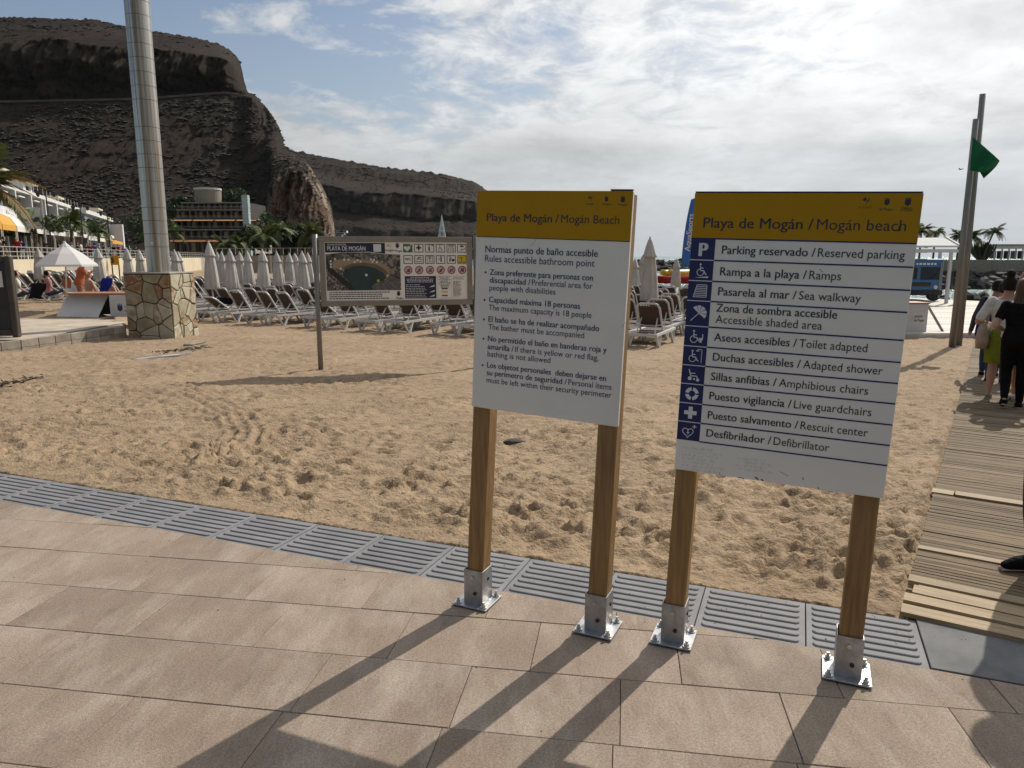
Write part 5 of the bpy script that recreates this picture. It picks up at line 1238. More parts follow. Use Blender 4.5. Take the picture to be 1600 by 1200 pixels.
R2 = person('person', 'person with dark bun in white top and lime green skirt, with beige shoulder bag', p, wyaw-R(4), 1.66, 'cloth_white', ('skirt', 'cloth_lime'), 'skin_fair', 'hair_dark', dict(el=(.165, -.05, .64), wl=(.10, .11, .61), er=(-.185, -.06, .63), wr=(-.09, .10, .60)), 0.015, 'cloth_stone', 0.8, 0, 'people queueing along the boardwalk', 1.08, 'bun', hem=.30)
p3 = at_walk(1597, 628)
person('person', 'person in green shorts and white shoes, mostly hidden behind the woman in black', p3, wyaw, 1.74, 'cloth_lime', ('shorts', 'cloth_lime'), 'skin_mid', 'hair_sandy', dict(al=(.06, .05, .045), kl=(.055, .05, .29)), 0.016, 'cloth_white', 0.5, 0, 'people queueing along the boardwalk', 1.08)
p4 = at_walk(1553, 600)
person('person', 'person in bright blue top behind the one in white on the boardwalk', p4, wyaw, 1.60, 'cloth_blue', ('trousers', 'cloth_denim'), 'skin_mid', 'hair_dark', None, 0.018, 'cloth_black', 1.5, 0, 'people queueing along the boardwalk', 1.06)
p5_ = at_walk(1543, 590)
R5 = person('person', 'person in grey jacket with small black backpack on the boardwalk', p5_, wyaw+R(6), 1.62, 'cloth_grey', ('trousers', 'cloth_denim'), 'skin_mid', 'hair_dark', None, 0.018, 'cloth_black', 1.5, 0, 'people queueing along the boardwalk', 1.05)
p6 = at_walk(1588, 578)
person('person', 'tall short-haired person turning sideways at the head of the queue', p6, wyaw+R(75), 1.80, 'cloth_beige', ('trousers', 'cloth_denim'), 'skin_mid', 'hair_sandy', None, 0.018, 'cloth_black', 0.5, 0, 'people queueing along the boardwalk', 1.05)
# bag of the person in white; backpack of the person in grey
def bag(root, label, name, mat, c, dims, rot):
    pos = root.matrix_basis @ Vector(c)
    o = thing(name, label, 'bag', pos, root.rotation_euler.z+rot)
    w, d, h = dims
    rings = []
    for z, k in ((-h/2, .92), (-h*.2, 1.05), (h*.2, .9), (h/2, .62)): rings.append([(w/2*k*math.cos(a)*(abs(math.cos(a))**-.4 if abs(math.cos(a)) > .05 else 1), d/2*k*math.sin(a), z) for a in [2*math.pi*j/16 for j in range(16)]])
    MB().loft(rings).build('bag_body', mat, o, smooth=True); return o
bpy.context.view_layer.update()
o = bag(R2[0], 'beige shoulder bag hanging at the side of the person in white', 'shoulder_bag', 'cloth_beige', (-.235, -.04, .86), (.16, .34, .34), R(90)); o.rotation_euler.z = R2[0].rotation_euler.z
MB().tube([(0.02, .08, .12), (.05, .05, .35), (.10, .02, .50)], .012, 6).tube([(.02, -.08, .12), (.05, -.02, .35), (.10, 0, .50)], .012, 6).build('strap', 'cloth_beige', o)
o = bag(R5[0], 'small black backpack on the back of the person in grey', 'backpack', 'cloth_black', (-.06, -.20, 1.02), (.30, .17, .40), 0)
for s in (-1, 1): MB().tube([(s*.10, .06, -.1), (s*.13, .16, .12), (s*.11, .22, .26), (s*.09, .10, .30), (s*.08, .03, .18)], .014, 6).build('strap', 'cloth_black', o)
# the passer-by whose sandal enters at the right edge
p7 = at_walk(1628, 906)
R7 = person('person', 'person stepping in from the right edge, only a dark sandal in the picture', p7, R(88), 1.68, 'cloth_grey', ('trousers', 'cloth_denim'), 'skin_tan', 'hair_dark', dict(al=(.03, .01, .050), kl=(.05, .02, .285), ar=(-.06, -.16, .06), kr=(-.05, -.04, .29), el=(.15, -.10, .64), wl=(.16, -.14, .50), er=(-.15, -.10, .64), wr=(-.16, -.12, .50)), 0.016, 'cloth_black', 0.55)
# bathers among the loungers on the left
def place(u, v, Y): p = P(u, v, Y); p.z = sz(p.x, p.y); return p
sit = dict(hipz=-.30, lean=.02, kl=(.06, .26, .27), al=(.06, .30, .20), kr=(-.06, .26, .27), ar=(-.06, .30, .20), el=(.16, .04, .63), wl=(.10, .17, .56), er=(-.16, .04, .63), wr=(-.10, .17, .56))
pa = place(124, 445, 22.6); pa.z = 0.012
person('person', 'sunburnt bather in terracotta swimsuit standing under the open parasol', pa, R(-60), 1.66, 'terracotta', ('bikini', 'terracotta'), 'skin_tan', 'hair_dark', dict(lean=.25, el=(.19, .1, .70), wl=(.16, .16, .78), er=(-.19, .1, .72), wr=(-.14, .18, .80)), 0.022, None, 0.15, 0, 'bathers beside the white box', 1.12, fingers=False)
for u, lab, hr_, tp in ((141, 'grey-haired bather sitting bare backed behind the white box', 'hair_grey', None), (174, 'short-haired bather sitting by the blue towel behind the white box', 'hair_sandy', None)):
    ps = place(u, 470, 23.7); person('person', lab, ps, R(-35), 1.76, tp, ('shorts', 'cloth_teal'), 'skin_fair', hr_, sit, 0.022, None, .5, 0, 'bathers beside the white box', 1.1, fingers=False)
for u, v, Y, lab, cl_ in ((24, 430, 26, 'person in pale blue shirt sitting among the loungers by the notice board', 'cloth_white'), (73, 428, 27, 'person in pink reclining on a lounger left of the open parasol', 'cloth_pink')):
    ps = place(u, v, Y); person('person', lab, ps, R(-50), 1.7, cl_, ('shorts', 'cloth_denim'), 'skin_fair', 'hair_dark', sit, 0.03, None, .5, 0, 'bathers beside the white box', 1.0, fingers=False)
# towels and bags on loungers
def towel(u, v, Y, z, w, h, mat, label, tilt=56):
    p = P(u, v, Y); o = MB(); n = 6
    vs = [((i/n-.5)*w+.02*math.sin(j*2.1), .03*math.sin(i*1.7+j), (j/n-.5)*h) for j in range(n+1) for i in range(n+1)]
    fs = [(j*(n+1)+i, j*(n+1)+i+1, (j+1)*(n+1)+i+1, (j+1)*(n+1)+i) for j in range(n) for i in range(n)]
    t_ = o.add(vs, fs).build('towel', mat, None, smooth=True); t_.location = p; t_.rotation_euler = (R(-25), 0, lrz); t_.modifiers.new('t', 'SOLIDIFY').thickness = .015
    tag(t_, label, 'towel', 'towels hung on the loungers')
towel(164, 448, 23.2, 0, .5, .62, 'cloth_blue', 'bright blue towel over a chair back between the seated bathers')
towel(58, 454, 24.6, 0, .8, .55, 'cloth_black', 'dark towel with orange over a lounger by the notice board')
towel(116, 449, 23.4, 0, .5, .45, 'cloth_white', 'white towel on a lounger below the open parasol')
towel(353, 470, 25.0, 0, .7, .25, 'cloth_black', 'dark clothing lying on a front lounger right of the plinth')
bgp = P(104, 440, 22.4); bg_ = thing('beach_bag', 'reddish brown beach bag with long handles by the open parasol', 'bag', bgp, 0.3)
MB().loft([[(.12*k*math.cos(a), .07*k*math.sin(a), z) for a in [2*math.pi*j/14 for j in range(14)]] for z, k in ((-.2, .8), (-.08, 1), (.08, .9))]).build('bag_body', 'terracotta', bg_, smooth=True)
MB().tube([(-.08, 0, .06), (-.05, 0, .26), (.0, 0, .30), (.05, 0, .26), (.08, 0, .06)], .011, 6).build('handle', 'terracotta', bg_)
# small figures on the promenade and the far beach
FV = []
for i, (tp, bt, sk, hr_) in enumerate((('cloth_white', 'cloth_denim', 'skin_fair', 'hair_dark'), ('cloth_black', 'cloth_beige', 'skin_mid', 'hair_brown'), ('cloth_red', 'cloth_black', 'skin_fair', 'hair_sandy'), ('cloth_blue', 'cloth_white', 'skin_tan', 'hair_dark'), ('cloth_teal', 'cloth_stone', 'skin_fair', 'hair_grey'), ('cloth_grey', 'cloth_denim', 'skin_mid', 'hair_dark'))):
    walk_ = dict(kl=(.05, .06, .285), al=(.05, .07, .045), kr=(-.05, .0, .285), ar=(-.05, -.12, .06)) if i % 2 else None
    FV.append([person('person', 'x', (0, 0, 0), 0, 1.7, tp, ('shorts' if i in (1, 4) else 'trousers', bt), sk, hr_, walk_, 0.035, None, .5, 0, 'strollers on the promenade', 1.05, fingers=False)[0], False, ('white', 'black', 'red', 'blue', 'teal', 'grey')[i]])
PROM_Z = 1.40
RA, RDIR, RN = Vector((-34.0, 48.0)), Vector((-0.266, 0.964)), Vector((-0.964, -0.266))     # railing line along the promenade
def prom_line(u, off=0.0):                # point on the promenade seen at pixel column u
    k = (u-800)/FPX; a, d = RA+RN*off, RDIR; s = (k*a.y-a.x)/(d.x-k*d.y)
    return a+d*s, s
def stroller(i, loc, yaw, lab, grp):
    fv = FV[i % 6]
    if not fv[1]: fv[1] = True; o = fv[0]; o.location = loc; o.rotation_euler.z = yaw; o['label'] = lab; o['group'] = grp
    else: o = dup(fv[0], loc, yaw, lab, grp)
    return o
random.seed(9)
for i, u in enumerate((14, 21, 40, 47, 70, 84, 96, 104, 111, 119, 124, 133, 138, 146, 152, 159, 166, 173, 181, 188, 195, 203, 212, 222)):
    q, s = prom_line(u, random.uniform(0.5, 1.6 if u < 60 else 5.0)); stroller(i, (q.x, q.y, PROM_Z), random.uniform(0, 6.28), '%s figure from left on the promenade, in %s, %s' % (ORD[i], FV[i % 6][2], 'at left edge' if u < 60 else ('beyond the open parasol' if u < 150 else 'near the steel column')), 'strollers on the promenade')
for i, (u, v) in enumerate(((303, 408), (312, 415), (298, 413), (308, 404), (322, 407), (398, 412), (414, 413), (422, 415), (426, 412), (470, 411))):
    q = GS(u, v+6); 
    if q.y > 150: continue
    stroller(i+1, (q.x, q.y, q.z), random.uniform(0, 6.28), '%s far bather on the sand, in %s, %s' % (ORD[i], FV[(i+1) % 6][2], 'right of the steel column' if u < 350 else 'behind the closed parasols'), 'bathers on the far beach')
# ------------------------------------------------------------------ promenade, shops and terraces on the left
PA, PD, PN = Vector((-45.0, 66.0)), Vector((-0.370, 0.929)), Vector((-0.929, -0.370))     # building line, along it, inland
OFF = 11.0
def pr(s, off=0.0, z=0.0):                 # place measured along and behind the awning fronts
    k = float(np.interp(off, (OFF-1.56, OFF+2.5, OFF+4.2, OFF+6, OFF+15.3), (-3.2, -1.2, -0.9, 0.0, 9.0))); q = PA+PD*s+PN*k; return Vector((q.x, q.y, z))
def rp(s, off=0.0, z=0.0): q = RA+RDIR*s+RN*off; return Vector((q.x, q.y, z))
prom = MB()
def slabbox(mb, s0, s1, o0, o1, z0, z1):
    c = [pr(s0, o0), pr(s1, o0), pr(s1, o1), pr(s0, o1)]
    mb.prism([(q.x, q.y) for q in c], z0, z1); return mb
def railbox(mb, s0, s1, o0, o1, z0, z1): c = [rp(s0, o0), rp(s1, o0), rp(s1, o1), rp(s0, o1)]; return mb.prism([(q.x, q.y) for q in c], z0, z1)
tag(railbox(MB(), -34, 200, 0, 60, -3.0, PROM_Z-0.02).build('promenade', 'concrete'), kind='structure')
sw_ = thing('sea_wall', 'low rendered wall below the promenade railing', 'wall', (0, 0, 0))
for i in range(20): railbox(MB(), -26+i*8, -26+i*8+7.97, -0.25, 0.0, -1.5, PROM_Z+0.10).build('wall_panel', 'cream_wall' if i % 5 else 'concrete', sw_)
rl = thing('promenade_railing', 'grey metal railing along the promenade edge', 'railing', (0, 0, 0))
for z in (0.30, 0.62, 0.95): railbox(MB(), -20, 100, 0.02, 0.07, PROM_Z+z, PROM_Z+z+0.05).build('rail', 'rail_metal', rl)
for i in range(50):
    a = rp(-20+i*2.45, 0.045); MB().box((a.x, a.y, PROM_Z+0.55), (0.07, 0.07, 0.9)).build('post', 'rail_metal', rl)
# long terrace building
FA = 22.0                                  # shop front line, metres inland of the railing
def facade_s(u, off):
    k = (u-800)/FPX; a = pr(0, off); return (k*a.y-a.x)/(PD.x-k*PD.y)
z1, z2, z3 = PROM_Z, PROM_Z+3.2, PROM_Z+6.1
bl_ = thing('terrace_building', 'long white terraced building with balconies stepping along the promenade', 'building', (0, 0, 0))
sA, sB = facade_s(-60, OFF), facade_s(204, OFF)
slabbox(MB(), sA, sB, OFF+2.5, OFF+14, z1-1, z2).build('shop_floor', 'interior', bl_)
slabbox(MB(), sA, sB, OFF+1.0, OFF+14, z2-0.1, z2+0.35).build('terrace_slab', 'white_wall', bl_)
slabbox(MB(), sA, sB, OFF+6.0, OFF+15, z2+0.35, z3).build('upper_floor', 'shaded_blue_grey', bl_)
slabbox(MB(), sA, sB, OFF+4.2, OFF+15.3, z3, z3+0.35).build('roof_slab', 'white_wall', bl_)
n = int((sB-sA)/6.0)
for i in range(n+1):
    s = sA+i*6.0
    slabbox(MB(), s, s+0.35, OFF+4.2, OFF+6.05, z2+0.35, z3).build('party_wall', 'white_wall', bl_)
    if i == n: break
    slabbox(MB(), s+1.0, s+4.6, OFF+5.93, OFF+6.02, z2+0.5, z2+2.6).build('window', 'dark_glass', bl_)
    slabbox(MB(), s+0.4, s+5.95, OFF+4.25, OFF+4.33, z2+0.36, z2+1.25).build('balcony_front', 'shaded_blue_grey' if i % 3 else 'white_wall', bl_)
    slabbox(MB(), s+1.2, s+3.4, OFF+4.0, OFF+5.9, z2+2.45, z2+2.55).build('sunshade', 'awning_white', bl_)
    slabbox(MB(), s+0.3, s+5.7, OFF+2.4, OFF+2.52, z1, z1+2.6).build('shop_window', 'dark_glass', bl_)
    slabbox(MB(), s-0.2, s+0.2, OFF+2.2, OFF+2.62, z1, z2).build('pillar', 'white_wall', bl_)
    for j in range(3): slabbox(MB(), s+1.8*j+0.4, s+1.8*j+0.46, OFF+4.5, OFF+4.56, z3+0.35, z3+1.1).build('roof_post', 'white_wall', bl_)
for s, w, h in ((facade_s(34, OFF+6), 3.0, 1.5), (facade_s(68, OFF+6), 4.0, 1.2), (facade_s(112, OFF+6), 3.0, .8), (facade_s(150, OFF+8), 4, 1.3)):
    slabbox(MB(), s, s+w, OFF+6.5, OFF+9.5, z3+0.3, z3+0.3+h).build('roof_house', 'white_wall', bl_); slabbox(MB(), s-0.5, s+w+0.5, OFF+6.0, OFF+10, z3+0.3+h, z3+0.5+h).build('roof_plate', 'cream_wall', bl_)
    slabbox(MB(), s+w*.3, s+w*.7, OFF+6.42, OFF+6.5, z3+0.5, z3+0.3+h*.8).build('opening', 'dark_glass', bl_)
# end block with a dark face
eb = thing('end_block', 'grey end block of the terraces with white edged wall', 'building', (0, 0, 0)); s0, s1 = facade_s(168, OFF-1), facade_s(203, OFF-1)
slabbox(MB(), s0, s1, OFF+2, OFF+10, z1, z2+2.6).build('wall', 'shaded_blue_grey', eb); slabbox(MB(), s1-1.0, s1+0.6, OFF-1.5, OFF+2, z1, z2+2.2).build('side_wall', 'white_wall', eb)
slabbox(MB(), s0-1, s1, OFF+1.2, OFF+10.5, z2+2.6, z2+3.1).build('roof_slab', 'white_wall', eb)
for i in range(3): a = s0+(s1-s0)*(i+.2)/3; slabbox(MB(), a, a+(s1-s0)*.18, OFF+1.9, OFF+1.98, z2+0.2, z2+2.0).build('window', 'dark_glass', eb)
# awnings over the shop fronts
def awning(u0, u1, mat, label, dz=0.0, depth=5.0, dome=False, text=None):
    s0, s1 = facade_s(u0, OFF-1.5), facade_s(u1, OFF-1.5); o = thing('shop_awning', label, 'awning', (0, 0, 0), 0, 'awnings along the shop fronts')
    prof = [(2.3, 3.5), (0.8, 3.45), (-0.8, 3.05), (-1.5, 2.45)] if dome else [(2.3, 3.25), (-1.5, 2.75)]
    vs, fs = [], []
    for s in (s0, s1):
        for of, z in prof: vs.append(pr(s, OFF+of, z1+z+dz))
    k = len(prof)
    for i in range(k-1): fs.append((i, i+1, k+i+1, k+i))
    c = MB().add(vs, fs).build('canvas', mat, o); c.modifiers.new('t', 'SOLIDIFY').thickness = 0.05
    zf = z1+prof[-1][1]+dz
    slabbox(MB(), s0, s1, OFF-1.56, OFF-1.5, zf-0.42, zf).build('valance', mat, o)
    if dome:
        for s in (s0, s1): MB().add([pr(s, OFF+of, z1+z+dz) for of, z in prof]+[pr(s, OFF+2.3, z1+prof[-1][1])], [tuple(range(k+1))]).build('cheek', mat, o)
    for s in (s0+0.1, s1-0.1): a = pr(s, OFF-1.4); MB().box((a.x, a.y, z1+1.3), (0.08, 0.08, 2.5)).build('pole', 'rail_metal', o)
awning(-30, 20, 'awning_yellow', 'leftmost rounded yellow shop awning', 0.15, dome=True)
awning(21, 42, 'awning_yellow', 'second rounded yellow shop awning from the left', 0.15, dome=True)
awning(43, 64, 'awning_white', 'rounded cream awning beside the yellow awnings', 0.15, dome=True)
awning(65, 99, 'awning_white', 'flat white shop awning behind the open parasol', -0.1)
awning(100, 128, 'awning_white', 'flat white shop awning behind the taller palm', -0.05)
awning(129, 150, 'awning_white', 'white shop awning between the two palms', 0.1)
awning(151, 176, 'awning_white', 'white shop awning behind the shorter palm', -0.1)
awning(177, 186, 'roof_tan', 'tan shop awning right of the shorter palm', 0.3)
awning(187, 203, 'awning_yellow', 'pale yellow awning at the end of the shop row', -0.2)
# low wall planting above the shops
def leaf_cloud(name, label, cat, c, rx, ry, rz_, n, size, mat='bush_leaf', seed=0, group=None, trunk=True, shape=0.6):
    rnd = np.random.RandomState(seed); root = thing(name, label, cat, c, 0, group)
    if trunk:
        mb = MB(); mb.tube([(0, 0, -rz_*1.2), (0.05*rx, 0, -rz_*.3), (0, 0, rz_*.4)], [.07*rx+.05, .05*rx+.04, .02*rx+.02], 6)
        for i in range(5): a = i*1.26; mb.tube([(0, 0, -rz_*.4), (rx*.5*math.cos(a), ry*.5*math.sin(a), rz_*.2)], [.04*rx+.02, .015], 5)
        mb.build('trunk', 'trunk', root)
    cl_ = rnd.randn(9, 3)*np.array([rx, ry, rz_])*.45; vs, fs = [], []
    for i in range(n):
        k = rnd.randint(9); d = rnd.randn(3); d /= np.linalg.norm(d)+1e-6; p = cl_[k]+d*np.array([rx, ry, rz_])*(.35+.2*rnd.rand())
        a = rnd.randn(3); a /= np.linalg.norm(a); b = np.cross(a, rnd.randn(3)); b /= np.linalg.norm(b)+1e-6; s = size*(.6+.8*rnd.rand()); o = len(vs)
        vs += [tuple(p-a*s), tuple(p-b*s*.45), tuple(p+a*s), tuple(p+b*s*.45)]; fs.append((o, o+1, o+2, o+3))
    me = bpy.data.meshes.new('crown'); me.from_pydata(vs, [], fs); me.materials.append(MT[mat]); obj('crown' if cat == 'tree' else 'foliage', me, root); return root
for i, (u, v) in enumerate(((30, 348), (58, 350), (78, 352), (112, 356), (140, 352))):
    Y = pr(facade_s(u, OFF+2), OFF+2).y; c = P(u, v, Y); leaf_cloud('terrace_bush', 'dark green bush on the terrace above the shops, %s from the left' % ('first', 'second', 'third', 'fourth', 'fifth')[i], 'bush', c, 2.6, 1.2, 0.7, 500, .22, seed=i, trunk=False)
# street lamps and the banner
def street_lamp(u, off, label, h=6.2):
    a, s = prom_line(u, off*.5); o = thing('street_lamp', label, 'lamp', (a.x, a.y, z1), 0, 'lamps along the promenade')
    MB().tube([(0, 0, 0), (0, 0, .5), (0, 0, h)], [.10, .07, .05], 8).build('post', 'iron', o); MB().bar((-.7, 0, h-.25), (.7, 0, h-.25), .05).build('arm', 'iron', o)
    for x in (-.7, .7, 0): MB().ell([(x, 0, h-.75 if x else h, .08, .08), (x, 0, h-.35 if x else h+.45, .22, .22), (x, 0, h-.28 if x else h+.52, .10, .10)], 8).build('lantern', 'iron', o)
street_lamp(17, 3, 'double iron street lamp in front of the yellow awnings'); street_lamp(93, 4, 'iron street lamp right of the banner'); street_lamp(143, 3, 'iron street lamp between the two palms', 5.5); street_lamp(183, 3, 'iron street lamp near the end block', 5.5); street_lamp(211, 3, 'iron street lamp just left of the steel column', 5.5)
a, s = prom_line(85, 0.6); bn_ = thing('town_banner', 'white banner with green leaf emblem on a grey pole by the promenade', 'banner', (a.x, a.y, z1), math.atan2(a.x, -a.y)*0+0.55)
Yb = a.y; hT = P(82, 310, Yb).z-z1; hB = P(60, 358, Yb).z-z1; hM = P(58, 325, Yb).z-z1
MB().tube([(0, 0, 0), (0, 0, hT)], .075, 8).build('pole', 'rail_metal', bn_); wbn = 1.62
n_ = 10; gv = np.zeros((n_, n_, 3))
for i in range(n_):
    for j in range(n_):
        t_, k_ = i/(n_-1), j/(n_-1); gv[i, j] = (-0.12-wbn*k_*(1-.06*t_*math.sin(k_*3)), .06*math.sin(k_*5+t_*2), hM+(hB-hM)*t_-.10*t_*k_*0+.05*math.sin(t_*3)*k_)
mk('banner_white', (0.60, 0.60, 0.62), 0.8, var=.1, trans=.3)
o = obj('cloth', grid_mesh('cloth', gv, MT['banner_white']), bn_); o.modifiers.new('t', 'SOLIDIFY').thickness = .01
MB().bar((0, 0, hM+.03), (-wbn-.15, 0, hM+.03), .04).build('arm', 'rail_metal', bn_)
mk('leaf_green', (0.16, 0.32, 0.03), .6)
fl = Flat(-.09); logo_marks(fl, -1.25, hM+(hB-hM)*.52, .9); fl.build('emblem', 'leaf_green', bn_)
me = text_me('mogán', 'dark_ink', .02); lay(me, -1.55, hM+(hB-hM)*.66, 1.3, .42, y=-.09); obj('lettering', me, bn_)
Flat(-.09).rect(-1.3, hM+(hB-hM)*.75, -.6, hM+(hB-hM)*.73).build('small_print', 'grey_mark', bn_)
# yellow arrow board by the sea wall
a, s = prom_line(188, -0.9); o = thing('arrow_board', 'yellow board with dark arrow standing by the sea wall', 'sign', (a.x, a.y, 0), 0.2)
hA, hB2 = P(188, 400, a.y).z, P(188, 414, a.y).z; wA = 12*a.y/FPX
MB().box((0, 0, (hA+hB2)/2), (wA, .08, hA-hB2)).build('panel', 'yellow_board', o); MB().box((-wA*.4, .1, hB2/2-.4), (.1, .1, abs(hB2)+2)).build('leg', 'iron', o); MB().box((wA*.4, .1, hB2/2-.4), (.1, .1, abs(hB2)+2)).build('leg', 'iron', o)
fl = Flat(-.05); fl.path([(-.35*wA, hA-.2*(hA-hB2)), (-.12*wA, (hA+hB2)/2), (-.35*wA, hA-.8*(hA-hB2))], .22); fl.build('arrow', 'dark_ink', o)
# green bin by the loungers
q = GS(35, 432); o = thing('green_bin', 'dark green wheeled bin behind the loungers at left', 'bin', (q.x, q.y, q.z), .4)
MB().box((0, 0, .62), (.9, .8, 1.0), tx=1.15, ty=1.15).build('body', 'bush_leaf', o, bevel=.03); MB().box((0, 0, 1.16), (1.1, .98, .09)).build('lid', 'iron', o, bevel=.03)
for s in (-1, 1): MB().tube([(s*.4, -.3, .1), (s*.46, -.3, .1)], .1, 10).build('wheel', 'black_rubber', o)

# ------------------------------------------------------------------ palms
def frond_mesh(L, droop, nl, width, mat, seed):
    rnd = random.Random(seed); m = MB(); pts = []
    for i in range(13):
        t_ = i/12; pts.append(Vector((L*(t_-.18*droop*t_*t_), 0, L*(.55*t_*(1-t_*.4)-droop*.85*t_*t_))))
    m.tube(pts, [.03*L*.35*(1-i/13)+.006 for i in range(13)], 4)
    for i in range(nl):
        t_ = .12+.88*i/nl; k = min(int(t_*12), 11); p = pts[k].lerp(pts[k+1], t_*12-k); d = (pts[k+1]-pts[k]).normalized()
        ll = width*L*(.35+.65*math.sin(min(1, t_*1.15)*math.pi)**.6)*(.85+.3*rnd.random())
        for s in (-1, 1):
            e = p+Vector((d.x*.55, s*.75, -.30-.45*droop+.25*rnd.random())).normalized()*ll; w = d*L*.022
            mid = p.lerp(e, .5)+Vector((0, 0, .05*ll)); m.add([p-w*.6, p+w*.6, mid+w, e, mid-w], [(0, 1, 2, 3, 4)])
    return m.mesh('frond', mat)
FM = [frond_mesh(1.0, d, 26, .34, 'palm_leaf', i) for i, d in enumerate((.35, .6, .9, 1.2))]
FD_ = frond_mesh(1.0, 1.15, 34, .30, 'palm_dry', 9)
def palm(label, base, h, L, n, bend=0.0, seed=0, wind=0.0, rt=.16, dry=0, mats=None):
    rnd = random.Random(seed); o = thing('palm_tree', label, 'tree', base, 0, None)
    pts = [Vector((bend*(i/8)**1.6, 0, h*i/8)) for i in range(9)]; pts[0].z -= .3
    MB().tube(pts, [rt*(1.25-.5*i/8) for i in range(9)], 8).build('trunk', 'trunk', o, smooth=True)
    for i in range(n):
        a = i*2.399+rnd.uniform(-.2, .2); el = rnd.random(); f = obj('frond', FD_ if i < dry else FM[min(3, int(el*4))], o, pts[-1]+Vector((0, 0, .0)), a)
        f.rotation_euler = (rnd.uniform(-.15, .15), -R(45)*(1-el)+rnd.uniform(-.1, .1), a)
        if wind: f.rotation_euler.z = a*(1-.45)+wind*.45+0
        k = L*rnd.uniform(.85, 1.1); f.scale = (k, k, k)
    return o
q, s = prom_line(124, 3.5); palm('taller green palm on the promenade behind the open parasol', (q.x, q.y, PROM_Z), P(124, 350, q.y).z-PROM_Z, 2.1, 20, .2, 1)
q, s = prom_line(166, 3.0); palm('shorter palm on the promenade left of the steel column', (q.x, q.y, PROM_Z), P(166, 362, q.y).z-PROM_Z, 1.7, 18, .1, 2)
q = P(-75, 300, 30.0); palm('palm at the left edge with drooping yellowed fronds', (q.x, 30.0, sz(q.x, 30.0)), P(-30, 306, 30).z+.1, 2.4, 22, .9, 5, dry=9)
q, s = prom_line(97, 3.5); palm('dry palm with brown fronds beside the banner', (q.x, q.y, PROM_Z), P(97, 350, q.y).z-PROM_Z, 1.3, 10, .2, 7, dry=8)
q, s = prom_line(66, 2.0); tag(MB().tube([(q.x, q.y, PROM_Z-.2), (q.x+.1, q.y, PROM_Z+3.6)], [.33, .26], 10).build('bare_palm', 'trunk'), 'thick bare palm trunk standing below the banner', 'tree')

# ------------------------------------------------------------------ hills
hill_m = bpy.data.materials.new('hill_rock'); hill_m.use_nodes = True; t = hill_m.node_tree; b = t.nodes['Principled BSDF']; b.inputs['Roughness'].default_value = 0.95; b.inputs['Specular IOR Level'].default_value = 0.1
tcn = N(t, 'ShaderNodeTexCoord'); vv = tcn.outputs['Object']
strat = N(t, 'ShaderNodeMapping'); strat.inputs[3].default_value = (.012, .012, .11); t.links.new(vv, strat.inputs[0])
base = ramp(t, noise(t, vv, .035, 8, .7), [(.32, (.016, .0115, .0095)), (.50, (.027, .0198, .0152)), (.68, (.044, .032, .024))])
band_ = ramp(t, noise(t, strat.outputs[0], 1.0, 5, .6), [(.42, 0.0), (.60, .55)])
vor = N(t, 'ShaderNodeTexVoronoi'); vor.inputs['Scale'].default_value = .42; t.links.new(vv, vor.inputs['Vector'])
scrub = mth(t, 'MULTIPLY', ramp(t, vor.outputs['Distance'], [(.30, 1.0), (.52, 0.0)]), ramp(t, noise(t, vv, .12, 5, .75), [(.44, 0.15), (.58, 1.0)]))
geo = N(t, 'ShaderNodeNewGeometry'); gs = N(t, 'ShaderNodeSeparateXYZ'); t.links.new(geo.outputs['True Normal'], gs.inputs[0]); sx_ = N(t, 'ShaderNodeSeparateXYZ'); t.links.new(vv, sx_.inputs[0])
steep = ramp(t, gs.outputs[2], [(.42, 1.0), (.66, 0.0)])                                       # pale tan rock on the steep seaward end, sunlit look put into its colour
seaward = ramp(t, mth(t, 'ADD', mth(t, 'MULTIPLY', mth(t, 'ADD', sx_.outputs[0], 102.0), .06), mth(t, 'MULTIPLY', mth(t, 'SUBTRACT', noise(t, vv, .10, 5, .7), .5), 1.2)), [(.30, 0.0), (.75, 1.0)])
nearY = ramp(t, mth(t, 'MULTIPLY', sx_.outputs[1], .001), [(.330, 1.0), (.360, 0.0)])
mpc = N(t, 'ShaderNodeMapping'); mpc.inputs[3].default_value = (1, 1, .20); t.links.new(vv, mpc.inputs[0])
cA = ramp(t, noise(t, mpc.outputs[0], .34, 7, .7), [(.38, (.060, .045, .035)), (.47, (.22, .17, .13)), (.56, (.42, .345, .27)), (.68, (.50, .43, .35))])
rdm = ramp(t, noise(t, vv, .07, 5, .6), [(.46, 0.0), (.60, .8)])
rockc = mixc(t, rdm, cA, (.14, .072, .05))
soil = mixc(t, scrub, mixc(t, band_, base, (.056, .043, .034)), (.016, .015, .011))
t.links.new(mixc(t, mth(t, 'MULTIPLY', mth(t, 'MULTIPLY', steep, seaward), nearY), soil, rockc), b.inputs['Base Color'])
bn = N(t, 'ShaderNodeBump'); bn.inputs['Strength'].default_value = .75; bn.inputs['Distance'].default_value = 2.2; t.links.new(noise(t, vv, .55, 10, .80), bn.inputs['Height']); t.links.new(bn.outputs[0], b.inputs['Normal'])
def profile(tab): xs, ys = zip(*tab); return lambda u: float(np.interp(u, xs, ys))
crest = profile(((-700, 60), (-300, 40), (-100, 33), (0, 28), (30, 27), (60, 28), (100, 30), (150, 31), (200, 42), (245, 50), (290, 56), (310, 60), (341, 68), (358, 77), (368, 86), (375, 97), (380, 118), (384, 141), (388, 146), (399, 149), (410, 160), (425, 178), (437, 200), (441, 215), (443, 228), (452, 236), (462, 240), (478, 250), (490, 270), (505, 296), (516, 320), (522, 350), (526, 392)))
HG = {}
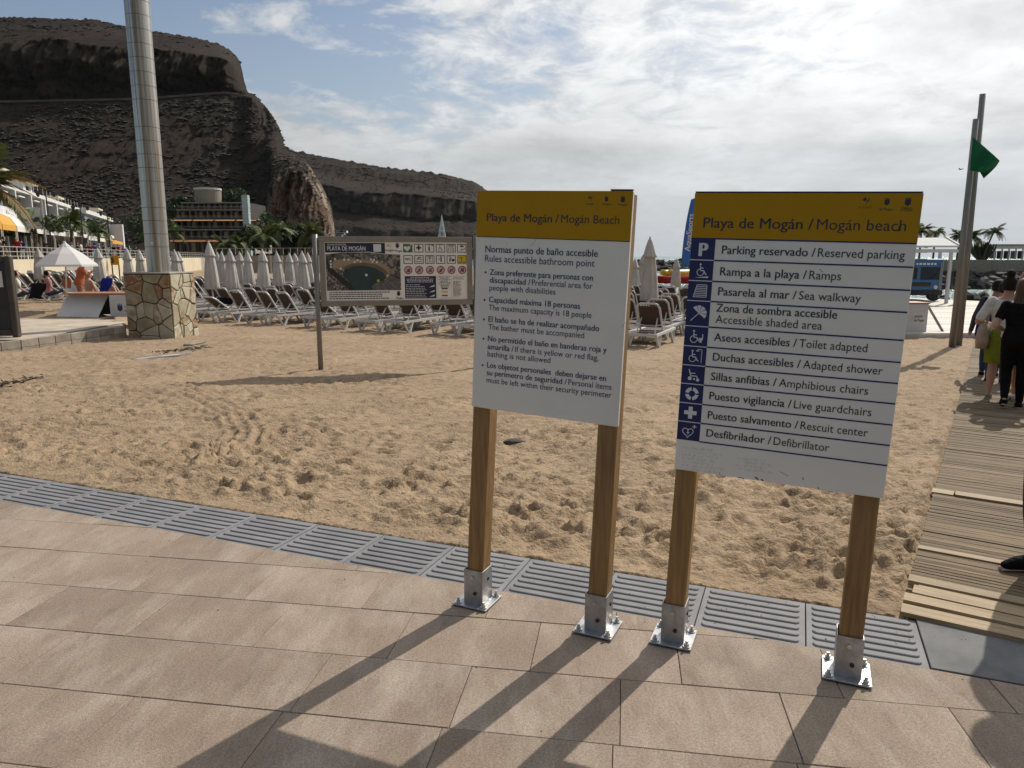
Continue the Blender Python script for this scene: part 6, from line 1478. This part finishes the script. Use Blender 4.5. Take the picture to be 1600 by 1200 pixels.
def hill(us, keyf, nr, amp, fr, seed, mat, name, back=260, edge=0.8):
    gv = np.zeros((nr+8, len(us), 3))
    for j, u in enumerate(us):
        ks = keyf(u); ks = [P(u, v, Y) for Y, v in ks]
        L = [0]
        for a, b2 in zip(ks, ks[1:]): L.append(L[-1]+max((b2-a).length, 1e-3))
        tt = np.linspace(0, L[-1], nr)
        for k in range(3): gv[:nr, j, k] = np.interp(tt, L, [q[k] for q in ks])
        top = ks[-1]; dr = Vector((top.x, top.y, 0)).normalized()
        for i in range(8): f = (i+1)/8; gv[nr+i, j] = (top.x+dr.x*back*f, top.y+dr.y*back*f, top.z-(top.z+5)*f**1.6)
    X, Y, Zz = gv[..., 0], gv[..., 1], gv[..., 2]
    nz = fbm(X*fr+seed, (Zz*1.6+Y*.6)*fr, 5, .55); rd = -np.abs(fbm(X*fr*2.2+seed+31, (Zz*.25+Y*.2)*fr, 4, .5))-.35*np.abs(fbm(X*fr*7+seed+3, (Zz*.5)*fr, 3, .5))+.25*fbm(X*fr*6, Zz*fr*6+Y*fr*3, 4, .6)
    w = np.ones(nr+8); w[:nr] = np.minimum(1, np.linspace(0, 5, nr)); w[nr-6:] = edge*.35; w = w[:, None]
    st = np.zeros_like(X); st[1:] = (gv[1:, :, 2]-gv[:-1, :, 2])/np.maximum(1e-3, np.hypot(gv[1:, :, 0]-gv[:-1, :, 0], gv[1:, :, 1]-gv[:-1, :, 1])); w = w*(.42+.58*sst(1.0, 2.2, st))
    stp = sst(1.2, 2.6, st); gv[..., 1] += stp*amp*(-.55*np.abs(fbm(X*.16+seed, Zz*.012, 4, .6))+.35*fbm(X*.08, Zz*.09, 3)); gv[..., 1] += w*amp*(nz*1.1+rd*1.3); gv[..., 2] += w*amp*.40*(nz+rd*.5)
    sk = fbm(X*fr*9+seed, Y*.0, 4, .6); gv[nr-3:nr+2, :, 2] += amp*.13*sk[nr-3:nr+2, :]
    HG[name] = gv
    return tag(obj(name, grid_mesh(name, gv, mat)), kind='structure')
def kA(u):
    c = crest(u); road = float(np.interp(u, (-700, 0, 210, 350, 395, 420, 442, 460, 530), (175, 158, 154, 144, 152, 185, 232, 250, 395))); road = max(road, c+2)
    ct = float(np.interp(u, (-700, 0, 100, 200, 300, 345, 365, 380, 400), (100, 68, 62, 74, 84, 90, 99, 141, 150))); ct = min(max(ct, c+1), road-1) if road-c > 3 else (c+road)/2
    cb_ = min(road-.5, ct+62) if u < 378 else (ct+road)/2
    ys = float(np.interp(u, (380, 442, 526), (1.0, .86, .80)))
    L0 = [(262, 399), (330*ys+10, 399-(399-road)*.46), (430*ys, road+2), (440*ys, road), (446*ys, cb_), (456*ys, ct), (530*ys, c)]
    tp = max(float(np.interp(u, (400, 418, 426, 434, 444, 455, 470, 482, 494, 505, 514, 521, 527), (325, 300, 284, 272, 258, 247, 252, 262, 281, 300, 320, 340, 380))), c+2); h = 399-tp
    L1 = [(262, 399), (264, 399-h*.30), (267, 399-h*.62), (271, 399-h*.90), (277, tp), (330, tp+(c-tp)*.45), (400, c)]
    w = float(sst(402, 436, np.float64(u))); return [(p0*(1-w)+p1*w, q0*(1-w)+q1*w) for (p0, q0), (p1, q1) in zip(L0, L1)]
hill(np.concatenate([np.arange(-620, -20, 6), np.arange(-20, 400, 1.3), np.arange(400, 527, .6)]), kA, 210, 11.0, .030, 2.0, hill_m, 'headland_hill')
crestB = profile(((420, 229), (470, 237), (540, 251), (600, 261), (650, 266), (700, 273), (742, 284), (770, 303), (800, 330), (850, 355), (900, 372), (950, 390), (975, 401)))
def kB(u):
    c = crestB(u); h = 400-c; return [(900, 401), (935, 400-h*.30), (1000, 400-h*.45), (1020, 400-h*.72), (1080, 400-h*.80), (1150, c)]
far_m = hill_m.copy(); far_m.name = 'far_hill_rock'
hill(np.arange(425, 976, 2.0), kB, 130, 26.0, .012, 9.0, hill_m, 'far_hill', 400)
def scatter(gv, n, smin, smax, mat, name, label, seed, r0, r1, cmax=1.0):
    rnd = np.random.RandomState(seed); R0, C0 = gv.shape[:2]; vs, fs = [], []
    ico = [(0, 0, 1), (.9, 0, .35), (.28, .85, .35), (-.73, .53, .35), (-.73, -.53, .35), (.28, -.85, .35), (0, 0, -.3)]
    icf = [(0, i, i % 5+1) for i in range(1, 6)]+[(6, i % 5+1, i) for i in range(1, 6)]
    dens = fbm(gv[..., 0]*.02+seed, gv[..., 2]*.03, 3)
    k = 0
    while k < n:
        i, j = rnd.randint(int(r0*R0), int(r1*R0)), rnd.randint(0, int((C0-1)*cmax))
        if dens[i, j] < rnd.uniform(-.35, .5): continue
        p = gv[i, j]+(gv[i, j+1]-gv[i, j])*rnd.rand()+(gv[min(i+1, R0-1), j]-gv[i, j])*rnd.rand(); s = rnd.uniform(smin, smax)*rnd.uniform(.6, 1.2); o = len(vs); k += 1
        vs += [(p[0]+x*s*rnd.uniform(.7, 1.4), p[1]+y*s*rnd.uniform(.7, 1.3), p[2]+z*s*rnd.uniform(.5, .9)) for x, y, z in ico]; fs += [tuple(o+q for q in f) for f in icf]
    me = bpy.data.meshes.new(name); me.from_pydata(vs, [], fs); me.materials.append(MT[mat]); tag(obj(name, me), label, 'scrub', kind='stuff')
mk('scrub', (0.020, 0.017, 0.013), .95, col2=(0.034, 0.027, 0.021), vscale=.08, lo=.3, hi=.7); mk('rubble', (0.048, 0.037, 0.029), .95, col2=(0.045, 0.034, 0.027), vscale=.1)
scatter(HG['headland_hill'], 3000, .5, 1.6, 'scrub', 'hill_scrub', 'dry scrub dotted over the dark headland', 3, .04, .56, .67)
scatter(HG['headland_hill'], 2200, .3, 1.0, 'rubble', 'hill_rubble', 'loose rock scattered on the headland slope', 5, .04, .60, 1.0)
scatter(HG['headland_hill'], 320, .5, 1.5, 'scrub', 'ridge_scrub', 'low scrub along the headland ridge', 6, .80, .97)
scatter(HG['far_hill'], 1800, .8, 2.0, 'scrub', 'far_scrub', 'scrub over the far hill', 8, .05, .96)
# road with posts cut into the slope: a pale ledge wall
rd_ = MB(); prev = None
for u in range(-100, 396, 6):
    ks = kA(u); q = P(u, ks[3][1]+1, ks[3][0]-14)
    if prev is not None: rd_.bar(prev, q, 1.2, 1.0)
    prev = q
mk('road_wall', (0.14, 0.115, 0.09), .9, var=.4, vscale=.1)
tag(rd_.build('hill_road_wall', 'road_wall'), 'thin pale road wall running across the dark hillside', 'wall')
# beach-side land under the hotel and the cliff
lm = MB().prism([(P(225, 400, 150).x, 150), (P(540, 400, 150).x, 152), (P(540, 400, 330).x, 330), (P(100, 400, 330).x, 330)], -3, 1.3).build('terrain', 'stone_dark'); tag(lm, kind='structure')

# ------------------------------------------------------------------ hotel with orange awnings
YH = 205.0; hx0, hx1 = P(258, 380, YH).x, P(395, 380, YH).x
ht = thing('terraced_hotel', 'dark terraced hotel with orange awnings at the foot of the hill', 'building', (0, 0, 0))
levels = [(396, 374), (374, 358), (358, 342), (342, 327), (327, 316)]
for i, (v0, v1) in enumerate(levels):
    yy_ = YH+i*3.0; za, zb2 = P(300, v0, yy_).z, P(300, v1, yy_).z; xx1 = hx1-(i*1.3 if i > 2 else 0); w = xx1-hx0
    MB().box(((hx0+xx1)/2, yy_+9, (za+zb2)/2), (w, 14, zb2-za-.02)).build('storey', 'interior' if i else 'concrete', ht)
    MB().box(((hx0+xx1)/2, yy_+.9, zb2-.18), (w, 3.0, .32)).build('balcony_slab', 'roof_tan', ht)
    nb2 = 12
    for j in range(nb2):
        cx_ = hx0+w*(j+.5)/nb2
        MB().box((cx_, yy_+1.97, (za+zb2)/2-.1), (w/nb2*.62, .06, (zb2-za)*.62)).build('window', 'dark_glass' if (i*5+j) % 3 else 'cream_wall', ht)
        MB().box((hx0+w*j/nb2, yy_+1.2, (za+zb2)/2), (.22, 1.6, zb2-za-.4)).build('partition', 'roof_tan', ht)
    if i: MB().box(((hx0+xx1)/2, yy_-.6, za+.75), (w, .06, .10)).box(((hx0+xx1)/2, yy_-.6, za+.35), (w, .06, .06)).build('handrail', 'rail_metal', ht)
    if i in (0, 2):
        for j in range(4):
            a0, a1 = hx0+w*(j+.06)/4, hx0+w*(j+.94)/4; zz = zb2-.45
            m_ = MB().add([(a0, yy_+.9, zz+.35), (a1, yy_+.9, zz+.35), (a1, yy_-2.2, zz-.25), (a0, yy_-2.2, zz-.25)], [(0, 1, 2, 3)]).build('awning', 'awning_orange', ht); m_.modifiers.new('t', 'SOLIDIFY').thickness = .12
tw_ = P(326, 316, YH+18); r_ = 19*(YH+18)/FPX
MB().tube([(tw_.x, tw_.y, P(326, 330, YH+18).z), (tw_.x, tw_.y, P(326, 297, YH+18).z)], r_, 28).build('round_tower', 'roof_tan', ht, smooth=False); MB().tube([(tw_.x, tw_.y, P(326, 297.5, YH+18).z), (tw_.x, tw_.y, P(326, 294.5, YH+18).z)], r_*1.04, 28).build('tower_parapet', 'white_wall', ht)
# glass lift tower right of the hotel
g0 = P(386, 372, YH-4); mk('lift_glass', (0.42, 0.50, 0.50), .25, var=.3, vscale=.6)
lt = thing('glass_stair_tower', 'narrow pale glass stair tower beside the hotel', 'tower', (P(388, 380, YH-4).x, YH-4, 0)); zz0, zz1 = 0.5, P(388, 305, YH-4).z
MB().box((0, 0, (zz0+zz1)/2), (1.6, 1.6, zz1-zz0)).build('glass_shaft', 'lift_glass', lt)
for i in range(9): MB().box((0, 0, zz0+(zz1-zz0)*(i+.5)/9), (1.75, 1.75, .14)).build('floor_band', 'white_wall', lt)
# greenery at the hotel and the beach end
spec = [(268, 330, 225, 9, 3.5), (285, 318, 228, 8, 3), (360, 312, 230, 8, 4), (392, 366, 190, 4, 3.5), (402, 372, 185, 4.5, 4), (414, 368, 184, 4.5, 4.5), (428, 366, 182, 5, 5), (441, 364, 181, 5, 5), (452, 372, 178, 5, 4), (466, 378, 176, 4, 3), (478, 370, 182, 4, 4), (500, 378, 190, 5, 3), (243, 350, 190, 6, 5), (248, 375, 170, 5, 3), (222, 352, 200, 7, 5)]
for i, (u, v, Y, rx, rz_) in enumerate(spec):
    leaf_cloud('leafy_tree', '%s dense dark green tree from the left %s' % (ORD[-1+sum(1 for q in spec if (q[0] < 390) == (u < 390) and q[0] <= u)], 'by the hotel' if u < 390 else 'below the sea cliff'), 'tree', P(u, v, Y), rx*.62, rx*.5, rz_*.62, 1500, .42, seed=20+i, group='trees at the foot of the hill')
for i, (u, v, Y, L, lab) in enumerate(((350, 384, 165, 3.6, 'palm in front of the hotel awnings'), (372, 382, 168, 3.4, 'palm at the right end of the hotel'), (410, 371, 160, 4.6, 'broad palm below the lift tower'), (436, 362, 170, 4.5, 'palm in the grove below the sea cliff'), (487, 366, 165, 4.2, 'palm just left of the information board post'), (270, 366, 165, 3.2, 'small palm at the left end of the hotel'))):
    q = P(u, v, Y); palm(lab, (q.x, q.y, 0.5), q.z-.5, L, 18, .1, 30+i, rt=.2)
# walls of the far promenade
o = thing('beach_end_wall', 'low cream wall closing the far end of the beach', 'wall', (0, 0, 0))
a, b2 = P(422, 395, 140), P(505, 395, 130)
for i in range(6): p0, p1 = a.lerp(b2, i/6), a.lerp(b2, (i+1)/6-.004); MB().bar((p0.x, p0.y, -.2), (p1.x, p1.y, -.2), 5.2*.98, .5).build('wall_panel', 'cream_wall', o)
for w in o.children: pass
o2 = thing('ramp_wall', 'grey concrete ramp wall right of the steel column', 'wall', (0, 0, 0))
a, b2 = P(338, 398, 118), P(500, 400, 108)
zt_ = P(420, 393, 113).z
for i in range(9): p0, p1 = a.lerp(b2, i/9), a.lerp(b2, (i+1)/9-.004); MB().box(((p0.x+p1.x)/2, (p0.y+p1.y)/2, (zt_-2)/2-.9+.5), ((p1.x-p0.x), .4, zt_+1.6), rz=math.atan2(b2.y-a.y, b2.x-a.x)).build('wall_panel', 'concrete', o2)
for i in range(16): q = a.lerp(b2, i/15); MB().box((q.x, q.y, zt_+.0), (.08, .08, 1.0)).build('rail_post', 'rail_metal', o2)
MB().bar((a.x, a.y, zt_+.5), (b2.x, b2.y, zt_+.5), .06).build('handrail', 'rail_metal', o2)
# conical light tree on the far quay
q = P(691, 386, 300); tp = P(691, 335, 300); ct_ = thing('light_cone_tree', 'white wire cone light tree on the far quay', 'decoration', (q.x, q.y, 0)); rb = 8.5*300/FPX
mk('wire_white', (0.62, 0.64, 0.66), .6)
for i in range(12): a_ = 2*math.pi*i/12; MB().bar((rb*1.5*math.cos(a_), rb*1.5*math.sin(a_), -1), (0, 0, tp.z), .10).build('strut', 'wire_white', ct_)
for i in range(9):
    f = i/9; r_ = rb*1.5*(1-f); MB().tube([(r_*math.cos(a_), r_*math.sin(a_), -1+(tp.z+1)*f) for a_ in [2*math.pi*k/16 for k in range(17)]], .07, 4, cap=False).build('hoop', 'wire_white', ct_)
# far white villas under the second hill
for i, u in enumerate((524, 531)):
    q = P(u, 366, 520); o = thing('white_villa', 'small white stepped house at the foot of the far hill, %s' % ('left one' if i == 0 else 'right one'), 'house', (q.x, q.y, q.z)); 
    for k in range(3): MB().box((k*1.2, k*2, -1.2+k*1.5), (4, 5, 1.4)).build('storey', 'white_wall', o); MB().box((k*1.2, k*2-2.52, -1.2+k*1.5), (3.2, .05, .7)).build('window', 'dark_glass', o)

# ------------------------------------------------------------------ breakwaters, palms and building across the water
def rocks(name, label, a, b, n, zlo, zhi, depth, smin, smax, seed, group):
    rnd = random.Random(seed); bm_ = bmesh.new(); bmesh.ops.create_icosphere(bm_, subdivisions=1, radius=1); ms = []
    for k in range(5):
        m2 = bm_.copy()
        for v in m2.verts: v.co *= rnd.uniform(.72, 1.15); v.co.z *= .75
        me = bpy.data.meshes.new('rock'); m2.to_mesh(me); m2.free(); me.materials.append(MT['rock_jetty']); ms.append(me)
    bm_.free(); o = thing(name, label, 'breakwater', (0, 0, 0))
    for i in range(n):
        f = rnd.random(); h_ = rnd.random(); p = Vector(a).lerp(Vector(b), f); r_ = obj('rock', ms[i % 5], o, (p.x+rnd.uniform(-.3, .3), p.y+depth*h_, zlo+(zhi-zlo)*h_+rnd.uniform(-.2, .2)), rnd.uniform(0, 6)); s_ = rnd.uniform(smin, smax); r_.scale = (s_*rnd.uniform(.8, 1.6), s_, s_); r_.rotation_euler.x = rnd.uniform(-.5, .5)
    return o
YJ = 84.0
rocks('near_breakwater', 'dark boulder breakwater across the water at right', P(1380, 450, YJ), P(1720, 450, YJ), 240, -2.3, -.5, 4.5, .55, 1.05, 3, None)
rocks('far_breakwater', 'dark rocky breakwater on the horizon between the two signs', P(960, 420, 190), P(1110, 420, 190), 170, -2.4, .2, 7, .9, 1.7, 5, None)
rocks('shore_rocks', 'dark rocks at the edge of the deck by the water', P(1470, 458, 35.5), P(1640, 462, 35), 46, -1.0, -.42, .9, .25, .5, 8, None)
jw = thing('jetty_wall', 'pale concrete wall on top of the boulder breakwater', 'wall', (0, 0, 0)); jz0, jz1 = P(1500, 431, YJ+5).z, P(1500, 406, YJ+5).z
xa, xb = P(1340, 420, YJ+5).x, P(1760, 420, YJ+5).x
for i in range(8): w = (xb-xa)/8; MB().box((xa+w*(i+.5), YJ+5.4, (jz0+jz1)/2-.4), (w-.03, .8, jz1-jz0+.8)).build('wall_panel', 'concrete', jw)
tag(MB().box(((xa+xb)/2, YJ+15, (jz1-2)/2-.4), (xb-xa, 18, jz1+1.2)).build('jetty', 'concrete'), kind='structure')
for i, (u, v, Y, L, b_, lab, wd_) in enumerate(((1440, 362, 92, 1.9, 0, 'palm half hidden by the services sign edge', 0), (1462, 362, 95, 1.6, 0, 'bushy palm above the pergola roof', 0), (1500, 370, 90, 1.7, .1, 'palm left of the flag poles on the breakwater', 0), (1519, 370, 90, 1.7, .1, 'palm right of the flag poles on the breakwater', 0), (1553, 362, 90, 1.7, .9, 'slender windswept palm right of the cactus on the breakwater', -.4))):
    q = P(u, v, Y); palm(lab, (q.x-b_, Y, jz1-.1), q.z-jz1, L, 18, b_, 50+i, wd_, rt=.11)
# candelabra cactus: many upright stems
q = P(1534, 405, YJ+7); cc_ = thing('candelabra_cactus', 'large dark candelabra cactus on the breakwater', 'cactus', (q.x, q.y, jz1-.1)); random.seed(12); hC = P(1534, 376, YJ+7).z-jz1
for i in range(46):
    a_ = random.uniform(-1, 1); d_ = random.uniform(-.8, .8); h_ = hC*(1.0-.22*abs(a_)+random.uniform(-.14, .08)); x1 = a_*1.35
    MB().tube([(a_*.35, d_*.3, 0), (x1*.72, d_*.8, h_*.42), (x1, d_, h_*.75), (x1*1.03, d_, h_)], [.09, .10, .10, .05], 6).build('stem', 'bush_leaf', cc_)
# low pale pavilion / café on the jetty
Yk = YJ+9; k0 = P(1553, 405, Yk); k1 = P(1640, 405, Yk); cf = thing('jetty_cafe', 'low white flat-roofed cafe on the breakwater at right edge', 'building', (0, 0, 0)); zr2 = P(1580, 388, Yk).z; wv = k1.x-k0.x
MB().box(((k0.x+k1.x)/2, Yk+2, zr2+.12), (wv+1, 5, .28)).build('roof', 'white_wall', cf); MB().box(((k0.x+k1.x)/2+.8, Yk+3, zr2+.42), (wv-.6, 3, .25)).build('upper_roof', 'roof_tan', cf)
for i in range(9): MB().box((k0.x+wv*(i+.02)/8, Yk, (jz1+zr2)/2), (.12, .12, zr2-jz1)).build('post', 'white_wall', cf)
for i in range(8): MB().box((k0.x+wv*(i+.52)/8, Yk+1.0, (jz1+zr2)/2-.1), (wv/8*.86, .08, (zr2-jz1)*.7)).build('window', 'dark_glass' if i % 3 else 'shaded_blue_grey', cf)
# small pleasure things at the water: feather banner, banana boat
q = P(1077, 420, 44); zb3 = sz(q.x, 44); ban = thing('feather_banner', 'blue feather banner with white letters left of the services sign', 'banner', (q.x, 44, zb3), .15); zt3 = P(1083, 300, 44).z-zb3; w3 = 1.0
MB().tube([(.55, 0, 0), (.55, 0, zt3*.8), (.40, 0, zt3*1.0)], .03, 6).build('pole', 'iron', ban)
zb4 = P(1083, 417, 44).z-zb3
n_ = 9; gv = np.zeros((n_, n_, 3))
for i in range(n_):
    for j in range(n_): f, k = i/(n_-1), j/(n_-1); gv[i, j] = (.52-(w3*1.05)*k*(1-.45*f**2), .05*math.sin(k*4+f*3), zb4+(zt3*.97-zb4)*f-.25*k*f)
o = obj('cloth', grid_mesh('cloth', gv, MT['banner_blue']), ban); o.modifiers.new('t', 'SOLIDIFY').thickness = .01
me = text_me('AquaSports', 'white_ink', .02); lay(me, 0, 0, 2.2, .5, y=0); o = obj('lettering', me, ban); o.location = (-.05, -.09, zb4+.9); o.rotation_euler = (0, R(-86), 0)
for i, (mat, u, v, lab) in enumerate((('cloth_red', 1062, 437, 'red inflatable boat lying on the beach left of the services sign'), ('print_yellow', 1068, 427, 'yellow inflatable banana boat behind the red one'))):
    q = P(u, v, 46+i*2); o = thing('inflatable_boat', lab, 'boat', (q.x, q.y, q.z), .3+.3*i)
    for s in (-1, 1): MB().tube([(-1.7, s*.3, .1), (-1.2, s*.42, 0), (1.0, s*.42, 0), (1.6, s*.25, .25), (1.9, 0, .55)], [.16, .24, .26, .22, .12], 10).build('tube', mat, o, smooth=True)
    MB().box((-.1, 0, -.1), (2.4, .6, .08)).build('floor', 'iron', o)
# gull
q = P(1501, 265, 60); gl = thing('gull', 'tiny dark bird in the sky left of the green flag', 'bird', q, .5)
MB().ell([(0, 0, -.02, .02, .05), (0, 0, .0, .06, .2), (0, 0, .03, .03, .1)], 8).build('body', 'stone_dark', gl)
for s in (-1, 1): MB().add([(0, .06, 0), (0, -.08, 0), (s*.25, -.05, .10), (s*.45, -.10, .02), (s*.25, .06, .11)], [(0, 1, 2, 4), (4, 2, 3)]).build('wing', 'stone_dark', gl)
bpy.data.scenes.remove(TMP)
print('tris', sum(len(p.vertices)-2 for o in bpy.data.objects if o.type == 'MESH' for p in o.data.polygons) if False else 'ok', len(bpy.data.objects))
# ------------------------------------------------------------------ thin sea haze filling the air
hm = bpy.data.materials.new('haze'); hm.use_nodes = True; t = hm.node_tree; t.nodes.clear()
pv = N(t, 'ShaderNodeVolumePrincipled'); pv.inputs['Color'].default_value = (0.86, 0.92, 1.0, 1); pv.inputs['Density'].default_value = 0.000016; pv.inputs['Anisotropy'].default_value = 0.3
mo = N(t, 'ShaderNodeOutputMaterial'); t.links.new(pv.outputs[0], mo.inputs['Volume'])
hzb = MB().box((0, 900, 97), (4200, 2600, 210)).build('haze', hm); tag(hzb, 'thin pale haze in the air over the bay', 'haze', kind='stuff')
